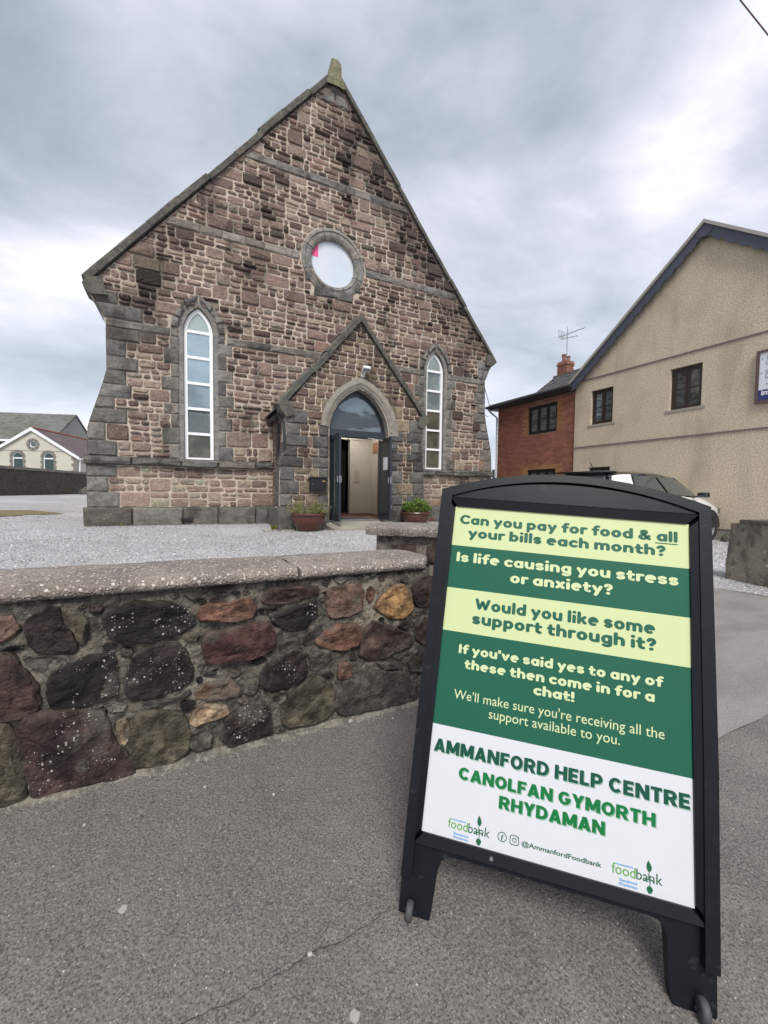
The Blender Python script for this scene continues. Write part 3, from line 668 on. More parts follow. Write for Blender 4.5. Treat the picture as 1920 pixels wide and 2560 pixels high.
M_wmort = mat('lime_mortar', (.54, .455, .37), .95, tint=True, vary=[(5, 4, .42, .62, .6, (.27, .215, .17), MIX), ((1.6, 1.6, .5), 4, .54, .68, .85, (.075, .066, .06), MIX), (30, 3, .5, .7, .3, (.5, .43, .36), MIX)], bump=[(45, .7, .01)])
M_copn = mat('coping_stone', (.085, .080, .070), .92, vary=[(4, 5, .42, .62, .6, (.15, .142, .11), MIX), (14, 4, .5, .66, .6, (.035, .034, .032), MIX), (9, 4, .58, .7, .5, (.12, .13, .06), MIX)], bump=[(9, .8, .04), (40, .6, .012)])
M_copn2 = mat('weathered_finial_stone', (.17, .16, .095), .92, vary=[(6, 5, .42, .62, .6, (.25, .23, .13), MIX), (10, 4, .52, .68, .8, (.07, .07, .055), MIX)], bump=[(10, .8, .04), (40, .6, .012)])
M_upvc = mat('white_frame', (.88, .88, .89), .35, spec=.5)
M_dark = mat('dark_interior', (.02, .019, .018), .9)
M_slate = mat('roof_slate', (.085, .085, .09), .75, vary=[(5, 4, .4, .65, .6, (.13, .125, .115), MIX), (20, 3, .5, .7, .5, (.05, .05, .05), MIX)], bump=[(30, .5, .01)])
def glassmat(name, base, metal, rough=.06, **k): return mat(name, base, rough, metal=metal, spec=.8, **k)
M_gl_sky = glassmat('glass_sky_reflection', (.50, .61, .65), .75, .07, vary=[((1.2, 1, 2.2), 4, .42, .6, .5, (.33, .44, .48), MIX)], bump=[(1.5, .25, .05)])  # upper panes: sky reflection painted into the base colour, varied by noise
M_gl_mid = glassmat('glass_dim_reflection', (.36, .44, .47), .7, .1, vary=[((1.2, 1, 2.2), 4, .42, .6, .6, (.18, .23, .25), MIX)], bump=[(1.5, .25, .05)])  # same glass with a weaker painted sky reflection
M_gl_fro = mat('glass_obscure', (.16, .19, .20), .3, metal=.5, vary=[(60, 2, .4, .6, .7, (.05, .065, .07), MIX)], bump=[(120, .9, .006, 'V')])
M_gl_low = glassmat('glass_low_reflection', (.15, .14, .11), .45, .08, vary=[((2.5, 1, 2.5), 4, .42, .6, .7, (.06, .065, .055), MIX)], bump=[(1.5, .2, .05)])  # lower panes: dark interior and brownish reflection put into the colour
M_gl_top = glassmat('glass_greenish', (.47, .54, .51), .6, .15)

chapel = thing('chapel', 'purple brown rubble stone chapel with steep gable, round window and open gabled porch', 'chapel', (3.83, YF, .2))
def xl(z):
    P_ = [(0, -1.85), (1.6, -1.85), (1.75, -1.82), (2.37, -1.82), (3.61, -1.44), (4.7, -1.44), (5.06, -1.60), (5.26, -1.72), (5.45, -1.74)]
    for (a, x), (b, y) in zip(P_, P_[1:]):
        if z <= b: return x+(y-x)*(z-a)/(b-a)
    return -1.74+(z-5.45)/1.196
def xr(z):
    P_ = [(0, 9.53), (1.75, 9.53), (2.37, 9.50), (3.61, 9.19), (4.75, 9.17), (5.05, 9.28), (5.26, 9.42), (5.45, 9.45)]
    for (a, x), (b, y) in zip(P_, P_[1:]):
        if z <= b: return x+(y-x)*(z-a)/(b-a)
    return 9.45-(z-5.45)/1.196
APX = 3.855; GZ = lambda x: 5.45+1.196*min(x+1.74, 9.45-x)     # underside of the coping
LANC = [(.432, .345), (7.218, .345)]; ZB, ZS, ZA = 1.735, 4.80, 5.42
RC = (3.842, 7.27); RG = .64; RO_ = .90
def chapel_body():
    body = sub('front_wall', chapel); body['kind'] = 'structure'
    del body['kind']
    out = [(xl(.05), .05), (xr(.05), .05)]+[(xr(z), z) for z in (1.6, 1.75, 2.37, 3.61, 4.75, 5.05, 5.26, 5.45)]+[(APX, GZ(APX))]+[(xl(z), z) for z in (5.45, 5.26, 5.06, 4.7, 3.61, 2.37, 1.75, 1.6)]
    holes = [lancet(c, w-.01, ZB, ZS, ZA) for c, w in LANC]+[[(RC[0]+(RG+.02)*math.cos(a), RC[1]+(RG+.02)*math.sin(a)) for a in [2*math.pi*i/40 for i in range(40)]]]
    holes.append([(3.2, .06), (5.46, .06), (5.46, 2.98), (3.2, 2.98)])
    plate(out, holes, YF, YF+.5).build('mortar', M_wmort, body)
    return body
BODY = chapel_body()
rngS = random.Random(77)
def pointing():
    mb = MB(); st = .11; ids = {}
    def hole(x, z):
        if 3.1 < x < 5.56 and z < 3.08: return True
        if math.hypot(x-RC[0], z-RC[1]) < RG+.09: return True
        return any(abs(x-c) < w+.06 and ZB-.06 < z < ZA+.05 and abs(x-c) < lwidth(w, ZS, ZA, z)+.07 for c, w in LANC)
    def vid(i, j):
        if (i, j) not in ids:
            x, z = -1.9+i*st, .1+j*st; x = min(max(x, xl(z)+.004), xr(z)-.004); k = 1-.80*soot(x, z); mb.tint = (k, k, k); ids[i, j] = mb.vert(PF(x, z, .004))
        return ids[i, j]
    for i in range(104):
        for j in range(109):
            x, z = -1.9+i*st, .1+j*st; q = [(x, z), (x+st, z), (x+st, z+st), (x, z+st)]
            if any(hole(a, b) for a, b in q): continue
            if (x+st < xl(z) or x > xr(z) or x+st < xl(z+st) or x > xr(z+st)): continue
            mb.face([vid(i, j), vid(i+1, j), vid(i+1, j+1), vid(i, j+1)])
    o = mb.build('pointing', M_wmort, BODY)

rub_list = []   # (area seen, poly)
def tangent_clip(poly, pt, rad):
    """keep what lies outside a circle, by its tangent on the side of the stone"""
    cx = sum(p[0] for p in poly)/len(poly)-pt[0]; cz = sum(p[1] for p in poly)/len(poly)-pt[1]; l = math.hypot(cx, cz) or 1e-6; nx, nz = cx/l, cz/l
    a = (pt[0]+nx*rad, pt[1]+nz*rad)
    return clip(poly, (a[0], a[1]), (a[0]-nz*-1, a[1]-nx)) if False else clip(poly, a, (a[0]+nz, a[1]-nx))
PORCH_L, PORCH_R = 2.02, 5.95
def porch_cover(x, z):    # True where the porch hides the wall
    if x < 2.2 or x > 5.83: return False
    return z < 3.0+1.2*min(x-2.2, 5.83-x)-.1
def facade():
    rng = rngS
    qu = []; belts = []; jambs = []
    secs = [(.60, 1.56), (1.755, 4.61), (4.80, 7.13), (7.34, 9.235), (9.45, 12.2)]
    # belts: rows of grey stones
    def belt(z0, z1, x0, x1, d=.03, skip=()):
        x = x0
        while x < x1-.02:
            w = rng.uniform(.42, .8)
            if x1-(x+w) < .3: w = x1-x
            a, b = x, x+w; x += w
            if any(a < s1 and b > s0 for s0, s1 in skip):
                for s0, s1 in skip:
                    if a < s1 and b > s0:
                        if a < s0-.08: belts.append(([(a, z0), (s0, z0), (s0, z1), (a, z1)], d))
                        if b > s1+.08: belts.append(([(s1, z0), (b, z0), (b, z1), (s1, z1)], d))
                continue
            if porch_cover(a+.02, z0) and porch_cover(b-.02, z0): continue
            belts.append(([(a, z0), (b, z0), (b, z1), (a, z1)], d))
    belt(4.61, 4.80, xl(4.7)+.0, xr(4.7)-.0, skip=((-.13, 1.0), (6.66, 7.79)))
    belt(7.13, 7.34, xl(7.2)+.04, xr(7.2)-.04, skip=((RC[0]-.95, RC[0]+.95),))
    belt(9.235, 9.45, xl(9.3)+.04, xr(9.3)-.04)
    for si, (z0, z1) in enumerate(secs):
        for bi, (b0, b1) in enumerate(bands(z0, z1, rng, .30 if si != 1 else .315)):
            zm = (b0+b1)/2; L0, R0 = max(xl(b0), xl(b1)), min(xr(b0), xr(b1))
            segs = []
            if b1 < 5.5:   # corner quoins
                wl = (.62 if (bi % 2 == 0) else .38)*rng.uniform(.9, 1.1); wr = (.50 if bi % 2 else .32)*rng.uniform(.9, 1.1)
                if b0 > 4.75: wl *= 1.35; wr *= 1.2
                ql = xl(zm)+wl; qr = xr(zm)-wr
                qu.append([(xl(b0), b0), (ql, b0), (ql, b1), (xl(b1), b1)]); qu.append([(qr, b0), (xr(b0), b0), (xr(b1), b1), (qr, b1)])
                L, Rr = ql, qr
            else:
                L, Rr = xl(b0)-.05, xr(b0)+.05
            cuts = [(L, Rr)]
            def subtract(s0, s1):
                nonlocal cuts; o = []
                for a, b in cuts:
                    if s1 <= a or s0 >= b: o.append((a, b))
                    else:
                        if s0-a > .05: o.append((a, s0))
                        if b-s1 > .05: o.append((s1, b))
                cuts = o
            if 1.7 < zm < 5.0:
                for k, (c, w) in enumerate(LANC):
                    if bi == 0 and si == 1:
                        for q0, q1 in ((c-w-.255, c-w-.075), (c+w+.075, c+w+.255)): jambs.append([(q0, 4.615), (q1, 4.615), (q1, 4.82), (q0, 4.82)])
                    wa = (.36 if bi % 2 else .20)*rng.uniform(.92, 1.08); wb = (.20 if bi % 2 else .36)*rng.uniform(.92, 1.08)
                    if b0 > 4.75: wa = wb = .22
                    g = w+.075
                    if b1 < 4.85:
                        jambs.append([(c-g-wa, b0), (c-g, b0), (c-g, b1), (c-g-wa, b1)]); jambs.append([(c+g, b0), (c+g+wb, b0), (c+g+wb, b1), (c+g, b1)])
                    subtract(c-g-wa, c+g+wb)
            elif 4.95 <= zm < 5.72:
                for c, w in LANC:
                    hw = .57 if b1 < 5.10 else max(.06, .57-(b1-5.10)*.70 if b1 < 5.46 else .33-(b1-5.46)*1.4); subtract(c-hw, c+hw)
            for a, b in cuts:
                for (x0, x1, y0, y1) in rubble(a, b, b0, b1, rng): rub_list.append([(x0, y0), (x1, y0), (x1, y1), (x0, y1)])
    # wall below the sill course at right of porch is included; clip to gable, ring, pediment block and porch
    fin = []
    for p in rub_list:
        cx = sum(q[0] for q in p)/4; cz = sum(q[1] for q in p)/4
        if all(porch_cover(q[0], q[1]) for q in p): continue
        if cx > 2.2 and cx < 5.83 and porch_cover(cx, cz+.15): continue
        if cz > 5.3:
            p = clip(p, (9.45, 5.45), (APX, GZ(APX))); 
            if len(p) > 2: p = clip(p, (APX, GZ(APX)), (-1.74, 5.45))
        if len(p) > 2 and math.hypot(cx-RC[0], cz-RC[1]) < RO_+.6:
            if all(math.hypot(q[0]-RC[0], q[1]-RC[1]) < RO_+.02 for q in p): continue
            p = tangent_clip(p, RC, RO_+.015)
            if len(p) > 2 and 6.30 < cz < 6.75 and abs(cx-RC[0]) < .62: continue
        if len(p) < 3 or abs(area(p)) < .0035: continue
        w = .015
        p = [(x, z+w*math.sin(1.7*x+z*2)*(1 if 1.9 < z < 12 else 0)) for x, z in p]
        if min(max(q[0] for q in p)-min(q[0] for q in p), max(q[1] for q in p)-min(q[1] for q in p)) > .06: fin.append(p)
    return fin, qu, belts, jambs
FIN, QU, BELTS, JAMBS = facade()
pointing()
def seen(p):
    cx = sum(q[0] for q in p)/len(p); cz = sum(q[1] for q in p)/len(p); v = Vector((cx, YF, cz))-EYE
    return abs(area(p))*v.y/v.length**3
FIN.sort(key=seen, reverse=True)
mbs = MB(); GAP, INS = .0195, .020
for i, p in enumerate(FIN):
    c = (sum(q[0] for q in p)/len(p), sum(q[1] for q in p)/len(p)); low = c[1] < 1.6
    tn = r_tint(rngS, *c)
    if low: tn = tuple(min(.4, t*m) for t, m in zip(tn, (1.25, 1.3, 1.25)))
    pr = rngS.uniform(.015, .03) if low else rngS.choice([.018, .028, .04, .052])*rngS.uniform(.8, 1.2)
    if sum(tn) < .25 and not low: pr = max(pr, .062)
    if i < 296:
        mb = MB(); stone(mb, p, PF, rngS, pr, GAP, tn, .016, mid=False, inset=INS, chamf=.028); mb.build('stone', M_rub, BODY)
    else: stone(mbs, p, PF, rngS, pr, GAP, tn, .016, mid=False, inset=INS, chamf=.028)
o = mbs.build('small_stones', M_rub, BODY); o['kind'] = 'stuff'
for p in QU:
    c = (sum(q[0] for q in p)/len(p), sum(q[1] for q in p)/len(p)); mb = MB()
    if len(p) == 4 and abs(area(p)) > .01:
        stone(mb, p, PF, rngS, rngS.uniform(.03, .055), .008, q_tint(rngS, *c), .016)
        # return face round the corner
        x_out = min(q[0] for q in p) if c[0] < 0 else max(q[0] for q in p); s = -1 if c[0] < 0 else 1
        z0, z1 = min(q[1] for q in p)+.008, max(q[1] for q in p)-.008
        xa = xl(z0) if s < 0 else xr(z0); xb = xl(z1) if s < 0 else xr(z1)
        mb.poly([(xa+.0*s, YF-.02, z0), (xb, YF-.02, z1), (xb+.02*s, YF+.3, z1), (xa+.02*s, YF+.3, z0)])
        mb.build('quoin_stone', M_quo, BODY)
for p in JAMBS:
    c = (sum(q[0] for q in p)/len(p), sum(q[1] for q in p)/len(p)); mb = MB()
    stone(mb, p, PF, rngS, .035, .008, q_tint(rngS, *c, amt=.3), .014); mb.build('jamb_stone', M_quo, BODY)
for p, d in BELTS:
    c = (sum(q[0] for q in p)/len(p), sum(q[1] for q in p)/len(p))
    if c[1] > 7: p = clip(clip(p, (9.40, 5.45), (APX, GZ(APX)-.05)), (APX, GZ(APX)-.05), (-1.69, 5.45))
    if len(p) < 3: continue
    mb = MB(); stone(mb, p, PF, rngS, rngS.uniform(.025, .045), .006, q_tint(rngS, c[0], c[1], (.235, .214, .196) if c[1] > 7 else (.20, .187, .172)), .012); mb.build('band_stone', M_quo, BODY)

# smooth margin round the lancets, hood stones, ring
def lancet_trim(c, w):
    mb = MB(); mb.tint = (.24, .23, .215)
    inner = lancet(c, w-.01, ZB-.02, ZS, ZA, 10); outer = lancet(c, w+.085, ZB-.02, ZS, ZA+.12, 10)
    plate(outer, [inner[:1]+inner[1:]] if False else [lancet(c, w-.012, ZB, ZS, ZA, 10)], YF-.012, YF+.2, mb)
    mb.build('window_margin', M_quo, BODY)
    # two-part pointed hood of rock-faced stones
    hood = [(-.585, 4.81), (-.585, 5.03), (-.30, 5.46), (-.02, 5.66), (.0, 5.66), (.30, 5.46), (.585, 5.03), (.585, 4.81)]
    inn = lambda z: lwidth(w+.10, ZS, ZA+.14, z)
    segs = [[(-.60, 4.83), (-inn(4.83), 4.83), (-inn(5.06), 5.06), (-.555, 5.10)], [(-.555, 5.11), (-inn(5.07), 5.07), (-inn(5.3), 5.3), (-.33, 5.46)], [(-.32, 5.47), (-inn(5.31), 5.31), (-.012, ZA+.15), (-.012, 5.68)]]
    for s in segs:
        for sgn in (1, -1):
            p = [(c+sgn*x, z) for x, z in s]
            if area(p) < 0: p.reverse()
            mb = MB(); cc = (sum(q[0] for q in p)/4, sum(q[1] for q in p)/4); stone(mb, p, PF, rngS, .078, .005, q_tint(rngS, *cc, base=(.19, .18, .168)), .012, inset=.02); mb.build('hood_stone', M_quo, BODY)
    # sill
    mb = MB(); mb.tint = (.25, .24, .22); mb.bbox(c-w-.09, c+w+.09, YF-.10, YF+.1, ZB-.035, ZB+.0, .008); mb.build('window_sill', M_quo, BODY)
for c, w in LANC: lancet_trim(c, w)
def ring():
    n = 8
    for k in range(n):
        a0, a1 = 2*math.pi*(k+.02)/n+.39, 2*math.pi*(k+.98)/n+.39; mb = MB(); mb.tint = q_tint(rngS, 3.8, 8.6, (.25, .24, .22), .12)
        prof = [(RO_, -.02), (RO_, .035), (RO_-.08, .055), (RO_-.10, .03), (RO_-.16, .028), (RO_-.18, .05), (RG+.03, .035), (RG-.015, -.01), (RG-.02, -.16)]
        rings = []
        for i in range(7):
            a = a0+(a1-a0)*i/6; rings.append([mb.vert(PF(RC[0]+r*math.cos(a), RC[1]+r*math.sin(a), d)) for r, d in prof])
        for A, B in zip(rings, rings[1:]):
            for j in range(len(prof)-1): mb.face([A[j+1], B[j+1], B[j], A[j]])
        mb.face(rings[0]); mb.face(rings[-1][::-1]); mb.build('ring_stone', M_quo, BODY, smooth=True, sharp=35)
    for p in ([(3.28, 6.30), (3.86, 6.34), (3.88, 6.60), (3.30, 6.62)], [(3.88, 6.32), (4.40, 6.30), (4.42, 6.58), (3.89, 6.60)], [(3.06, 6.64), (3.34, 6.64), (3.16, 6.93), (3.0, 6.93)], [(4.34, 6.62), (4.62, 6.62), (4.64, 6.93), (4.52, 6.93)]):
        mb = MB(); stone(mb, p, PF, rngS, .045, .004, (.12, .115, .105), .014); mb.build('ring_block', M_quo, BODY)
ring()
# string course, plinth
def course(name, z0, z1, spans, d, tint, wr=(.6, 1.1), top=None):
    for x0, x1 in spans:
        x = x0
        while x < x1-.02:
            w = rngS.uniform(*wr)
            if x1-(x+w) < .35: w = x1-x
            mb = MB(); stone(mb, [(x, z0), (x+w, z0), (x+w, z1), (x, z1)], PF, rngS, d, .005, q_tint(rngS, x+5, 0, tint), .014, inset=.025)
            mb.tint = tuple(t*.9 for t in tint); mb.box(x+.003, x+w-.003, YF-d*.35, YF+.1, z1-.03, z1+.015) if top else None
            mb.build(name, M_quo, BODY); x += w
course('string_stone', 1.565, 1.745, [(-1.90, 2.2), (5.9, 9.58)], .11, (.135, .128, .115), top=True)
course('plinth_stone', .10, .595, [(-1.92, 2.2), (5.9, 9.56)], .10, (.155, .148, .135), (.7, 1.3), top=True)
mb = MB(); mb.box(0, .25, YF-.165, YF+.02, .285, .345); mb.build('air_vent', M_dark, BODY)
# gable copings, kneelers, apex stones, finial
def slope_stones(P0, P1, n, thick, fd, bd, par, mate, name, rng, yf=YF):
    """coping stones from P0 to P1 (x,z) standing on the line, thick measured square to it"""
    dx, dz = P1[0]-P0[0], P1[1]-P0[1]; L_ = math.hypot(dx, dz); ux, uz = dx/L_, dz/L_; nx, nz = (-uz, ux) if dx > 0 else (uz, -ux)
    for k in range(n):
        a, b = L_*k/n+.004, L_*(k+1)/n-.004; t = thick*rng.uniform(.9, 1.12); lift = rng.uniform(-.015, .028); mb = MB()
        pf = [(0, -fd), (t*.75, -fd-.01), (t, -fd+.05), (t*1.05, (bd-fd)/2), (t, bd), (0, bd)]
        rings = []
        for i in range(4):
            s = a+(b-a)*i/3; rings.append([mb.vert((P0[0]+ux*s+nx*(h+lift+.008*rng.uniform(-1, 1)), yf+y, P0[1]+uz*s+nz*(h+lift+.008*rng.uniform(-1, 1)))) for h, y in pf])
        for A, B in zip(rings, rings[1:]):
            for j in range(len(pf)): mb.face([A[j], B[j], B[(j+1) % len(pf)], A[(j+1) % len(pf)]])
        mb.face(rings[0][::-1]); mb.face(rings[-1]); mb.build(name, mate, par)
slope_stones((-1.72, 5.47), (APX-.05, GZ(APX)-.06), 9, .15, .11, .42, chapel, M_copn, 'coping_stone', rngS)
slope_stones((9.46, 5.44), (APX+.05, GZ(APX)-.06), 9, .11, .10, .42, chapel, M_copn, 'coping_stone', rngS)
for s, x0 in ((-1, -1.50), (1, 9.22)):
    mb = MB(); X = lambda d: x0+s*d
    pts = [(X(-.12), 5.25), (X(.18), 5.22), (X(.30), 5.30), (X(.335), 5.42), (X(.22), 5.56), (X(-.02), 5.62)]
    if s > 0: pts = [(X(-.12), 5.27), (X(.16), 5.25), (X(.30), 5.37), (X(.34), 5.42), (X(.26), 5.52), (X(-.02), 5.62)]
    mb.prism([Vector((a, YF-.13, b)) for a, b in pts], Vector((0, .55, 0))); mb.build('kneeler_stone', M_copn, chapel)
for p in ([(3.60, 11.72), (4.10, 11.72), (3.87, 12.02)], [(3.42, 11.40), (3.84, 11.40), (3.84, 11.70), (3.62, 11.70)], [(3.86, 11.40), (4.28, 11.40), (4.10, 11.70), (3.86, 11.70)]):
    mb = MB(); stone(mb, p, PF, rngS, .05, .004, (.18, .175, .16), .012); mb.build('apex_stone', M_quo, BODY)
def finial():
    mb = MB(); secs = [(11.80, 3.58, 4.07, -.14, .34), (11.98, 3.61, 4.03, -.16, .30), (12.06, 3.64, 4.0, -.13, .26), (12.25, 3.69, 3.985, -.12, .22), (12.44, 3.72, 3.975, -.11, .2)]
    rings = []
    for z, a, b, y0, y1 in secs:
        rings.append([mb.vert((x+rngS.uniform(-.01, .01), YF+y, z+(.05 if (z > 12.4 and x < 3.85) else 0)-(.03 if (z > 12.4 and y > 0) else 0))) for x, y in ((a, y0), ((a+b)/2, y0-.02), (b, y0), (b, y1), (a, y1))])
    for A, B in zip(rings, rings[1:]):
        for j in range(5): mb.face([A[j], A[(j+1) % 5], B[(j+1) % 5], B[j]])
    mb.face(rings[-1]); mb.build('finial', M_copn2, chapel)
finial()
# roof slopes, side and back walls behind the gable
YB = YF+15
mb = MB()
for s, xe in ((1, -1.62), (-1, 9.33)):
    a = Vector((xe, YF+.42, 5.43)); r_ = Vector((APX, YF+.42, 12.0)); nx = Vector((-s*.77, 0, .64))*.06; e = Vector((0, YB-YF-.4, 0))
    mb.prism([a, r_, r_+nx, a+nx], e)
mb.build('roof', M_slate, chapel)
mb = MB(); mb.box(-1.43, -1.0, YF+.5, YB, .05, 5.4); mb.box(8.7, 9.16, YF+.5, YB, .05, 5.4); mb.box(-.995, 8.695, YB-.4, YB, .05, 5.4)
mb.prism([Vector((-1.4, YB-.4, 5.42)), Vector((9.1, YB-.4, 5.42)), Vector((APX, YB-.4, 11.8))], Vector((0, .38, 0))); mb.build('side_wall', M_wmort, chapel)
mb = MB(); mb.box(-1.66, -1.50, YF+.5, YF+15, 5.22, 5.36); mb.build('gutter', M_dark, chapel)

# dry leaves and soil caught along the plinth
def debris():
    rng = random.Random(14); mb = MB(); m = mat('dry_debris', (.15, .105, .065), .95, tint=True)
    for i in range(1500):
        if rng.random() < .6: x, y = rng.uniform(-1.9, 2.0), YF-.13-abs(rng.gauss(0, .14))
        elif rng.random() < .6: x, y = rng.uniform(1.6, 3.1), 9.4-abs(rng.gauss(0, .25))
        else: x, y = rng.uniform(-3.5, 5.5), rng.uniform(6.2, 9.2)
        k = rng.choice([.5, .8, 1.2, 1.7]); mb.tint = (k, k, k*.95); s = rng.uniform(.008, .024); a = rng.uniform(0, 6.28); c, q = math.cos(a)*s, math.sin(a)*s; z = H(x, y)+.006
        mb.face([mb.vert((x+c, y+q, z)), mb.vert((x-q*.5, y+c*.5, z+s*rng.uniform(0, .6))), mb.vert((x-c, y-q, z+s*.2)), mb.vert((x+q*.5, y-c*.5, z+s*rng.uniform(0, .5)))])
    o = mb.build('leaf_litter', m); o['kind'] = 'stuff'; tag(o, 'dry brown leaf litter and soil caught along the foot of the chapel', 'leaf litter')
debris()
# lancet windows
def lancet_window(c, w, panes, yy=YF+.13):
    fr = sub('window', chapel)
    zb = ZB+.002; wo = w-.022; wi = wo-.074
    mb = plate(lancet(c, wo, zb, ZS, ZA-.03, 10), [lancet(c, wi, zb+.075, ZS, ZA-.125, 10)], yy-.05, yy+.03)
    mb.build('frame', M_upvc, fr)
    zs = [zb+.075, 2.394, 3.0, 3.612, 4.228, 4.84]
    for z in zs[1:]:
        mb = MB(); mb.bbox(c-wi-.01, c+wi+.01, yy-.042, yy+.02, z-.036, z+.028, .006); mb.build('transom_bar', M_upvc, fr)
    full = lancet(c, wi+.01, zb+.06, ZS, ZA-.115, 10)
    for k, m in enumerate(panes):
        lo, hi = zs[k], (zs[k+1] if k < 5 else 9)
        p = clip(clip(full, (c-1, lo-.02), (c+1, lo-.02)), (c+1, hi-.01), (c-1, hi-.01))
        mb = MB(); mb.prism([Vector((x, yy-.004, z)) for x, z in p], Vector((0, .012, 0))); mb.build('pane', m, fr)
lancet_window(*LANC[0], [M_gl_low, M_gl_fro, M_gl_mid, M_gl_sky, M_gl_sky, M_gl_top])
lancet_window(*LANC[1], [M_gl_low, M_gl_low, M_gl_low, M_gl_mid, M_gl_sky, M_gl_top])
mb = MB(); mb.box(.0, .9, YF+.4, YF+.42, 1.7, 5.5); mb.box(6.8, 7.7, YF+.4, YF+.42, 1.7, 5.5); mb.build('inner_backing', M_dark, chapel)  # near-black sheets closing the openings behind the lancet panes
rw_ = sub('round_window', chapel)
M_gl_round = mat('round_glass_reflection', (.80, .82, .85), .12, metal=.35, vary=[(.9, 2, .4, .62, .35, (.50, .63, .80), MIX)])  # bright white and blue sky reflection painted into the round pane
mb = MB(); mb.prism([Vector((RC[0]+RG*.985*math.cos(a), YF+.10, RC[1]+RG*.985*math.sin(a))) for a in [2*math.pi*i/48 for i in range(48)]], Vector((0, .02, 0))); mb.build('pane', M_gl_round, rw_)
p = [(RC[0]+(RG-.03)*math.cos(a), RC[1]+(RG-.03)*math.sin(a)) for a in [math.pi*(.845-.16*i/8+.16) for i in range(9)]]
pk = clip(clip([(x, z) for x, z in [(3.2, 7.36), (3.43, 7.36), (3.43, 7.78), (3.36, 7.70), (3.27, 7.55), (3.235, 7.40)]], (3, 7.38), (5, 7.38)), (3.43, 7), (3.43, 8))
mb = MB(); mb.prism([Vector((x, YF+.094, z)) for x, z in [(3.232, 7.39), (3.43, 7.385), (3.43, 7.735), (3.36, 7.67), (3.285, 7.56)]], Vector((0, .004, 0))); mb.build('pink_poster', mat('pink_print', (.80, .10, .26), .4), rw_)
# ------------------------------------------------------------------ porch (part of the chapel)
YP = 9.61
def PP(x, z, d=0): return Vector((x, YP-d, z))
porch = sub('porch', chapel)
PCX = 4.03
def pxl(z):
    P_ = [(0, 2.03), (1.45, 2.05), (1.65, 2.07), (2.0, 2.16), (2.2, 2.2), (9, 2.2)]
    for (a, x), (b, y) in zip(P_, P_[1:]):
        if z <= b: return x+(y-x)*(z-a)/(b-a)
def pxr(z):
    P_ = [(0, 5.95), (1.4, 5.94), (1.65, 5.92), (2.0, 5.87), (2.2, 5.85), (9, 5.85)]
    for (a, x), (b, y) in zip(P_, P_[1:]):
        if z <= b: return x+(y-x)*(z-a)/(b-a)
PGZ = lambda x: 2.93+1.195*min(x-2.13, 5.93-x)      # underside of the porch coping
DC, DW, DS, DA = 4.055, .80, 2.47, 3.58            # door arch: centre, half width, springing, tip
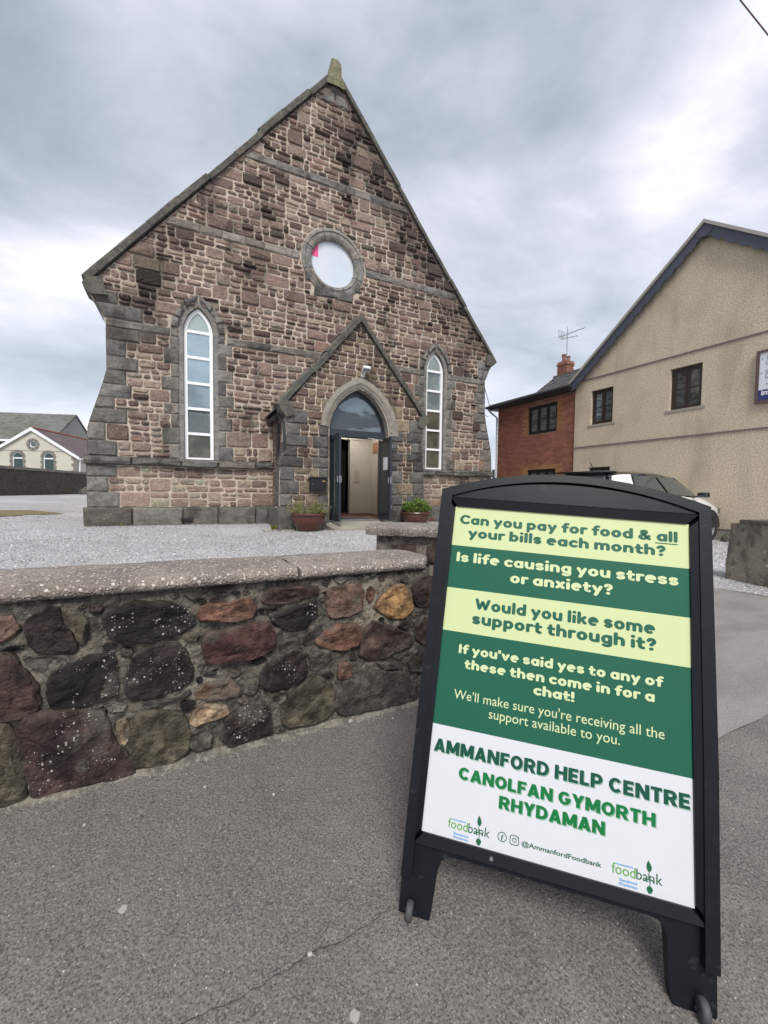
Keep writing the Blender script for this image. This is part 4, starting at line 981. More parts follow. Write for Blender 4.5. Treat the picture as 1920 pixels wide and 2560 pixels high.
def porch_build():
    rng = random.Random(12)
    out = [(pxl(.05), .05), (pxr(.05), .05), (pxr(1.45), 1.45), (pxr(2.0), 2.0), (5.85, 2.2), (5.85, 2.93), (5.93, 2.93), (PCX, PGZ(PCX)), (2.13, 2.93), (2.2, 2.93), (2.2, 2.2), (pxl(2.0), 2.0), (pxl(1.45), 1.45)]
    plate(out, [lancet(DC, DW, .06, DS, DA, 12)], YP, YP+.42).build('mortar', M_wmort, porch)
    pieces = []
    for bi, (b0, b1) in enumerate(bands(.66, 5.3, rng, .29)):
        zm = (b0+b1)/2
        if zm < 2.93:
            wl = (.50 if bi % 2 else .34)*rng.uniform(.9, 1.1); wr = (.36 if bi % 2 else .5)*rng.uniform(.9, 1.1)
            L, R2 = pxl(zm)+wl, pxr(zm)-wr
            pieces.append(('quoin_stone', [(pxl(b0), b0), (L, b0), (L, b1), (pxl(b1), b1)])); pieces.append(('quoin_stone', [(R2, b0), (pxr(b0), b0), (pxr(b1), b1), (R2, b1)]))
        else: L, R2 = 2.1+(b0-2.93)/1.195, 5.96-(b0-2.93)/1.195
        cuts = [(L, R2)]
        if zm < 4.0:
            g = DW+.245 if zm < DS else (lwidth(DW+.25, DS, DA+.27, b1)-.02)
            if zm < DS:
                ja, jb = (.30, .0) if bi % 2 else (0.0, .26)
                gl, gr = DC-DW-.03, DC+DW+.03
                wa = (.40 if bi % 2 else .24); wb = (.24 if bi % 2 else .40)
                pieces.append(('jamb_stone', [(gl-wa, b0), (gl, b0), (gl, b1), (gl-wa, b1)])); pieces.append(('jamb_stone', [(gr, b0), (gr+wb, b0), (gr+wb, b1), (gr, b1)]))
                cuts = [(L, gl-wa), (gr+wb, R2)]
            elif g > .02: cuts = [(L, DC-g), (DC+g, R2)]
        for a, b in cuts:
            if b-a < .05: continue
            for (x0, x1, y0, y1) in rubble(a, b, b0, b1, rng, .9): pieces.append(('stone', [(x0, y0), (x1, y0), (x1, y1), (x0, y1)]))
    for nm, p in pieces:
        if sum(q[1] for q in p)/len(p) > 2.7:
            p = clip(clip(p, (5.93, 2.93), (PCX, PGZ(PCX))), (PCX, PGZ(PCX)), (2.13, 2.93))
        if len(p) < 3 or abs(area(p)) < .003: continue
        c = (sum(q[0] for q in p)/len(p), sum(q[1] for q in p)/len(p))
        if nm == 'stone' and DS < c[1] < DA+.25 and abs(c[0]-DC) < lwidth(DW+.20, DS, DA+.22, c[1]): continue
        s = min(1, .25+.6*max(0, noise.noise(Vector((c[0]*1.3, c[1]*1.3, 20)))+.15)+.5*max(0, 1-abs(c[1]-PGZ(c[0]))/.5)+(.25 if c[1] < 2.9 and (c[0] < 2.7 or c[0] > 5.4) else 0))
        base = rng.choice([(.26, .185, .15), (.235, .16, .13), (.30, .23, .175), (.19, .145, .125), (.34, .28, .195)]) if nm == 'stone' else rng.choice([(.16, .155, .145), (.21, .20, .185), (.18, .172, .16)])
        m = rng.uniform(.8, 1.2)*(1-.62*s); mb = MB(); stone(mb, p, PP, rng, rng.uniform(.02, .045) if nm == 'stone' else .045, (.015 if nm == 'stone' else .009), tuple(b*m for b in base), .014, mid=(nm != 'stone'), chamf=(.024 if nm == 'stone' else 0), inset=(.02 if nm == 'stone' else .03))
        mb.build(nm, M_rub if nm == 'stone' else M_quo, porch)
    for a, b in ((2.0, 2.46), (2.46, 2.9), (2.9, 3.24), (4.88, 5.3), (5.3, 5.98)):
        mb = MB(); t = (.12, .115, .105); stone(mb, [(a, .08), (b, .08), (b, .655), (a, .655)], PP, rng, .07, .005, t, .014); mb.tint = t; mb.box(a+.003, b-.003, YP-.05, YP+.02, .6, .668); mb.build('plinth_stone', M_quo, porch)
    # arch ring, two stones and a moulded inner edge
    M_arch = mat('arch_stone', (.275, .25, .212), .9, vary=[(5, 4, .4, .65, .5, (.14, .13, .115), MIX), (16, 4, .5, .7, .4, (.30, .28, .24), MIX)], bump=[(12, .5, .02), (50, .5, .006)])
    def arch_pts(w, s, a, n=14): return lancet(DC, w, s, s, a, n)[1:]+[(DC-w, s)]
    prof = [(.25, -.03, 0), (.25, .062, 0), (.13, .072, 0), (.10, .05, 0), (.04, .03, 0), (0, -.02, 0), (-.005, -.19, 0)]
    for rng_ in ((0, 9), (9, 14), (14, 19), (19, 28)):
        mb = MB(); rings = []
        for g, d, _ in prof:
            pts = lancet(DC, DW+g, DS, DS, DA+g*1.08, 14); pts = pts[1:]+[pts[0]]
            rings.append(pts)
        ids = []
        for i in range(rng_[0], rng_[1]+1):
            ids.append([mb.vert(PP(rings[j][i][0], rings[j][i][1], prof[j][1])) for j in range(len(prof))])
        for A, B in zip(ids, ids[1:]):
            for j in range(len(prof)-1): mb.face([A[j+1], B[j+1], B[j], A[j]])
        mb.face(ids[0]); mb.face(ids[-1][::-1]); mb.build('arch_stone', M_arch, porch, smooth=True, sharp=30)
    # side walls with a little rubble, roof
    for s, x in ((-1, 2.2), (1, 5.85)):
        mb = MB(); mb.box(min(x, x-s*.35), max(x, x-s*.35), YP+.425, YF-.003, .05, 2.9); mb.build('side_wall', M_wmort, porch)
        mq = MB(); PS = (lambda a, z, d: Vector((x+s*d, a, z))) if s < 0 else (lambda a, z, d: Vector((x+s*d, a, z)))
        for b0, b1 in bands(.62, 2.86, rng, .26):
            for (a0, a1, y0, y1) in rubble(YP+.45, YF-.02, b0, b1, rng, .8):
                t = rng.choice([(.23, .155, .13), (.26, .19, .15), (.18, .12, .105)]); stone(mq, [(a0, y0), (a1, y0), (a1, y1), (a0, y1)], PS, rng, .025, .009, t, .012)
        for b0, b1 in bands(.66, 2.2, rng, .3): stone(mq, [(YP+.01, b0), (YP+.40, b0), (YP+.40, b1), (YP+.01, b1)], lambda a, z, d: Vector(((pxl(z) if s < 0 else pxr(z))+s*d, a, z)), rng, .02, .006, (.12, .116, .11), .014)
        stone(mq, [(YP, .08), (YF-.13, .08), (YF-.13, .62), (YP, .62)], lambda a, z, d: Vector((x+s*(d+.16), a, z)), rng, .03, .004, (.13, .125, .115), .014)
        o = mq.build('side_stones', M_rub, porch); o['kind'] = 'stuff'
    # roof slopes with slate courses
    for s in (1, -1):
        e = PCX-s*2.03
        mb = MB(); n = 11; L_ = Vector((PCX-e, 0, 2.40)); nn = Vector((-L_.z, 0, L_.x)).normalized()*(1 if s > 0 else -1)
        for k in range(n):
            a = Vector((e, 0, 2.87))+L_*(k/n); b = Vector((e, 0, 2.87))+L_*min(1, (k+1.25)/n); y = YP+.33
            j = 0
            while y < YF-.01:
                y1 = min(YF-.003, y+.26+(.13 if (k % 2 and j == 0) else 0)); q = rngS.uniform(0, .006)
                p = [Vector((a.x, y+.003, a.z))+nn*(.030+q), Vector((b.x, y+.003, b.z))+nn*(.012+q), Vector((b.x, y1-.003, b.z))+nn*(.012+q), Vector((a.x, y1-.003, a.z))+nn*(.030+q)]
                mb.prism(p, nn*.010); y = y1; j += 1
        o = mb.build('roof_slates', M_slate, porch); o['kind'] = 'stuff'
        mb = MB(); mb.prism([Vector((e+s*.02, YP+.42, 2.86)), Vector((PCX, YP+.42, 5.24)), Vector((PCX, YP+.42, 5.16)), Vector((e+s*.1, YP+.42, 2.86))], Vector((0, YF-YP-.43, 0))); mb.build('roof_deck', M_dark, porch)
    # coping
    rg = random.Random(8)
    slope_stones((2.10, 2.90), (PCX-.03, PGZ(PCX)-.03), 5, .15, .09, .36, porch, M_copn, 'coping_stone', rg, YP)
    slope_stones((5.96, 2.90), (PCX+.03, PGZ(PCX)-.03), 5, .13, .09, .36, porch, M_copn, 'coping_stone', rg, YP)
    for s, x0 in ((-1, 2.2), (1, 5.86)):
        mb = MB(); X = lambda d: x0+s*d
        mb.prism([Vector((a, YP-.10, b)) for a, b in [(X(-.18), 2.78), (X(.0), 2.72), (X(.13), 2.86), (X(.16), 2.95), (X(.02), 3.12), (X(-.14), 3.0)]], Vector((0, .45, 0))); mb.build('kneeler_stone', M_copn, porch)
    mb = MB(); mb.tint = (1, 1, 1)
    mb.prism([Vector((a, YP-.11, b)) for a, b in [(PCX-.16, 5.22), (PCX, 5.40), (PCX+.15, 5.22), (PCX+.13, 5.08), (PCX, 5.20), (PCX-.14, 5.08)]], Vector((0, .5, 0))); mb.build('apex_stone', M_copn, porch)
    # left gutter, downpipe
    M_pipe = mat('black_gutter', (.018, .018, .02), .45)
    mb = MB(); mb.tube([(2.07, YP+.42, 2.80), (2.07, YF-.01, 2.79)], .055, 10); mb.build('gutter', M_pipe, porch)
    mb = MB(); mb.tube([(2.07, YP+.46, 2.79), (2.07, YP+.50, 2.70), (2.12, YP+.52, 2.6), (2.13, YP+.53, .3)], .036, 10); mb.build('downpipe', M_pipe, porch)
    mb = MB(); mb.tube([(2.10, YP+.38, 2.83), (2.06, YP+.2, 2.78), (2.14, YP+.02, 2.62), (2.16, YP-.01, 2.4), (2.15, YP-.03, 1.98)], .03, 8); mb.build('overflow_pipe', M_pipe, porch)
porch_build()

# door frame, fanlight, leaves
M_anth = mat('anthracite_aluminium', (.020, .026, .036), .32, spec=.6)
M_steel = mat('steel', (.42, .42, .43), .35, metal=.9)
M_paper = mat('paper_notice', (.72, .75, .78), .6)
M_blue = mat('blue_print', (.05, .13, .40), .6)
M_doorgl = mat('door_glass', (.05, .065, .07), .06, metal=.25, spec=.9)
YD = YP+.21
def doors():
    fr = sub('door_frame', chapel); w = DW-.005
    plate(lancet(DC, w, .27, DS, DA-.01, 12), [lancet(DC, w-.10, 2.57, 2.58, DA-.15, 12), [(DC-w+.07, .30), (4.70, .30), (4.70, 2.39), (DC-w+.07, 2.39)]], YD, YD+.07).build('frame_panel', M_anth, fr)
    mb = MB(); mb.bbox(DC-w+.01, DC+w-.01, YD-.06, YD-.002, 2.40, 2.52, .012); mb.bbox(DC-w+.02, DC+w-.02, YD-.03, YD-.002, 2.52, 2.575, .008); mb.build('transom', M_anth, fr)
    mb = MB(); mb.prism([Vector((x, YD+.02, z)) for x, z in lancet(DC, w-.09, 2.565, 2.58, DA-.14, 12)], Vector((0, .012, 0))); mb.build('fanlight_pane', mat('fanlight_glass', (.24, .28, .30), .04, metal=.6, vary=[((.8, 1, 2.6), 3, .44, .54, .85, (.075, .082, .088), MIX)], bump=[(2, .3, .05)]), fr)  # darker mottling in the glass colour stands in for the reflected street
    mb = MB(); mb.box(DC-w+.07, 4.7, YD-.08, YD+.10, .285, .312); mb.build('threshold', M_steel, fr)
    for nm, hx, fx in (('l', 3.325, 3.325), ('r', 4.685, 4.655)):
        d = sub('door', chapel); y0, y1 = YD-.02, YD-.76
        s = 1 if nm == 'l' else -1
        Mx = Matrix.Translation((hx, y0, 0)) @ Matrix.Rotation(math.atan2(fx-hx, y0-y1)*1, 4, 'Z')
        Wd = y0-y1; T = .052
        mb = MB()
        for a0, a1, z0, z1 in ((0, .10, .315, 2.38), (Wd-.10, Wd, .315, 2.38), (.10, Wd-.10, .315, .50), (.10, Wd-.10, 2.28, 2.38)): mb.bbox(-T/2, T/2, -a1, -a0, z0, z1, .004, Mx)
        mb.build('leaf_frame', M_anth, d)
        mb = MB(); mb.box(-.010, .010, -(Wd-.105), -.105, .505, 2.275, Mx); mb.build('glass_pane', M_doorgl, d)
        mb = MB(); mb.bbox(T/2, T/2+.03, -(Wd-.035), -(Wd-.055), 1.24, 1.38, .004, Mx); mb.bbox(-T/2-.03, -T/2, -(Wd-.035), -(Wd-.055), 1.24, 1.38, .004, Mx); mb.bbox(-.012, .012, -Wd-.002, -Wd+.01, 1.22, 1.40, .001, Mx); mb.build('handle', M_steel, d)
        mb = MB(); mb.tube([Mx @ Vector((s*.03, -.30, 2.33)), (hx+s*.34, YD-.06, 2.40), (hx+s*.20, YD-.01, 2.42)], .012, 6); mb.build('closer_arm', M_steel, d)
        side = 1 if nm == 'l' else -1
        if nm == 'l':
            mb = MB(); mb.box(.012, .016, -.58, -.32, 1.66, 2.0, Mx); mb.build('paper_notice', M_paper, d)
            mb = MB(); mb.box(.0165, .018, -.42, -.34, 1.64, 1.98, Mx); mb.build('blue_notice', M_blue, d)
        else:
            mb = MB(); mb.box(-.016, -.012, -.56, -.30, 1.58, 1.90, Mx); mb.build('paper_notice', M_paper, d)
            for k in range(3):
                mb = MB(); mb.bbox(T/2, T/2+.014, -Wd+.0, -Wd+.03, .6+.75*k, .7+.75*k, .003, Mx); mb.build('hinge', M_steel, d)
doors()

# vestibule
def vestibule():
    v = sub('vestibule', chapel)
    M_cream = mat('cream_paint', (.64, .605, .52), .7); M_carpet = mat('brown_carpet', (.12, .05, .04), .95); M_matt = mat('dark_mat', (.035, .037, .042), .95, bump=[(90, .6, .004)])
    mb = MB(); mb.box(2.6, 6.6, YP+.43, 13.6, .20, .295); mb.build('floor', M_carpet, v)
    mb = MB(); mb.box(3.5, 4.62, YP+.5, 10.95, .2955, .305); mb.build('door_mat', M_matt, v)
    mb = MB(); mb.box(5.16, 5.9, 12.9, 13.0, .296, 3.1); mb.build('back_wall', M_cream, v)
    mb = MB(); mb.box(5.08, 5.155, 12.86, 13.04, .296, 2.75); mb.build('door_jamb', M_cream, v)
    mb = MB(); mb.box(2.6, 5.9, 12.86, 13.04, 2.75, 3.2); mb.box(2.6, 4.0, 12.88, 13.02, .296, 2.749); mb.build('door_head', M_cream, v)
    a, b = Vector((5.84, 12.9, .296)), Vector((5.47, YF+.02, .296)); n = Vector((.09, .05, 0))
    mb = MB(); mb.prism([a, b, b+n, a+n], Vector((0, 0, 2.8))); mb.build('side_wall', M_cream, v)
    mb = MB(); mb.box(3.1, 3.18, YF+.505, 12.85, .296, 3.1); mb.build('side_wall', M_cream, v)
    mb = MB(); mb.box(2.5, 6.0, YF+.51, 13.1, 3.1, 3.16); mb.box(2.56, 5.49, YP+.43, YF-.01, 2.9, 2.95); mb.build('ceiling', M_cream, v)
    mb = MB(); mb.box(3.9, 5.2, 13.6, 13.7, .2, 3.0); mb.build('dark_hall', M_dark, v)
    d = (b-a).normalized(); p0 = a+d*.45; up = Vector((0, 0, 1)); nrm = Vector((-d.y, d.x, 0)); nrm = nrm if nrm.x < 0 else -nrm
    M_wood = mat('varnished_wood', (.36, .12, .045), .4)
    mb = MB(); q = p0+nrm*.012; mb.prism([q+up*1.98, q+d*.62+up*1.98, q+d*.62+up*2.32, q+up*2.32], nrm*.02); mb.build('wooden_sign', M_wood, v)
    mb = MB(); mb.bbox(5.24, 5.42, 12.87, 12.90, 1.35, 1.72, .006); mb.build('wall_box', mat('cream_plastic', (.55, .50, .40), .5), v)
    mb = MB(); mb.bbox(4.2, 5.2, 11.9, 12.02, 3.03, 3.095, .01); mb.build('ceiling_light', mat('lit_tube', (.9, .9, .88), .5, emit=((1, .98, .95), 13)), v)
vestibule()
slab_ = MB()
xs = [3.2+.17*i for i in range(11)]
pts = [Vector((3.24, YP+.2, .285)), Vector((4.86, YP+.2, .285)), Vector((4.95, YP-.3, .24)), Vector((4.7, YP-.78, .175)), Vector((3.9, YP-.85, .165)), Vector((3.15, YP-.72, .16)), Vector((3.1, YP-.25, .22))]
slab_.prism([p-Vector((0, 0, .2)) for p in pts][::1], Vector((0, 0, .2)))
slab_.build('entrance_slab', M_concrete, porch)

# things on and at the porch
def floodlight():
    r = thing('floodlight', 'small white security floodlight mounted above the porch arch', 'light', (4.13, YP-.05, 4.0))
    M_w = mat('white_plastic', (.62, .62, .60), .5)
    Mx = Matrix.Translation((4.13, YP-.17, 4.04)) @ Matrix.Rotation(R(-28), 4, 'X')
    mb = MB(); mb.bbox(-.095, .095, -.075, .075, -.04, .04, .016, Mx); mb.build('housing', M_w, r)
    mb = MB(); mb.bbox(-.078, .078, -.06, .062, -.047, -.041, .002, Mx); mb.build('lens', mat('lamp_lens', (.3, .3, .32), .15), r)
    mb = MB(); mb.tube([(4.10, YP-.01, 3.92), (4.10, YP-.12, 3.93), (4.12, YP-.16, 4.0)], .018, 6); mb.box(4.05, 4.15, YP-.06, YP-.03, 3.87, 3.97); mb.build('bracket', M_w, r)
floodlight()
def mailbox():
    r = thing('mailbox', 'black metal post box fixed to the porch wall left of the doors', 'mailbox', (2.93, YP-.1, 1.05))
    M_b = mat('black_metal', (.008, .009, .012), .4)
    mb = MB(); mb.bbox(2.735, 3.13, YP-.17, YP-.045, 1.055, 1.33, .012); mb.build('box', M_b, r)
    mb = MB(); mb.bbox(2.72, 3.145, YP-.19, YP-.04, 1.332, 1.362, .01); mb.build('lid', M_b, r)
    mb = MB(); mb.box(3.02, 3.10, YP-.176, YP-.1705, 1.25, 1.275); mb.build('name_plate', mat('brass', (.45, .33, .12), .4, metal=.6), r)
    mb = MB(); mb.tube([(2.79, YP-.168, 1.19), (2.79, YP-.180, 1.19)], .011, 8); mb.build('lock', M_steel, r)
mailbox()
M_pot = mat('glazed_terracotta', (.10, .036, .026), .3, vary=[((2, 2, 14), 4, .45, .6, .6, (.05, .02, .016), MIX)], bump=[(20, .2, .01)])
M_soil = mat('soil', (.03, .022, .016), 1, bump=[(40, .8, .02)])
def pot(x, y, r, h, label, slab_h=.0):
    z = H(x, y)-.004+slab_h
    t = thing('plant_pot', label, 'plant pot', (x, y, z), 'glazed bowl pots either side of the porch door')
    mb = MB(); mb.lathe((x, y, z), [(.01, 0), (r*.62, 0), (r*.72, h*.12), (r*.86, h*.42), (r*.88, h*.44), (r*.885, h*.50), (r*.9, h*.52), (r*.94, h*.78), (r*.93, h*.84)], 32); mb.build('bowl', M_pot, t, smooth=True, sharp=50)
    mb = MB(); mb.lathe((x, y, z), [(r*.93, h*.835), (r*1.0, h*.86), (r*1.03, h*.93), (r*1.0, h*1.0), (r*.93, h), (r*.90, h*.9), (r*.88, h*.8)], 32); mb.build('rim', M_pot, t, smooth=True, sharp=50)
    mb = MB(); mb.lathe((x, y, z), [(.005, h*.86), (r*.5, h*.87), (r*.9, h*.84)], 24); mb.build('soil', M_soil, t, smooth=True)
    return z+h*.86
z1 = pot(2.60, 9.12, .385, .40, 'brown glazed bowl planter standing left of the porch door on the gravel')
z2 = pot(5.42, 9.12, .385, .34, 'brown glazed bowl planter right of the porch door, behind the short wall', .04)
def leafm(name, c): return mat(name, c, .6, tint=True, vary=[(30, 2, .4, .6, .3, (c[0]*.6, c[1]*.65, c[2]*.5), MIX)])
M_leaf = leafm('pale_leaf', (.26, .42, .07)); M_leaf2 = leafm('dull_leaf', (.22, .25, .08)); M_stem = mat('dry_stem', (.20, .13, .08), .8)
def leaf(mb, p, d, n, l, w, rng):
    d = d.normalized(); s = d.cross(n).normalized(); u = s.cross(d)
    k = rng.uniform(.55, 1.35); mb.tint = (k, k, k*rng.uniform(.8, 1.1))
    a = p; b = p+d*l*.45+s*w/2+u*l*.06; c = p+d*l-u*l*.12; e = p+d*l*.45-s*w/2+u*l*.06
    mb.face([mb.vert(a), mb.vert(b), mb.vert(c), mb.vert(e)])
def plant_leafy(x, y, z):
    rng = random.Random(5); t = thing('leafy_plant', 'bright green lobed leafy plant filling the right hand pot', 'plant', (x, y, z))
    mb = MB(); ms = MB()
    for i in range(170):
        a = rng.uniform(0, 6.28); r = .36*math.sqrt(rng.random()); hgt = (.09+.27*(1-(r/.4)**2))*rng.uniform(.4, 1.15)
        c = Vector((x+r*math.cos(a), y+r*math.sin(a), z+hgt)); ms.tube([(x+r*.5*math.cos(a), y+r*.5*math.sin(a), z-.02), c], .004, 4)
        out = Vector((math.cos(a), math.sin(a), .25))
        for k in range(5):
            b = a+(k-2)*.62+rng.uniform(-.2, .2); leaf(mb, c, Vector((math.cos(b), math.sin(b), rng.uniform(-.1, .45))), Vector((0, 0, 1)), rng.uniform(.06, .10), .05, rng)
    mb.build('foliage', M_leaf, t); ms.build('stems', M_leaf2, t)
plant_leafy(5.42, 9.12, z2)
def plant_wispy(x, y, z):
    rng = random.Random(6); t = thing('mixed_plant', 'wispy feathery plant with drying stalks and one leafy clump in the left pot', 'plant', (x, y, z))
    mb = MB(); ms = MB(); mg = MB()
    for i in range(120):
        a = rng.uniform(0, 6.28); r = .3*math.sqrt(rng.random()); p = Vector((x-.04+r*math.cos(a), y+r*math.sin(a), z-.02)); hgt = rng.uniform(.18, .46)*(1-.4*r/.3)
        l = Vector((math.cos(a)*r*.9, math.sin(a)*r*.9, hgt)); q = p+l; ms.tube([p, p+l*.5+Vector((0, 0, .02)), q], .003, 4)
        for k in range(9):
            c = p+l*rng.uniform(.25, 1); b = rng.uniform(0, 6.28); leaf(mb, c, Vector((math.cos(b), math.sin(b), .7)), Vector((math.sin(b), math.cos(b), .3)), rng.uniform(.03, .065), .014, rng)
    for i in range(26):
        a = rng.uniform(0, 6.28); r = .12*math.sqrt(rng.random()); c = Vector((x+.2+r*math.cos(a), y-.02+r*math.sin(a), z+rng.uniform(.08, .26))); mg.tube([(x+.2, y, z-.02), c], .003, 4)
        for k in range(4):
            b = rng.uniform(0, 6.28); leaf(mg, c, Vector((math.cos(b), math.sin(b), .2)), Vector((0, 0, 1)), .075, .045, rng)
    mb.build('foliage', M_leaf2, t); ms.build('stems', M_stem, t); mg.build('leafy_clump', M_leaf, t)
plant_wispy(2.60, 9.12, z1)
def weed(x, y, s, label, n=22, seed=1):
    rng = random.Random(seed); t = MB(); z = H(x, y)-.02
    for i in range(n):
        a = rng.uniform(0, 6.28); d = Vector((math.cos(a)*.5, math.sin(a)*.5, rng.uniform(.6, 1.4))); p = Vector((x+rng.uniform(-.04, .04)*s*6, y+rng.uniform(-.03, .03)*s*6, z))
        leaf(t, p, d, Vector((0, 1, .2)), s*rng.uniform(.5, 1.1), s*.16, rng)
        leaf(t, p+d*s*.4, Vector((math.cos(a+1), math.sin(a+1), .5)), Vector((0, 0, 1)), s*.4, s*.16, rng)
    return tag(t.build('weed', leafm('weed_leaf', (.26, .27, .06))), label, 'weed')
weed(-1.2, 10.86, .09, 'tiny weed at the plinth under the left window', 12, 3)
weed(1.93, 9.62, .15, 'yellowish weed growing at the foot of the porch corner, left of the pot', 34)
def moss():
    mb = MB(); rng = random.Random(2); rows = []
    for i in range(24):
        a = 2*math.pi*i/24; rr = 1+.25*math.sin(3*a)+.12*math.sin(7*a); rows.append([mb.vert((-4.2+k*rr*1.2*math.cos(a), 12.9+k*rr*.9*math.sin(a), H(-4.2+k*rr*1.2*math.cos(a), 12.9+k*rr*.9*math.sin(a))+.045*(1-k)+.002)) for k in (.05, .4, .75, 1)])
    for i in range(24):
        A, B = rows[i], rows[(i+1) % 24]
        for k in range(3): mb.face([A[k], A[k+1], B[k+1], B[k]])
    o = mb.build('moss', mat('moss', (.16, .135, .03), 1, vary=[(6, 4, .4, .62, .8, (.20, .12, .04), MIX), (20, 3, .45, .65, .6, (.25, .25, .24), MIX)], bump=[(30, .9, .03)])); o['kind'] = 'stuff'
    tag(o, 'mossy olive patch on the gravel left of the chapel', 'moss')
moss()
# ------------------------------------------------------------------ pavement sign (A-board)
def rotw(v): c, s = math.cos(TH), math.sin(TH); return Vector((v[0]*c+v[1]*s, -v[0]*s+v[1]*c, v[2]))
BP0 = rotw((0.208, 1.193, -0.039))+Vector((0, 0, 1.015))
E1 = rotw((0.96311391, -0.2627842, -0.05793149)).normalized(); E2 = rotw((-0.12710468, -0.25305758, -0.9590653)).normalized()
EN = E1.cross(E2).normalized()                       # away from the reader
E2 = EN.cross(E1).normalized()
def BD(u, v, d=0): return BP0+E1*u+E2*v-EN*d         # u right, v down, d towards the reader
def aboard():
    base = BD(.29, 1.02, 0); root = thing('pavement_sign', 'black wheeled pavement A-board with green and cream help centre poster', 'sign', (base.x, base.y, 0))
    M_p = mat('black_plastic', (.006, .0075, .011), .38, spec=.27, vary=[(25, 4, .5, .68, .25, (.018, .02, .023), MIX), ((3, 40, 40), 3, .62, .7, .3, (.05, .05, .052), MIX)], bump=[(500, .12, .001)])
    M_snap = mat('black_snap_frame', (.004, .005, .007), .28, spec=.3)
    def arc(u0, u1, v0, vm, n=18, vend=None):
        um = (u0+u1)/2; vend = v0 if vend is None else vend
        return [(u0+(u1-u0)*i/n, (v0+(vend-v0)*i/n)-(((v0+vend)/2)-vm)*(1-((u0+(u1-u0)*i/n-um)/((u1-u0)/2))**2)) for i in range(n+1)]
    FR = Matrix((( E1.x, EN.x, -E2.x, BP0.x), (E1.y, EN.y, -E2.y, BP0.y), (E1.z, EN.z, -E2.z, BP0.z), (0, 0, 0, 1)))   # local x=u, y=away, z=-v
    def neg(l): return [(u, -v) for u, v in l]
    top = arc(-.043, .628, -.047, -.1085)
    left = [(-.045, .2), (-.042, .55), (-.038, .85), (-.036, 1.012)]
    legL = [(-.032, 1.026), (.036, 1.024), (.0405, 1.005), (.044, .95), (.048, .905), (.054, .885), (.066, .874), (.085, .871)]
    legR = [(.50, .870), (.517, .873), (.529, .883), (.5345, .90), (.537, .95), (.540, .995), (.545, 1.022), (.615, 1.024), (.6225, 1.010)]
    outer = top+[(.629, .55)]+legR[::-1]+legL[::-1]+left[::-1]
    hole = [(-.004, -.002), (.588, -.002), (.588, .834), (-.004, .834)]
    def frame(name, off0, off1, inner, par, material):
        mb = plate(neg(outer), [neg(inner)] if inner else [], off0, off1, None, FR); return mb.build(name, material, par)
    frame('frame', 0.004, .034, [(-.012, -.010), (.598, -.010), (.598, .846), (-.012, .846)], root, M_p)
    # raised outer rim and arched header
    rim = sub('rim', root)
    hdr = arc(-.012, .602, -.030, -.088)
    o2 = top+[(.629, .55), (.6225, .93), (.596, .93), (.601, .55), (.602, -.034)]+hdr[::-1]+[(-.012, -.034), (-.019, .55), (-.012, .93), (-.038, .93)]+[(-.042, .55)]
    mb = plate(neg(o2), [], -.014, .0038, None, FR); mb.build('rim_moulding', M_p, rim)
    mb = plate(neg(arc(-.008, .598, -.033, -.082)+[(.598, -.0265), (-.008, -.0265)]), [], -.008, .0036, None, FR); mb.build('header_panel', M_p, rim)
    # snap frame
    sf = sub('snap_frame', root); a, b, c, d = -.0205, .6085, -.0245, .8555; i0, i1, j0, j1 = 0, .5836, 0, .8305
    for q in ([(a, c), (b, c), (i1, j0), (i0, j0)], [(b, c), (b, d), (i1, j1), (i1, j0)], [(b, d), (a, d), (i0, j1), (i1, j1)], [(a, d), (a, c), (i0, j0), (i0, j1)]):
        mb = MB(); cx = sum(p[0] for p in q)/4; cz = sum(p[1] for p in q)/4
        lo = [BD(u, v, -.0035) for u, v in q]; hi0 = [BD(u, v, .006) for u, v in q]; hi = [BD(u+(.2918-u)*0+(cx-u)*.02, v+(cz-v)*.02, h) for (u, v), h in zip(q, (.011, .011, .0065, .0065))]
        I = [mb.vert(p) for p in lo]; J = [mb.vert(p) for p in hi]
        for k in range(4): mb.face([I[k], I[(k+1) % 4], J[(k+1) % 4], J[k]])
        mb.face(J); mb.build('snap_rail', M_snap, sf)
    mb = MB(); mb.bbox(.604, .616, -.012, .0, -.055, -.012, .002, FR); mb.build('corner_catch', M_snap, sf)
    mb = MB(); mb.tube([BD(.168, .843, .006), BD(.168, .843, .013)], .0045, 8); mb.build('screw', M_steel, sf)
    # poster
    po = sub('poster', root)
    def pm(name, c, r=.32): return mat(name, c, r, spec=.35, coat=.05, vary=[(14, 3, .4, .7, .06, tuple(x*.8 for x in c), MIX)])
    GRN, LGT, WHT = pm('print_green', (.008, .098, .056)), pm('print_lime', (.54, .615, .32)), pm('print_white', (.60, .61, .64))
    bands_ = [(0, .1122, LGT), (.1122, .2308, GRN), (.2308, .3458, LGT), (.3458, .5823, GRN), (.5823, .8305, WHT)]
    for v0, v1, m in bands_:
        mb = MB(); mb.poly([BD(0, v1, .0015), BD(.5836, v1, .0015), BD(.5836, v0, .0015), BD(0, v0, .0015)]); mb.build('poster_band', m, po)
    INK = dict(g=mat('ink_green', (.014, .105, .066), .35, spec=.35), l=mat('ink_lime', (.57, .64, .36), .35, spec=.35), t=mat('ink_teal', (.004, .070, .042), .35, spec=.35), e=mat('ink_emerald', (.003, .155, .038), .35, spec=.35),
               s=mat('ink_pale_shadow', (.27, .42, .32), .35), a=mat('ink_apple', (.09, .33, .04), .35), b=mat('ink_sky_blue', (.11, .34, .66), .35), d=mat('ink_dark_green', (.008, .11, .045), .35))
    SPREAD = 1.45; VS = .72
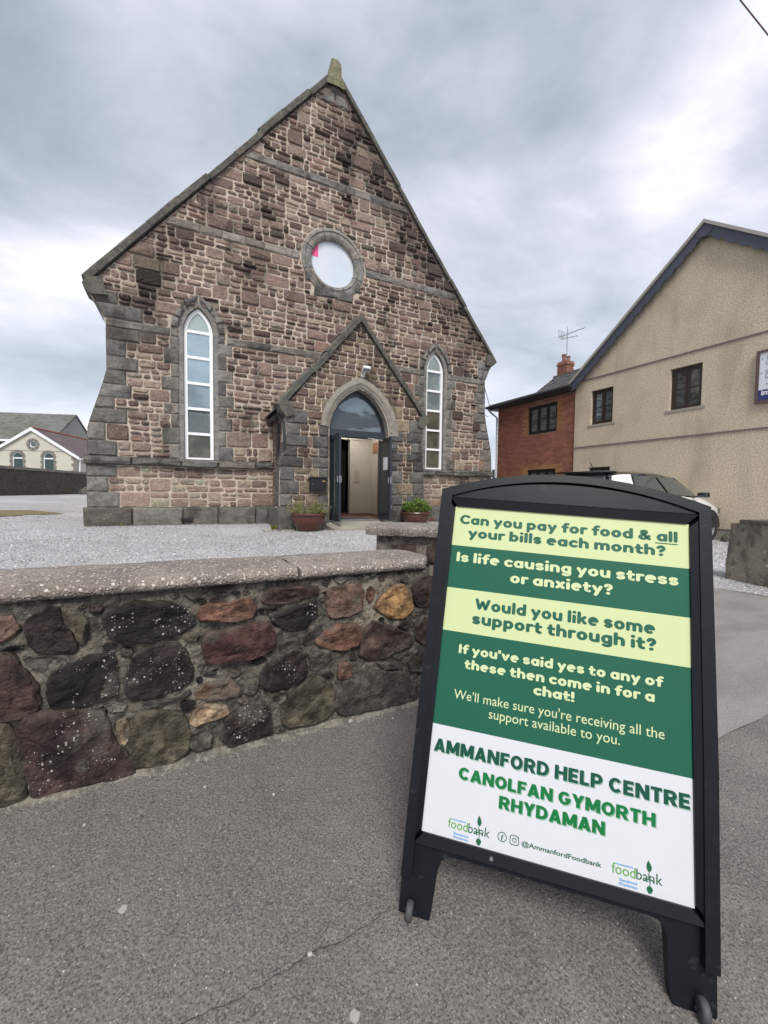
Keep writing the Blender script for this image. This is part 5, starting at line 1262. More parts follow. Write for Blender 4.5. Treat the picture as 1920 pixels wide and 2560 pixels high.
    def text(body, ul, ur, vb, cap, ink, bold=.0, d=.0022, vb2=None, space=1.0, name='lettering', caps_ref='H', word=1.0):
        cu = bpy.data.curves.new('tmp', 'FONT'); cu.body = body; cu.size = 1; cu.offset = 0; cu.fill_mode = 'BOTH'; cu.resolution_u = 3; cu.space_character = space; cu.space_word = word
        o = bpy.data.objects.new('tmp', cu); COL.objects.link(o)
        me = bpy.data.meshes.new_from_object(o.evaluated_get(bpy.context.evaluated_depsgraph_get())); bpy.data.objects.remove(o); bpy.data.curves.remove(cu)
        xs = [v.co.x for v in me.vertices]; x0, x1 = min(xs), max(xs); capu = .729+2*bold; sy = cap/capu; sx = (ur-ul)/(x1-x0); vb2 = vb if vb2 is None else vb2
        # heavy rounded letters: copies of the outline spread round a small circle, each a hair above the last
        mb = MB(); rd = bold*SPREAD; x0 -= rd; x1 += rd; sx = (ur-ul)/(x1-x0); capu = .729+2*rd*VS; sy = cap/capu; nc = 12 if bold > .01 else 1
        for c_ in range(nc+(1 if nc > 1 else 0)):
            ox, oy = (rd*math.cos(2*math.pi*c_/nc), rd*VS*math.sin(2*math.pi*c_/nc)) if (nc > 1 and c_ < nc) else (0, 0)
            off = len(mb.v)
            for v in me.vertices: mb.vert(BD(ul+(v.co.x+ox-x0)*sx, vb-(v.co.y+oy+rd*VS)*sy, d+c_*1e-5))
            for p in me.polygons: mb.face([off+i for i in p.vertices])
        bpy.data.meshes.remove(me)
        return mb.build(name, INK[ink], po)
    B = .030
    # chunky rounded lettering drawn as thick round-ended strokes
    def arcp(cx, cy, rx, ry, a0, a1, n=12): return [(cx+rx*math.cos(R(a0+(a1-a0)*i/n)), cy+ry*math.sin(R(a0+(a1-a0)*i/n))) for i in range(n+1)]
    O_ = lambda cx=.31: arcp(cx, .37, .195, .255, 0, 360, 18)
    GL = {
        'a': (.62, [O_(), [(.505, .625), (.505, .115)]]), 'b': (.62, [[(.115, .93), (.115, .115)], O_()]), 'c': (.55, [arcp(.32, .37, .205, .255, 52, 308)]),
        'd': (.62, [O_(), [(.505, .93), (.505, .115)]]), 'e': (.62, [[(.14, .405), (.50, .405)], arcp(.315, .37, .20, .265, 8, 292, 14)]),
        'f': (.44, [arcp(.36, .77, .145, .15, 72, 180, 6)+[(.215, .115)], [(.09, .585), (.36, .585)]]),
        'g': (.62, [O_(), [(.505, .625), (.505, 0)]+arcp(.31, -.0, .195, .15, 0, -140, 8)]), 'h': (.61, [[(.115, .93), (.115, .115)], arcp(.305, .42, .19, .205, 180, 0, 10)+[(.495, .115)]]),
        'i': (.23, [[(.115, .60), (.115, .115)], [(.115, .915)]]), 'k': (.58, [[(.115, .93), (.115, .115)], [(.45, .60), (.17, .34)], [(.25, .40), (.47, .125)]]), 'l': (.23, [[(.115, .93), (.115, .115)]]),
        'm': (.93, [[(.115, .625), (.115, .115)], arcp(.29, .44, .175, .185, 180, 0, 8)+[(.465, .115)], arcp(.64, .44, .175, .185, 180, 0, 8)+[(.815, .115)]]),
        'n': (.61, [[(.115, .625), (.115, .115)], arcp(.305, .42, .19, .205, 180, 0, 10)+[(.495, .115)]]), 'o': (.62, [O_()]), 'p': (.62, [[(.115, .625), (.115, -.16)], O_()]),
        'r': (.42, [[(.115, .625), (.115, .115)], arcp(.30, .42, .185, .205, 175, 72, 6)]),
        's': (.53, [arcp(.265, .50, .15, .125, 35, 270, 9)+arcp(.265, .24, .15, .125, 90, -145, 9)]), 't': (.46, [[(.19, .82), (.19, .27)]+arcp(.33, .26, .14, .145, 180, 285, 6), [(.09, .585), (.37, .585)]]),
        'u': (.61, [[(.115, .625), (.115, .32)]+arcp(.305, .32, .19, .205, 180, 360, 10), [(.495, .625), (.495, .115)]]), 'v': (.60, [[(.11, .62), (.30, .13), (.49, .62)]]),
        'w': (.86, [[(.11, .62), (.27, .13), (.43, .50), (.59, .13), (.75, .62)]]), 'x': (.58, [[(.12, .62), (.46, .12)], [(.46, .62), (.12, .12)]]), 'y': (.60, [[(.11, .62), (.31, .17)], [(.50, .62), (.22, -.14)]]),
        'C': (.72, [arcp(.42, .5, .30, .385, 48, 312, 16)]), 'I': (.24, [[(.12, .885), (.12, .115)]]), 'W': (1.02, [[(.12, .88), (.31, .13), (.51, .72), (.71, .13), (.90, .88)]]),
        '&': (.76, [[(.64, .125), (.24, .62)]+arcp(.34, .74, .13, .14, 205, -30, 9)+[(.20, .40)]+arcp(.30, .28, .185, .165, 140, 300, 8)+[(.62, .40)]]),
        '?': (.52, [arcp(.26, .70, .145, .18, 165, -70, 10)+[(.26, .43)], [(.26, .115)]]), '!': (.25, [[(.12, .88), (.12, .43)], [(.12, .115)]]), "'": (.2, [[(.10, .90), (.09, .74)]]),
    }
    def chunky(body, ul, ur, vb, cap, ink, hw=.106):
        w = sum((GL[c][0]+.055) if c != ' ' else .24 for c in body)-.055; sx = (ur-ul)/w; x = 0; mb = MB(); lay = 0
        for ch_ in body:
            if ch_ == ' ': x += .24; continue
            wd_, strokes = GL[ch_]
            for st in strokes:
                lay = (lay+1) % 7; d = .0022+lay*2e-5
                pt = lambda px, py, k=0: BD(ul+(x+px)*sx, vb-py*cap, d+k*4e-6)
                for (a, b), (c, e) in zip(st, st[1:]):
                    l = math.hypot(c-a, e-b) or 1; nx, ny = -(e-b)/l*hw, (c-a)/l*hw
                    mb.poly([pt(a-nx, b-ny), pt(c-nx, e-ny), pt(c+nx, e+ny), pt(a+nx, b+ny)])
                for k, (a, b) in enumerate(st): rr_ = hw*(1.12 if len(st) == 1 else 1); mb.poly([pt(a+rr_*math.cos(R(22.5*i)), b+rr_*math.sin(R(22.5*i)), 1+k % 3) for i in range(16)])
            x += wd_+.055
        return mb.build('lettering', INK[ink], po)
    chunky('Can you pay for food & all', .0155, .5590, .0495, .0272, 'g'); chunky('your bills each month?', .0425, .5325, .0868, .0272, 'g')
    mb = MB(); mb.poly([BD(.5085, .0555, .0022), BD(.5590, .0555, .0022), BD(.5590, .0532, .0022), BD(.5085, .0532, .0022)]); mb.build('underline', INK['g'], po)
    chunky('Is life causing you stress', .0165, .5600, .1575, .0275, 'l'); chunky('or anxiety?', .164, .4143, .1990, .0275, 'l')
    chunky('Would you like some', .0785, .5091, .2812, .0300, 'g'); chunky('support through it?', .0742, .512, .3200, .0300, 'g')
    chunky("If you've said yes to any of", .047, .525, .4000, .0240, 'l'); chunky('these then come in for a', .0658, .5086, .4362, .0240, 'l'); chunky('chat!', .2394, .3353, .4688, .0240, 'l')
    text("We'll make sure you're receiving all the", .046, .5286, .5128, .0240, 'l', .004); text('support available to you.', .1369, .4366, .5441, .0240, 'l', .004)
    # heavy square-ended capitals
    CG = {'A': (.84, [('s', (.13, 0), (.42, 1)), ('s', (.71, 0), (.42, 1)), ('s', (.2, .27), (.64, .27))]), 'M': (.98, [('s', (.13, 0), (.13, 1)), ('s', (.85, 0), (.85, 1)), ('s', (.15, 1), (.49, .12)), ('s', (.83, 1), (.49, .12))]),
          'N': (.84, [('s', (.13, 0), (.13, 1)), ('s', (.71, 0), (.71, 1)), ('s', (.13, 1), (.71, 0))]), 'F': (.64, [('s', (.13, 0), (.13, 1)), ('s', (.05, .89), (.62, .89)), ('s', (.05, .5), (.56, .5))]),
          'O': (.86, [('a', arcp(.43, .5, .30, .39, 0, 360, 20))]), 'R': (.80, [('s', (.13, 0), (.13, 1)), ('a', [(.13, .89), (.42, .89)]+arcp(.44, .67, .20, .22, 90, -90, 8)+[(.13, .45)]), ('s', (.40, .5), (.66, 0))]),
          'P': (.76, [('s', (.13, 0), (.13, 1)), ('a', [(.13, .89), (.40, .89)]+arcp(.42, .65, .21, .24, 90, -90, 8)+[(.13, .41)])]), 'D': (.82, [('s', (.13, 0), (.13, 1)), ('a', [(.13, .89), (.33, .89)]+arcp(.36, .5, .33, .39, 90, -90, 12)+[(.13, .11)])]),
          'H': (.82, [('s', (.13, 0), (.13, 1)), ('s', (.69, 0), (.69, 1)), ('s', (.1, .5), (.7, .5))]), 'E': (.66, [('s', (.13, 0), (.13, 1)), ('s', (.05, .89), (.63, .89)), ('s', (.05, .5), (.58, .5)), ('s', (.05, .11), (.63, .11))]),
          'L': (.62, [('s', (.13, 0), (.13, 1)), ('s', (.05, .11), (.60, .11))]), 'C': (.82, [('a', arcp(.43, .5, .30, .39, 38, 322, 16))]), 'T': (.70, [('s', (.35, 0), (.35, 1)), ('s', (.02, .89), (.68, .89))]),
          'G': (.86, [('a', arcp(.43, .5, .30, .39, 40, 360, 18)), ('s', (.45, .44), (.84, .44))]), 'Y': (.80, [('s', (.40, 0), (.40, .45)), ('s', (.12, 1), (.40, .38)), ('s', (.68, 1), (.40, .38))])}
    def capitals(body, ul, ur, vb, cap, ink, dd, name, hw=.125):
        w = sum((CG[c][0]+.07) if c != ' ' else .30 for c in body)-.07; sx = (ur-ul)/w; x = 0; mb = MB(); lay = 0
        for ch_ in body:
            if ch_ == ' ': x += .30; continue
            for st in CG[ch_][1]:
                lay = (lay+1) % 7; pt = lambda px, py, k=0: BD(ul+(x+px)*sx, vb-py*cap, dd+lay*1.2e-5+k*3e-6)
                if st[0] == 's':
                    (a, b), (c, e) = st[1:]
                    if abs(e-b) > abs(c-a)*.6: k = hw*math.hypot(c-a, e-b)/abs(e-b); q = [pt(a-k, b), pt(a+k, b), pt(c+k, e), pt(c-k, e)]
                    else: q = [pt(a, b-hw*.88), pt(c, e-hw*.88), pt(c, e+hw*.88), pt(a, b+hw*.88)]
                    mb.poly(q)
                else:
                    L_ = st[1]
                    for (a, b), (c, e) in zip(L_, L_[1:]):
                        l = math.hypot(c-a, e-b) or 1; nx, ny = -(e-b)/l*hw*.98, (c-a)/l*hw*.9; mb.poly([pt(a-nx, b-ny), pt(c-nx, e-ny), pt(c+nx, e+ny), pt(a+nx, b+ny)])
                    for k, (a, b) in enumerate(L_[1:-1] if ch_ in 'RPDCG' else L_): mb.poly([pt(a+hw*.96*math.cos(R(30*i)), b+hw*.88*math.sin(R(30*i)), 1+k % 3) for i in range(12)])
            x += CG[ch_][0]+.07
        return mb.build(name, INK[ink], po)
    for body, ul, ur, vb, cap, ink in (('AMMANFORD HELP CENTRE', .0088, .5784, .6458, .0305, 't'), ('CANOLFAN GYMORTH', .0762, .5106, .6963, .0275, 'e'), ('RHYDAMAN', .1765, .4093, .7383, .0275, 'e')):
        capitals(body, ul+.0022, ur+.0022, vb+.0026, cap, 's', .0018, 'letter_shadow'); capitals(body, ul, ur, vb, cap, ink, .0023, 'lettering')
    def logo(u, v):
        text('food', u, u+.0475, v, .0215, 'a', .004); text('bank', u+.0487, u+.0996, v-.0003, .0215, 'd', .004)
        text('Ammanford', u+.0086, u+.042, v-.0180, .0042, 'b', .02); text('Bancbwyd', u+.016, u+.0503, v+.0115, .0052, 'b', .02); text('Rhydaman', u+.0155, u+.051, v+.0190, .0052, 'b', .02)
        cx = u+.0745
        def leafp(c, tip, wdt, par=0):
            mb = MB(); L_ = []; 
            for i in range(9): t = i/8; w = wdt*math.sin(math.pi*min(1, t**.75)); L_.append((c[0]+(tip[0]-c[0])*t+w, c[1]+(tip[1]-c[1])*t))
            for i in range(8, -1, -1): t = i/8; w = wdt*.75*math.sin(math.pi*min(1, t**.75)); L_.append((c[0]+(tip[0]-c[0])*t-w, c[1]+(tip[1]-c[1])*t))
            mb.poly([BD(a, b, .0023) for a, b in L_]); mb.build('logo_leaf', INK['d'], po)
        leafp((cx-.001, v-.0195), (cx-.0025, v-.0425), .0058)
        mb = MB(); st = [(cx-.0006, v-.020), (cx-.0022, v-.010), (cx+.0012, v-.001), (cx+.0006, v+.0065)]
        for (a, b), (c, e) in zip(st, st[1:]): mb.poly([BD(a-.0006, b, .0026), BD(c-.0006, e, .0026), BD(c+.0006, e, .0026), BD(a+.0006, b, .0026)])
        mb.build('logo_stem', INK['d'], po)
        mb = MB(); mb.poly([BD(cx+.0005+(.0062 if math.sin(a) > -.2 else .0050)*math.cos(a), v+.0135-.0072*math.sin(a), .0023) for a in [2*math.pi*i/20 for i in range(20)]]); mb.build('logo_drop', INK['d'], po)
        for q in (-.012, .010):
            mb = MB(); mb.poly([BD(cx+.001, v-.006, .0025), BD(cx+q*.6, v-.0035, .0025), BD(cx+q, v-.001, .0025), BD(cx+q*.5, v-.0075, .0025)][::(1 if q > 0 else -1)]); mb.build('logo_leaflet', INK['d'], po)
    logo(.0617, .8070); logo(.4245, .8062)
    def ringp(cx, cy, r0, r1, sq=0, n=32):
        mb = MB()
        def pt(r, a):
            c, s = math.cos(a), math.sin(a)
            if sq: k = (abs(c)**sq+abs(s)**sq)**(-1/sq); c, s = c*k, s*k
            return BD(cx+r*c, cy+r*s, .0023)
        A = [(mb.vert(pt(r0, 2*math.pi*i/n)), mb.vert(pt(r1, 2*math.pi*i/n))) for i in range(n)]
        for i in range(n): a, b = A[i], A[(i+1) % n]; mb.face([a[0], b[0], b[1], a[1]])
        return mb
    ringp(.1895, .7965, .0088, .0104).build('social_icon_ring', INK['d'], po); text('f', .1868, .1922, .8040, .0128, 'd', .02)
    ringp(.2172, .7965, .0088, .0104, 5).build('social_icon_square', INK['d'], po); ringp(.2172, .7965, .0034, .0049).build('social_icon_lens', INK['d'], po)
    mb = MB(); mb.poly([BD(.2226+.0011*math.cos(a), .7911+.0011*math.sin(a), .0023) for a in [2*math.pi*i/10 for i in range(10)]][::-1]); mb.build('social_icon_dot', INK['d'], po)
    text('@AmmanfordFoodbank', .2332, .4039, .8030, .0105, 'd', .012)
    # feet and wheels, back leaf
    M_whl = mat('grey_rubber', (.06, .06, .065), .6, vary=[(40, 3, .4, .6, .5, (.05, .05, .05), MIX)])
    def wheel(u, v):
        c = BD(u, v, .010); mb = MB(); Mx = Matrix(((EN.x, E2.x, E1.x, c.x), (EN.y, E2.y, E1.y, c.y), (EN.z, E2.z, E1.z, c.z), (0, 0, 0, 1)))
        mb.lathe(None, [(.001, -.008), (.017, -.008), (.020, -.006), (.0215, 0), (.020, .006), (.017, .008), (.001, .008)], 20, Mx); mb.build('wheel', M_whl, root, smooth=True, sharp=50)
        mb = MB(); mb.tube([c-E1*.016, c+E1*.016], .0035, 8); mb.build('axle', M_p, root)
    wheel(-.008, .998); wheel(.592, .997)
    # back leaf, hinged at the top, leaning the other way
    hp = BD(0, -.06, -.03); Mt = Matrix.Translation(hp) @ Matrix.Rotation(R(33), 4, E1) @ Matrix.Translation(-hp)
    if (Mt @ BD(.3, .9, -.04)).dot(Vector((EN.x, EN.y, 0))) < BD(.3, .9, -.04).dot(Vector((EN.x, EN.y, 0))): Mt = Matrix.Translation(hp) @ Matrix.Rotation(R(-33), 4, E1) @ Matrix.Translation(-hp)
    lo2 = [p for p in outer]
    mb = plate(neg(outer), [], .038, .066, None, FR); mb.v = [tuple(Mt @ Vector(p)) for p in mb.v]; mb.build('back_leaf', M_p, root)
    mb = plate([(0, 0), (.5836, 0), (.5836, -.83), (0, -.83)], [], .066, .069, None, FR); mb.v = [tuple(Mt @ Vector(p)) for p in mb.v]; mb.build('back_panel', M_snap, root)
aboard()
# ------------------------------------------------------------------ beige roughcast house
M_rough = mat('beige_roughcast', (.60, .52, .39), .95, vary=[(34, 3, .42, .60, .7, (.33, .27, .18), MIX), (50, 2, .54, .66, .7, (.68, .61, .48), MIX), (1.2, 3, .45, .7, .3, (.33, .27, .185), MIX), ((1.1, 1.1, .22), 4, .5, .66, .42, (.27, .235, .185), MIX)], bump=[(36, .5, .012), (80, .5, .006)])
M_brownf = mat('dark_brown_frame', (.030, .018, .016), .4); M_band = mat('purple_grey_band', (.17, .13, .125), .7); M_barge = mat('slate_blue_bargeboard', (.060, .068, .095), .6)
M_wgl = glassmat('window_glass', (.22, .24, .25), .7, .06, vary=[((3, 3, 12), 3, .45, .6, .6, (.06, .06, .06), MIX)]); M_sill = mat('pale_sill', (.30, .27, .23), .8, bump=[(30, .4, .006)])
M_blind = mat('grey_blind', (.25, .25, .24), .7)
XH = 11.0
def PX(y, z, d=0): return Vector((XH-d, y, z))
def mirror_plate(outer, holes, x0, x1):
    """plate in the YZ plane; outline given as (y,z)"""
    mb = plate(outer, holes, x0, x1); mb.v = [(v[1], v[0], v[2]) for v in mb.v]; mb.f = [f[::-1] for f in mb.f]; return mb
def casement(par, y0, y1, z0, z1, X, cols, mate=M_brownf, bars=1, sill=True, glass=None):
    """window seen from -X: frame, casements, panes"""
    w = sub('window', par); g = glass or M_wgl
    mirror_plate([(y0, z0), (y1, z0), (y1, z1), (y0, z1)], [[(y0+.05, z0+.05), (y1-.05, z0+.05), (y1-.05, z1-.05), (y0+.05, z1-.05)]], X-.005, X+.06).build('frame', mate, w)
    n = cols; cw = (y1-y0-.08)/n
    for k in range(n):
        a = y0+.04+cw*k; b = a+cw
        mirror_plate([(a+.004, z0+.045), (b-.004, z0+.045), (b-.004, z1-.045), (a+.004, z1-.045)], [[(a+.055, z0+.10), (b-.055, z0+.10), (b-.055, z1-.10), (a+.055, z1-.10)]], X+.008, X+.045).build('casement', mate, w)
        zs = [z0+.10+(z1-z0-.20)*i/(bars+1) for i in range(bars+2)]
        for i in range(bars+1):
            mb = MB(); mb.box(X+.028, X+.036, a+.054, b-.054, zs[i]+(.012 if i else 0), zs[i+1]-(.012 if i < bars else 0)); mb.build('pane', g, w)
            if i: mb = MB(); mb.box(X+.015, X+.04, a+.054, b-.054, zs[i]-.012, zs[i]+.012); mb.build('glazing_bar', mate, w)
    if sill: mb = MB(); mb.bbox(X-.10, X+.03, y0-.09, y1+.09, z0-.075, z0-.004, .01); mb.build('sill', M_sill, w)
def beige_house():
    h = thing('beige_house', 'beige roughcast house gable with scalloped blue bargeboards and dark framed windows', 'house', (XH+2, 5.5, 0))
    GA, YA, EV, Y0, Y1 = 7.22, 5.52, 4.42, 2.07, 8.97
    wins = [(7.72, 8.42, 3.09, 4.09, 2, 1), (5.50, 6.21, 3.14, 4.155, 2, 1), (7.74, 8.42, .85, 1.83, 2, 1), (3.0, 3.7, .85, 1.83, 2, 1)]
    out = [(Y0, -.2), (Y1, -.2), (Y1, EV), (YA, GA), (Y0, EV)]
    mirror_plate(out, [[(a, z0), (b, z0), (b, z1), (a, z1)] for a, b, z0, z1, _, _ in wins], XH, XH+.3).build('gable_wall', M_rough, h)
    for a, b, z0, z1, c, r in wins: casement(h, a+.003, b-.003, z0+.003, z1-.003, XH+.085, c, bars=r)
    # slatted blinds in the upper lights
    for a, b, zt in ((7.80, 8.02, 4.0), (8.12, 8.34, 4.0), (5.58, 5.80, 4.06), (5.91, 6.13, 4.06)):
        mb = MB()
        for k in range(7): mb.box(XH+.116, XH+.119, a, b, zt-.03-k*.045, zt-k*.045-.012)
        mb.build('blind', M_blind, h)
    for (za, zb) in ((2.44, 2.475), (4.44, 4.475)):
        mb = MB(); mb.box(XH-.022, XH+.01, Y0, Y1, za, zb); mb.build('drip_moulding', M_band, h)
    mb = MB(); mb.box(XH-.015, XH+.01, Y0, Y1, -.2, .255); mb.build('plinth', M_concrete, h)
    mb = MB(); mb.box(XH-.025, XH+.012, Y0+.001, Y1-.001, .256, .275); mb.build('bell_cast', M_band, h)
    # bargeboards: scalloped lower edge
    sl = (GA-EV)/(YA-Y0); L_ = math.hypot(YA-Y0, GA-EV)
    for s in (1, -1):
        ye = Y1+.16 if s > 0 else Y0-.16; u = Vector((0, YA-ye, sl*abs(YA-ye))).normalized(); n = Vector((0, -u.z*(-1 if s > 0 else 1)*-1, abs(u.y))); n = Vector((0, u.z*(1 if s > 0 else -1), abs(u.y))).normalized()
        p0 = Vector((XH-.15, ye, EV-sl*.16+.02)); Lh = (Vector((XH-.15, YA, GA+.02))-p0).length
        up = [p0+u*0+n*.02, p0+u*Lh+Vector((0, 0, .05/abs(n.z)))]
        low = []; m = 15
        for k in range(m):
            for t in (0, .17, .33, .5, .67, .83):
                q = (k+t)/m; dd = .15+.055*math.sin(math.pi*t); low.append(p0+u*(Lh*q)-n*dd)
        low.append(p0+u*Lh-Vector((0, 0, .15/abs(n.z))))
        mb = MB(); pts = up+low[::-1]
        # triangulated strip
        top = [up[0]+(up[1]-up[0])*(i/(len(low)-1)) for i in range(len(low))]
        for dx in (0, .025):
            I = [mb.vert(p+Vector((dx, 0, 0))) for p in top]; J = [mb.vert(p+Vector((dx, 0, 0))) for p in low]
            for i in range(len(low)-1): mb.face([I[i], J[i], J[i+1], I[i+1]])
        nn_ = len(low); 
        for i in range(nn_-1): mb.face([nn_+i, 3*nn_+i, 3*nn_+i+1, nn_+i+1])
        mb.build('bargeboard', M_barge, h)
        a = p0-u*.03; b = p0+u*Lh; mb = MB(); off = Vector((-.05, 0, 0))
        mb.prism([a+n*.022+off, b+Vector((0, 0, .022/abs(n.z)))+off, b+Vector((0, 0, .085/abs(n.z)))+off, a+n*.085+off], Vector((.12, 0, 0))); mb.build('verge_trim', mat('pale_verge', (.33, .31, .28), .8), h)
        mb = MB(); mb.prism([a+n*.018, b+Vector((0, 0, .018/abs(n.z))), b+Vector((0, 0, .06/abs(n.z))), a+n*.06], Vector((9, 0, 0))); mb.v = [(max(v[0], XH-.075), v[1], v[2]) for v in mb.v]; mb.build('roof', M_slate, h)
    mb = MB(); mb.box(XH+.3, XH+9, Y0, Y0+.3, -.2, EV-.02); mb.box(XH+.3, XH+9, Y1-.3, Y1, -.2, EV-.02); mb.box(XH+.31, XH+.33, Y0+.3, Y1-.3, 0, EV); mb.build('side_wall', M_rough, h)
beige_house()
_h = bpy.data.objects['beige_house']; mb = MB(); mb.prism([Vector((XH-.163, y, z)) for y, z in ((5.52-.20, 7.12), (5.52-.13, 7.0), (5.52, 6.965), (5.52+.13, 7.0), (5.52+.20, 7.12), (5.52, 7.285))], Vector((.10, 0, 0))); mb.build('apex_board', M_barge, _h)
def _x(): pass
def info_board():
    r = thing('notice_board', 'white and navy sign board with brown frame fixed high on the beige house', 'sign', (XH-.05, 3.6, 2.98)); X = XH-.06
    ya, yb, z0, z1 = 2.5, 4.462, 2.975, 4.07
    mirror_plate([(ya, z0), (yb, z0), (yb, z1), (ya, z1)], [[(ya+.055, z0+.055), (yb-.055, z0+.055), (yb-.055, z1-.055), (ya+.055, z1-.055)]], X-.012, X+.058).build('frame', mat('brown_frame', (.10, .06, .055), .5), r)
    mb = MB(); mb.box(X+.01, X+.05, ya+.054, yb-.054, z0+.275, z1-.054); mb.build('white_panel', mat('white_board', (.66, .69, .74), .35), r)
    mb = MB(); mb.box(X+.008, X+.05, ya+.054, yb-.054, z0+.054, z0+.274); mb.build('navy_panel', mat('navy_board', (.012, .022, .16), .35), r)
    def tx(body, y, z, size, m, bold=.0):
        cu = bpy.data.curves.new('tmp', 'FONT'); cu.body = body; cu.size = size; cu.offset = bold; o = bpy.data.objects.new('tmp', cu); COL.objects.link(o)
        me = bpy.data.meshes.new_from_object(o.evaluated_get(bpy.context.evaluated_depsgraph_get())); bpy.data.objects.remove(o); bpy.data.curves.remove(cu)
        mb = MB()
        for v in me.vertices: mb.vert((X+.005, y-v.co.x, z+v.co.y))
        for p in me.polygons: mb.face(list(p.vertices)[::1])
        mb.build('lettering', m, r)
    g = mat('grey_print', (.22, .25, .30), .5); w = mat('white_print', (.8, .82, .85), .5)
    tx('In', 4.30, 3.86, .13, g); tx('Cr', 4.31, 3.75, .13, g); tx('Sa', 4.31, 3.56, .13, g); tx('In', 4.31, 3.46, .13, g); tx('info', 4.36, 3.14, .15, w, .004)
    for z, y in ((3.895, 4.36), (3.60, 4.37), (3.36, 4.27)):
        mb = MB(); mb.box(X+.004, X+.0055, y-.012, y+.012, z-.012, z+.012); mb.build('bullet', g, r)
info_board()

# ------------------------------------------------------------------ red brick house
def brick_house():
    h = thing('brick_house', 'red brick two storey house wing with dark windows, beyond the chapel', 'house', (12.5, 10.8, 0)); X = 11.06
    Ya, Yb, ZT = 8.975, 12.49, 4.24
    wins = [(9.70, 10.95, 3.09, 4.055, 3), (9.70, 10.93, .9, 1.86, 3)]
    M_bm = mat('brick_mortar', (.22, .13, .10), .95); mirror_plate([(Ya, -.2), (Yb, -.2), (Yb, ZT), (Ya, ZT)], [[(a, z0), (b, z0), (b, z1), (a, z1)] for a, b, z0, z1, _ in wins], X, X+.25).build('wall', M_bm, h)
    M_br = mat('red_brick', (1, 1, 1), .85, tint=True, vary=[(9, 3, .4, .65, .3, (.6, .55, .5), MUL)], bump=[(60, .5, .005)])
    mb = MB(); rng = random.Random(3); z = 0; row = 0
    while z < ZT-.06:
        y = Ya-.112*(row % 2)
        while y < Yb:
            a, b = max(y+.005, Ya), min(y+.215, Yb); y += .225
            if b-a < .03: continue
            hit = [w for w in wins if z+.07 > w[2]-.0 and z < w[3]+.0 and b > w[0] and a < w[1]]
            if hit:
                w = hit[0]
                if a < w[0]: b = min(b, w[0])
                elif b > w[1]: a = max(a, w[1])
                else: continue
                if b-a < .02: continue
            q = rng.uniform(.8, 1.2); t = (.27*q, .105*q, .065*q)
            if any(w[2]-.02 < z+.03 < w[3]+.02 and (abs(b-w[0]) < .12 or abs(a-w[1]) < .12) for w in wins): t = (.32*q, .155*q, .065*q)
            if 1.86 < z+.03 < 2.03 and 9.5 < (a+b)/2 < 11.16: t = (.34*q, .17*q, .07*q)
            mb.tint = t; e = rng.uniform(.006, .010); mb.box(X-e, X+.01, a, b, z, z+.063)
        z += .075; row += 1
    o = mb.build('brickwork', M_br, h); o['kind'] = 'stuff'
    for a, b, z0, z1, c in wins: casement(h, a+.003, b-.003, z0+.003, z1-.003, X+.05, c, mate=mat('black_frame', (.012, .012, .014), .4), bars=1, sill=False)
    mb = MB(); mb.box(X+.26, X+.28, Ya, Yb, 0, ZT); mb.build('dark_room', M_dark, h)
    M_f = mat('dark_fascia', (.03, .028, .028), .5)
    mb = MB(); mb.box(X-.22, X+.3, Ya+.01, Yb+.30, ZT, ZT+.10); mb.box(X-.24, X-.20, Ya+.01, Yb+.32, ZT+.0, ZT+.16); mb.build('fascia', M_f, h)
    mb = MB(); mb.tube([(X-.29, Ya+.01, ZT+.12), (X-.29, Yb+.38, ZT+.11)], .055, 8); mb.build('gutter', M_f, h)
    mb = MB(); mb.tube([(X-.29, Yb+.30, ZT+.08), (X-.2, Yb+.16, ZT-.12), (X-.05, Yb+.02, ZT-.3), (X-.05, Yb-.01, .2)], .036, 8); mb.build('downpipe', mat('white_pipe', (.45, .45, .45), .5), h)
    mb = MB(); mb.tube([(X-.09, Yb+.10, 1.95), (X-.09, Yb+.06, 1.2), (X-.12, Yb+.02, .3)], .05, 8); mb.build('soil_pipe', M_f, h)
    mb = MB(); mb.prism([Vector((X-.22, Ya+.02, ZT+.16)), Vector((X+2.2, Ya+.02, ZT+.20)), Vector((X+2.2, Yb+.3, ZT+.20)), Vector((X-.22, Yb+.3, ZT+.16))], Vector((0, 0, .05))); mb.build('low_roof', M_slate, h)
    # main slope with slates behind the fascia
    mb = MB(); a0, r0 = Vector((X+.05, 0, ZT+.12)), Vector((12.38, 0, 5.28)); n = 9; u = (r0-a0)/n; nn_ = Vector((-u.z, 0, u.x)).normalized()
    for k in range(n):
        y = Ya-1.2+(.12 if k % 2 else 0)
        while y < 10.98:
            y1 = min(y+.25, 11.0); p = a0+u*k; q = a0+u*(k+1.2); e = rng.uniform(0, .008)
            mb.prism([Vector((p.x, y+.004, p.z))+nn_*(.03+e), Vector((q.x, y+.004, q.z))+nn_*(.01+e), Vector((q.x, y1-.004, q.z))+nn_*(.01+e), Vector((p.x, y1-.004, p.z))+nn_*(.03+e)], nn_*.012); y += .25
    o = mb.build('roof_slates', M_slate, h); o['kind'] = 'stuff'
    mb = MB(); mb.prism([a0+Vector((0, Ya-1.2, 0)), r0+Vector((0, Ya-1.2, 0)), Vector((13.6, Ya-1.2, 4.36))], Vector((0, 10.96-Ya+1.2, 0))); mb.build('roof_body', M_slate, h)
    mb = MB()
    for k in range(7): mb.tube([(12.38, Ya-1.0+k*.44, 5.30), (12.38, Ya-1.0+k*.44+.43, 5.30)], .06, 8)
    mb.build('ridge_tiles', mat('ridge_tile', (.10, .08, .075), .8), h)
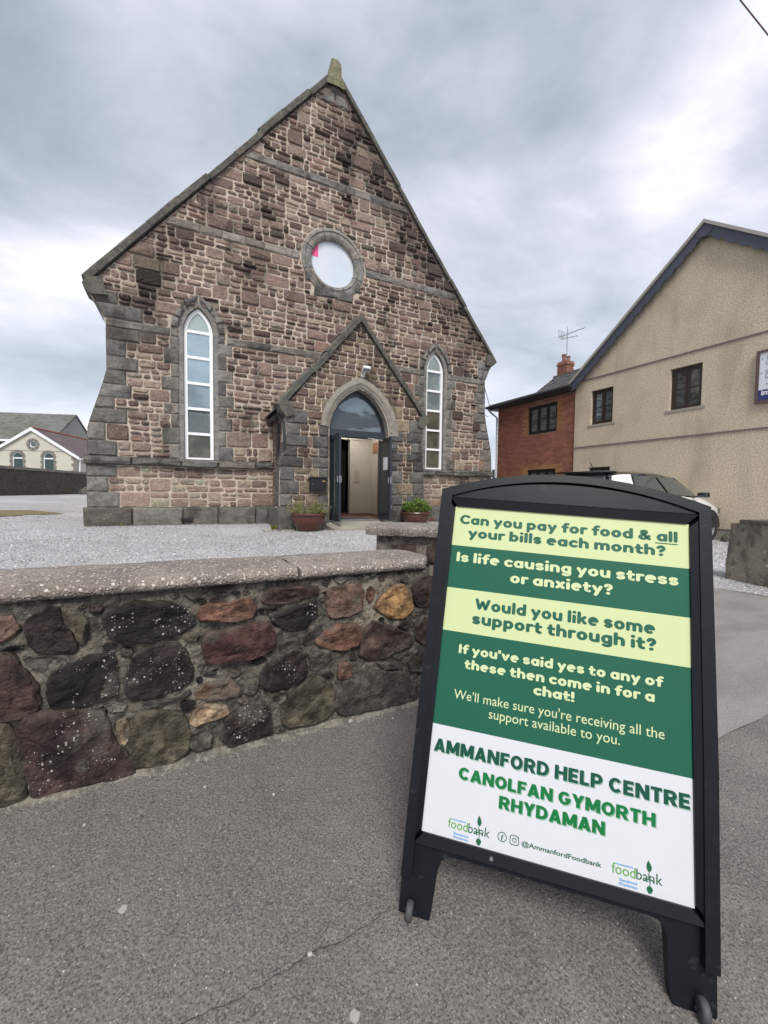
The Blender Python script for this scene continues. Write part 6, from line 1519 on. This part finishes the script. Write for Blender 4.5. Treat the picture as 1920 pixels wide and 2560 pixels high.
    mb = MB(); mb.box(X+.3, 15, Ya, Ya+.25, -.2, 4.2); mb.box(X+.3, 15, Yb-.25, Yb, -.2, 4.2); mb.build('side_wall', M_bm, h)
    # chimney
    ch = sub('chimney', h); cx, cy = 12.55, 10.78
    mb = MB(); mb.tint = (.30, .10, .06); z = 5.1; row = 0
    while z < 5.66:
        for k in range(4):
            for side in (0, 1, 2, 3):
                q = rng.uniform(.8, 1.15); mb.tint = (.30*q, .13*q, .09*q); o_ = (k-1.5)*.145+(.03 if row % 2 else -.03)
                if side == 0: mb.box(cx-.295, cx-.20, cy+o_-.068, cy+o_+.068, z, z+.062)
                if side == 1: mb.box(cx+.20, cx+.295, cy+o_-.068, cy+o_+.068, z, z+.062)
                if side == 2 and abs(o_) < .25: mb.box(cx+o_-.066, cx+o_+.066, cy+.27, cy+.33, z, z+.062)
                if side == 3 and abs(o_) < .25: mb.box(cx+o_-.066, cx+o_+.066, cy-.33, cy-.27, z, z+.062)
        z += .072; row += 1
    mb.build('stack_bricks', M_br, ch)
    mb = MB(); mb.box(cx-.28, cx+.28, cy-.32, cy+.32, 4.9, 5.66); mb.build('stack_core', M_bm, ch)
    M_pt = mat('terracotta', (.29, .13, .09), .8)
    mb = MB(); mb.bbox(cx-.33, cx+.33, cy-.37, cy+.37, 5.66, 5.73, .01); mb.bbox(cx-.29, cx+.29, cy-.33, cy+.33, 5.73, 5.80, .01); mb.build('cap', M_pt, ch)
    for dy, hh in ((.13, .30), (-.18, .18)):
        mb = MB(); mb.lathe((cx, cy+dy, 5.79), [(.12, 0), (.10, .02), (.10, hh*.75), (.125, hh*.8), (.125, hh), (.08, hh), (.08, hh*.5)], 14); mb.build('chimney_pot', M_pt, ch, smooth=True, sharp=40)
brick_house()
for o_ in bpy.data.objects['chimney'].children:
    for v in o_.data.vertices: v.co.x = 12.55+(v.co.x-12.55)*.62; v.co.y = 10.70+(v.co.y-10.78)*.62
def aerial():
    M = mat('aluminium', (.42, .43, .45), .4, metal=.6); x, y = 12.5, 10.62; r = thing('tv_aerial', 'television aerial on a thin mast fixed to the brick chimney', 'aerial', (x, y, 5.75))
    mb = MB(); mb.tube([(x, y, 5.5), (x, y, 7.0)], .016, 6); mb.build('mast', M, r)
    def boom(z0, a, b, zz, els, ang):
        d = Vector((math.cos(ang), math.sin(ang), zz)).normalized(); s = Vector((-math.sin(ang), math.cos(ang), 0)); c = Vector((x, y, z0)); mb = MB(); mb.tube([c+d*a, c+d*b], .011, 6)
        for t, w in els: p = c+d*(a+(b-a)*t); mb.tube([p-s*w, p+s*w], .006, 5)
        return mb
    mb = boom(6.75, -.35, .62, .10, [(.0, .02)]+[(.12+.08*k, .15-.010*k) for k in range(11)], R(-75)); mb.build('boom', M, r)
    mb = MB(); c = Vector((x+.05, y+.30, 6.85)); s = Vector((.95, .2, 0)).normalized()
    for zz in (-.10, -.03, .04, .11): mb.tube([c-s*.2+Vector((0, 0, zz)), c+s*.2+Vector((0, 0, zz))], .007, 5)
    for q in (-.2, 0, .2): mb.tube([c+s*q+Vector((0, 0, -.12)), c+s*q+Vector((0, 0, .13))], .007, 5)
    mb.build('reflector', M, r)
    mb = boom(6.62, -.25, .35, -.02, [(.1, .14), (.4, .13), (.7, .12), (.95, .11)], R(-70)); mb.build('lower_boom', M, r)
aerial()
# wires
M_wire = mat('black_wire', (.05, .045, .05), .6); M_wire2 = mat('dull_purple_cable', (.13, .08, .10), .6)
def wire(a, b, sag, r, m, label, twist=False, n=24):
    a, b = Vector(a), Vector(b); pts = [a.lerp(b, i/n)-Vector((0, 0, sag*4*(i/n)*(1-i/n))) for i in range(n+1)]
    mb = MB(); mb.tube(pts, r, 6)
    return tag(mb.build('overhead_wire', m), label, 'wire')
wire((9.3, YF+.3, 5.0), (11.0, 12.85, 4.3), .05, .012, mat('pale_wire', (.3, .31, .33), .6), 'thin pale wire between the chapel eaves and the brick house, upper one')
wire((9.4, YF+.35, 3.9), (10.8, 12.75, 4.0), .06, .010, mat('pale_wire', (.3, .31, .33), .6), 'thin pale wire between the chapel and the brick house, lower one')
def ray_at(px, py, t):
    d = SC.camera.matrix_world.to_3x3() @ Vector(((px-960)/1030, -(py-1280)/1030, -1)); return EYE+d*t
# measured once: service cable crossing above the house corner
wire((5.59, 5.98, 14.3), (17.86, 4.35, 9.38), .02, .015, M_wire2, 'twisted service cable crossing the sky above the beige house')

# ------------------------------------------------------------------ parked car
def car():
    gz = .03; x0, x1, yc = 6.78, 10.78, 5.62; Wd = .86
    t = thing('parked_car', 'white hatchback with black roof parked nose to the beige house, behind the sign', 'car', ((x0+x1)/2, yc, gz))
    M_white = mat('white_paint', (.72, .72, .71), .25, coat=.8); M_blk = mat('black_gloss', (.010, .010, .012), .12, coat=1); M_gl = mat('car_glass', (.15, .17, .165), .04, metal=.55, spec=1); M_tyre = mat('tyre_rubber', (.015, .015, .016), .8); M_rim = mat('alloy', (.35, .35, .36), .3, metal=.9); M_red = mat('red_lamp', (.35, .01, .01), .15); M_bl = mat('black_trim', (.02, .02, .022), .6)
    S = lambda x, y, z: Vector((x0+x, yc+y, gz+z))
    # lower body: cross sections along x
    def sect(x, zl, zb, w, tuck):      # bottom z, belt z, half width
        return [(-w*.90, zl), (-w*.98, zl+.10), (-w, zl+(zb-zl)*.45), (-w*.985, zb-.12), (-w*tuck, zb), (0, zb+.02), (w*tuck, zb), (w*.985, zb-.12), (w, zl+(zb-zl)*.45), (w*.98, zl+.10), (w*.90, zl), (0, zl-.02)]
    secs = [(.02, .42, .86, .62, .8), (.08, .30, .93, .76, .86), (.25, .22, .96, .84, .9), (.8, .18, .98, .87, .91), (1.6, .17, .98, .87, .91), (2.4, .17, .97, .87, .91), (3.0, .18, .95, .87, .88), (3.35, .20, .90, .85, .86), (3.7, .22, .84, .81, .82), (3.9, .28, .74, .72, .8), (4.0, .40, .62, .58, .8)]
    mb = MB(); rings = [[mb.vert(S(s[0], y, z)) for y, z in sect(*s)] for s in secs]
    for A, B in zip(rings, rings[1:]):
        for i in range(12): mb.face([A[i], A[(i+1) % 12], B[(i+1) % 12], B[i]])
    mb.face(rings[0][::-1]); mb.face(rings[-1]); b = mb.build('body', M_white, t, smooth=True, sharp=50)
    # greenhouse: stations of (x, half width, z)
    bel = [(.16, .74, .90), (.45, .79, .955), (1.2, .80, .965), (2.0, .80, .965), (2.75, .79, .955), (3.12, .74, .93)]
    rf = [(.42, .55, 1.40), (.62, .60, 1.435), (1.2, .625, 1.455), (1.8, .62, 1.445), (2.25, .60, 1.405), (2.42, .56, 1.365)]
    mb = MB()
    rings = []
    for (xb, wb, zb), (xr_, wr, zr) in zip(bel, rf):
        rings.append([mb.vert(S(xb, -wb, zb)), mb.vert(S(xr_-(xr_-xb)*.25, -(wr+(wb-wr)*.22), zr-(zr-zb)*.22)), mb.vert(S(xr_-(xr_-xb)*.1, -wr, zr-.045)), mb.vert(S(xr_, -wr*.8, zr)), mb.vert(S(xr_, 0, zr+.02)), mb.vert(S(xr_, wr*.8, zr)), mb.vert(S(xr_-(xr_-xb)*.1, wr, zr-.045)), mb.vert(S(xr_-(xr_-xb)*.25, (wr+(wb-wr)*.22), zr-(zr-zb)*.22)), mb.vert(S(xb, wb, zb))])
    for A, B in zip(rings, rings[1:]):
        for i in range(8): mb.face([A[i], A[i+1], B[i+1], B[i]])
    mb.face(rings[0][::-1]); mb.face(rings[-1]); mb.build('cabin', M_blk, t, smooth=True, sharp=35)
    def sidept(x, h, s, o=.006):      # point on the glasshouse side, h 0 belt .. 1 roof
        def ip(L, x):
            for a, c in zip(L, L[1:]):
                if x <= c[0] or c is L[-1]: k = (x-a[0])/(c[0]-a[0]); return [a[j]+(c[j]-a[j])*k for j in range(3)]
        bx = ip(bel, x); kx = (x-bel[0][0])/(bel[-1][0]-bel[0][0]); xr_ = rf[0][0]+(rf[-1][0]-rf[0][0])*kx; r_ = ip(rf, xr_)
        return S(x+(xr_-x)*h, s*(bx[1]+(r_[1]-bx[1])*h*.93+o), bx[2]+(r_[2]-bx[2])*h*.94)
    for s in (-1, 1):
        for nm, m, a, b_, h0, h1, ah, bh in (('rear_quarter', M_white, .20, .86, .0, .93, .16, .0), ('side_window', M_gl, .92, 1.85, .06, .86, .10, .0), ('side_window', M_gl, 1.95, 2.98, .06, .86, .0, -.12)):
            mb = MB(); g = []
            for i in range(7):
                x = a+(b_-a)*i/6; g.append([mb.vert(sidept(x, h0+(h1-h0)*j/4, s, .010 if nm == 'rear_quarter' else .012)) for j in range(5)])
            for A, B in zip(g, g[1:]):
                for j in range(4): mb.face([A[j], A[j+1], B[j+1], B[j]] if s > 0 else [A[j], B[j], B[j+1], A[j+1]])
            mb.build(nm, m, t, smooth=True)
        mb = MB(); Mx = Matrix.Translation(S(2.72, s*1.0, 1.0)); mb.bbox(-.06, .05, -.10, .10, -.055, .06, .045, Mx); mb.tube([S(2.75, s*.80, .96), S(2.72, s*.95, .98)], .022, 6); mb.build('mirror', M_blk, t, smooth=True, sharp=40)
        mb = MB(); mb.bbox(1.15, 1.32, -.012, .012, 0, .03, .008, Matrix.Translation(S(0, s*.872, .80))); mb.bbox(2.15, 2.32, -.012, .012, 0, .03, .008, Matrix.Translation(S(0, s*.872, .80))); mb.build('door_handles', M_white, t)
        mb = MB(); mb.bbox(-.02, .10, -.13, .13, -.14, .14, .03, Matrix.Translation(S(.10, s*.66, .82))); mb.build('tail_light', M_red, t)
        mb = MB(); mb.bbox(-.12, .10, -.16, .16, -.07, .07, .03, Matrix.Translation(S(3.80, s*.60, .66))); mb.build('headlight', M_gl, t)
        for xw, nmw in ((.72, 'rear'), (3.25, 'front')):
            wh = sub('wheel', t); c = S(xw, s*.79, .315); Mx = Matrix.Translation(c) @ Matrix.Rotation(R(90), 4, 'X')
            mb = MB(); mb.lathe(None, [(.20, -.10), (.285, -.105), (.312, -.08), (.318, 0), (.312, .08), (.285, .105), (.20, .10)], 28, Mx); mb.build('tyre', M_tyre, wh, smooth=True, sharp=40)
            mb = MB(); mb.lathe(None, [(.001, .085*(-s)), (.05, .09*(-s)), (.06, .06*(-s)), (.19, .05*(-s)), (.205, .09*(-s)), (.205, -.09*(-s))], 20, Mx); mb.build('rim', M_rim, wh, smooth=True, sharp=40)
            mb = MB(); aa = [math.pi*k/14 for k in range(15)]; I = [(mb.vert(S(xw+.345*math.cos(a), s*.872, .315+.345*math.sin(a))), mb.vert(S(xw+.39*math.cos(a), s*.882, .315+.39*math.sin(a)))) for a in aa]
            for p, q in zip(I, I[1:]): mb.face([p[0], p[1], q[1], q[0]])
            mb.poly([S(xw+.345*math.cos(a), s*.8735, .315+.345*math.sin(a)) for a in aa]); mb.build('wheel_arch', M_bl, t)
    mb = MB(); q = [S(.135, -.60, .95), S(.135, .60, .95), S(.40, .50, 1.345), S(.40, -.50, 1.345)]; mb.prism(q, Vector((-.012, 0, .004))); mb.build('rear_window', mat('rear_glass', (.28, .32, .33), .08, metal=.6), t)
    mb = MB(); mb.bbox(.26, .62, -.56, .56, 1.405, 1.44, .015, Matrix.Translation((x0, yc, gz))); mb.build('spoiler', M_blk, t, smooth=True, sharp=40)
    mb = MB(); q = [S(2.53, -.52, 1.352), S(2.53, .52, 1.352), S(3.17, .66, .96), S(3.17, -.66, .96)]; mb.prism(q, Vector((.010, 0, .010))); mb.build('windscreen', M_gl, t)
    mb = MB(); mb.tube([S(.75, 0, 1.455), S(.60, 0, 1.62)], .008, 5); mb.build('aerial', M_bl, t)
    mb = MB(); mb.bbox(-.03, .08, -.74, .74, -.10, .10, .03, Matrix.Translation(S(.02, 0, .36))); mb.bbox(-.08, .03, -.66, .66, -.10, .10, .03, Matrix.Translation(S(3.97, 0, .34))); mb.build('bumper', M_bl, t)
    mb = MB(); mb.box(-.012, -.002, -.26, .26, -.055, .055, Matrix.Translation(S(.01, 0, .66))); mb.build('number_plate', mat('yellow_plate', (.6, .45, .05), .5), t)
car()
rb_ = MB(); bm = bmesh.new(); bmesh.ops.create_icosphere(bm, subdivisions=2, radius=1); rr = random.Random(1)
for v in bm.verts: v.co = Vector((v.co.x*.12, v.co.y*.20, max(-.1, v.co.z*.17)))*rr.uniform(.9, 1.1)
rb_.add_bm(bm, Matrix.Translation((10.85, 4.72, .03))); tag(rb_.build('boulder', M_mort, smooth=True), 'brownish lump of stone lying against the base of the beige house', 'stone')

# ------------------------------------------------------------------ far left: yard wall, hall and old chapel behind
def far_wall():
    a, b = Vector((-8.9, 23.6, .60)), Vector((-5.2, 39.5, .70)); d = (b-a); L_ = d.length; u = d.normalized(); v = Vector((-u.y, u.x, 0)).normalized(); v = v if v.x < 0 else -v
    t = thing('yard_wall', 'long dark grey rubble wall with pale coping closing the yard left of the chapel', 'wall', a)
    M_w = mat('dark_rubble', (.085, .075, .058), .95, tint=True, vary=[((4, 4, 8), 4, .42, .62, .7, (.045, .04, .034), MIX), ((9, 9, 18), 3, .5, .66, .5, (.13, .12, .10), MIX), ((.5, .5, .2), 3, .5, .65, .4, (.11, .085, .05), MIX)], bump=[((8, 8, 16), 1, .06)])
    mb = MB(); n = 60; g = []
    for i in range(n+1):
        row = []
        for j in range(13):
            p = a+u*(L_*i/n)+Vector((0, 0, -.2+1.60*j/12)); p += v*-.05*noise.noise(p*2.2); row.append(mb.vert(p))
        g.append(row)
    for A, B in zip(g, g[1:]):
        for j in range(12): mb.face([A[j], B[j], B[j+1], A[j+1]])
    mb.prism([a+v*.05+Vector((0, 0, -.2)), b+v*.05+Vector((0, 0, -.2)), b+v*.4+Vector((0, 0, -.2)), a+v*.4+Vector((0, 0, -.2))], Vector((0, 0, 1.58))); mb.build('masonry', M_w, t)
    M_c = mat('grey_coping', (.17, .16, .14), .9, vary=[(2, 4, .4, .65, .6, (.09, .085, .075), MIX)], bump=[(8, .8, .03)])
    for k in range(9):
        p, q = a+u*(L_*k/9+.01), a+u*(L_*(k+1)/9-.01); mb = MB(); mb.prism([p-v*.07+Vector((0, 0, 1.38)), p+v*.45+Vector((0, 0, 1.38)), p+v*.40+Vector((0, 0, 1.54)), p-v*.03+Vector((0, 0, 1.53))], q-p); mb.build('coping_slab', M_c, t)
far_wall()
rk = MB(); bm = bmesh.new(); bmesh.ops.create_icosphere(bm, subdivisions=2, radius=1)
for v in bm.verts: v.co = Vector((v.co.x*.75, v.co.y*.6, max(-.2, v.co.z*.5)))*rr.uniform(.85, 1.12)
rk.add_bm(bm, Matrix.Translation((-5.35, 33.5, .72))); tag(rk.build('boulder', mat('dark_rock', (.10, .095, .085), .9, bump=[(4, .9, .1)])), 'dark boulder lying at the corner of the chapel by the yard wall', 'boulder')
def hall():
    ROT = Matrix.Rotation(R(-18), 4, 'Z'); O = Vector((-19.0, 57.4, 0))
    # gable apex direction at forward distance 45 m
    c, s = math.cos(TH), math.sin(TH); xc, yc_ = (85-960)/1030*45, 45.0; O = Vector((xc*c+yc_*s, -xc*s+yc_*c, 0))
    t = thing('village_hall', 'small cream rendered hall with white verges, two arched windows and a round one', 'hall', O, None, ROT); M = W[t.name]
    FM = M
    M_cr = mat('cream_render', (.50, .475, .40), .9, vary=[(.8, 4, .4, .65, .4, (.42, .40, .36), MIX)]); M_st = mat('grey_dressing', (.20, .185, .17), .9, vary=[(4, 3, .4, .65, .5, (.12, .11, .10), MIX)]); M_wht = mat('white_trim', (.75, .76, .78), .5); M_purp = mat('purple_slates', (.105, .075, .08), .8, vary=[((.6, .6, 2), 4, .4, .65, .5, (.16, .13, .125), MIX), (8, 3, .45, .65, .4, (.06, .05, .05), MIX)]); M_rd = mat('red_ridge', (.30, .09, .06), .8)
    HW, EZ, AZ, D = 4.35, 4.55, 7.45, 16
    ws = [(-1.50, .52, 3.0, 4.38, 4.9), (1.52, .52, 3.0, 4.38, 4.9)]
    arch = lambda cx, w, z0, zs, za: [(cx-w, z0), (cx+w, z0)]+[(cx+w*math.cos(math.pi*k/12), zs+w*math.sin(math.pi*k/12)) for k in range(13)][0:13]
    def pl(outer, holes, y0, y1, name, m, par=t):
        mb = plate(outer, holes, y0, y1, None, FM); return mb.build(name, m, par)
    circ = [(.04+.36*math.cos(2*math.pi*k/20), 5.80+.36*math.sin(2*math.pi*k/20)) for k in range(20)]
    pl([(-HW, -.5), (HW, -.5), (HW, EZ), (0, AZ), (-HW, EZ)], [arch(*w) for w in ws]+[circ], 0, .3, 'wall', M_cr)
    mb = MB(); mb.box(-HW, -HW+.3, .305, D, -.5, EZ, FM); mb.box(HW-.3, HW, .305, D, -.5, EZ, FM); mb.build('side_wall', M_cr, t)
    rng = random.Random(4)
    for w in ws:
        wn_ = sub('window', t)
        pl(arch(*w), [arch(w[0], w[1]-.08, w[2]+.1, w[3], w[4])[0:2]+[(w[0]+.44, 4.22), (w[0]-.44, 4.22)], [(w[0]-.44, 4.36)]+[(w[0]-.44*math.cos(math.pi*k/10), 4.38+.44*math.sin(math.pi*k/10)) for k in range(11)]+[(w[0]+.44, 4.36)]], .1, .16, 'frame', M_wht, wn_)
        mb = MB(); mb.prism([FM @ Vector((x, .13, z)) for x, z in arch(w[0], w[1]-.05, w[2]+.05, w[3], w[4])], (FM.to_3x3() @ Vector((0, .02, 0)))); mb.build('pane', mat('green_glass', (.05, .08, .075), .15, metal=.2), wn_)
        for k in range(5):
            for sg in (-1, 1):
                ww = .26 if k % 2 else .16; mb = MB(); a = w[0]+sg*(w[1]+.003); b_ = a+sg*ww; mb.box(min(a, b_), max(a, b_), -.05, .02, 2.9+.30*k, 3.18+.30*k, FM); mb.build('dressing_stone', M_st, t)
        for k in range(7):
            a0, a1 = math.pi*(k+.03)/7, math.pi*(k+.97)/7; q = [(w[0]+r*math.cos(a), 4.40+r*math.sin(a)) for r, a in ((w[1]+.003, a0), (w[1]+.26, a0), (w[1]+.26, a1), (w[1]+.003, a1))]
            mb = MB(); mb.prism([FM @ Vector((x, -.05, z)) for x, z in q], FM.to_3x3() @ Vector((0, .07, 0))); mb.build('arch_stone', M_st, t)
    for k in range(8):
        a0, a1 = 2*math.pi*(k+.03)/8, 2*math.pi*(k+.97)/8; q = [(.04+r*math.cos(a), 5.8+r*math.sin(a)*1.0) for r, a in ((.37, a0), (.66, a0), (.66, a1), (.37, a1))]
        mb = MB(); mb.prism([FM @ Vector((x, -.05, z)) for x, z in q], FM.to_3x3() @ Vector((0, .07, 0))); mb.build('ring_stone', M_st, t)
    rwn = sub('round_window', t); pl(circ, [[(.04+.27*math.cos(2*math.pi*k/16), 5.8+.27*math.sin(2*math.pi*k/16)) for k in range(16)]], .08, .14, 'frame', M_wht, rwn)
    mb = MB(); mb.prism([FM @ Vector((.04+.3*math.cos(2*math.pi*k/16), .11, 5.8+.3*math.sin(2*math.pi*k/16))) for k in range(16)], FM.to_3x3() @ Vector((0, .02, 0))); mb.build('pane', M_wgl, rwn)
    for k in range(6):
        mb = MB(); ww = .55 if k % 2 else .35; mb.box(HW-ww, HW+.02, -.04, .02, 2.4+.36*k, 2.72+.36*k, FM); mb.build('quoin_stone', M_st, t)
    mb = MB(); mb.box(-HW+.02, HW-.02, -.02, .01, 4.93, 5.0, FM); 
    sl = (AZ-EZ)/HW
    mb = MB(); mb.box(-3.6, 3.6, -.02, .01, 5.06, 5.11, FM); mb.build('drip_moulding', M_st, t)
    for s_ in (1, -1):
        e = Vector((s_*(HW+.35), -.25, EZ-.35*sl)); r_ = Vector((0, -.25, AZ)); up = Vector((0, 0, .12)); mb = MB()
        mb.prism([FM @ p for p in (e-up*1.2, r_-up*1.6, r_+up*1.3, e+up*1.3)], FM.to_3x3() @ Vector((0, .12, 0))); mb.build('verge', M_wht, t)
        mb = MB(); mb.prism([FM @ (p+Vector((0, .13, 0))) for p in (e, r_, r_+up, e+up)], FM.to_3x3() @ Vector((0, D, 0))); mb.build('roof', M_purp, t)
    mb = MB(); mb.tube([FM @ Vector((0, -.1, AZ+.16)), FM @ Vector((0, D, AZ+.16))], .11, 6); mb.build('ridge', M_rd, t)
    mb = MB(); mb.tube([FM @ Vector((HW+.38, -.1, EZ-.25)), FM @ Vector((HW+.38, D, EZ-.25))], .09, 6); mb.tube([FM @ Vector((HW+.3, .05, EZ-.25)), FM @ Vector((HW+.12, .05, 0))], .06, 6); mb.build('gutter', M_wht, t)
    wn_ = sub('window', t); mb = MB(); mb.box(HW+.003, HW+.05, 3.2, 4.3, 2.2, 3.7, FM); mb.build('frame', M_wht, wn_)
    for z0 in (2.28, 2.98):
        mb = MB(); mb.box(HW+.045, HW+.06, 3.3, 4.2, z0, z0+.62, FM); mb.build('pane', M_wgl, wn_)
    # old chapel behind
    xc, yc_ = (194-960)/1030*64, 64.0; O2 = Vector((xc*c+yc_*s, -xc*s+yc_*c, 0)); t2 = thing('old_chapel', 'large grey roofed chapel with mottled slates standing behind the cream hall', 'chapel', O2, None, ROT); G = W[t2.name]
    M_old = mat('mottled_slates', (.13, .13, .12), .9, vary=[((.5, .5, 1.2), 5, .42, .62, .75, (.075, .075, .06), MIX), ((2, 2, 5), 4, .48, .66, .5, (.21, .21, .18), MIX)], bump=[(3, .6, .05)]); M_gr = mat('grey_render', (.30, .30, .285), .9, vary=[((1, 1, .4), 4, .4, .65, .5, (.22, .22, .21), MIX)]); M_old2 = mat('brown_rubble', (.20, .15, .11), .9, vary=[(3, 3, .4, .6, .6, (.10, .08, .065), MIX)])
    RZ, EZ2, HW2, LL = 12.1, 7.9, 5.6, 30
    mb = MB(); mb.prism([G @ Vector(p) for p in ((0, -HW2, 0), (0, HW2, 0), (0, HW2, EZ2), (0, 0, RZ), (0, -HW2, EZ2))], G.to_3x3() @ Vector((-.4, 0, 0))); mb.build('gable_wall', M_gr, t2)
    mb = MB(); mb.box(-LL, -.41, -HW2, -HW2+.4, 0, EZ2, G); mb.box(-LL, -.41, HW2-.4, HW2, 0, EZ2, G); mb.build('side_wall', M_old2, t2)
    for s_ in (1, -1):
        mb = MB(); mb.prism([G @ Vector(p) for p in ((.15, s_*(HW2+.4), EZ2-.28), (.15, 0, RZ+.05), (.15, 0, RZ+.3), (.15, s_*(HW2+.4), EZ2-.02))], G.to_3x3() @ Vector((-LL, 0, 0))); mb.build('roof', M_old, t2)
    mb = MB(); mb.box(-LL, .1, -HW2-.52, -HW2-.38, EZ2-.42, EZ2-.14, G); mb.build('gutter', M_wht, t2)
    mb = MB()
    for k in range(3): mb.prism([G @ Vector((-13.5-6*k+1.1*math.cos(a), -HW2-.03, 5.4+1.1*math.sin(a))) for a in [math.pi*j/10 for j in range(11)]], G.to_3x3() @ Vector((0, .05, 0)))
    mb.build('arched_lights', M_wht, t2)
hall()
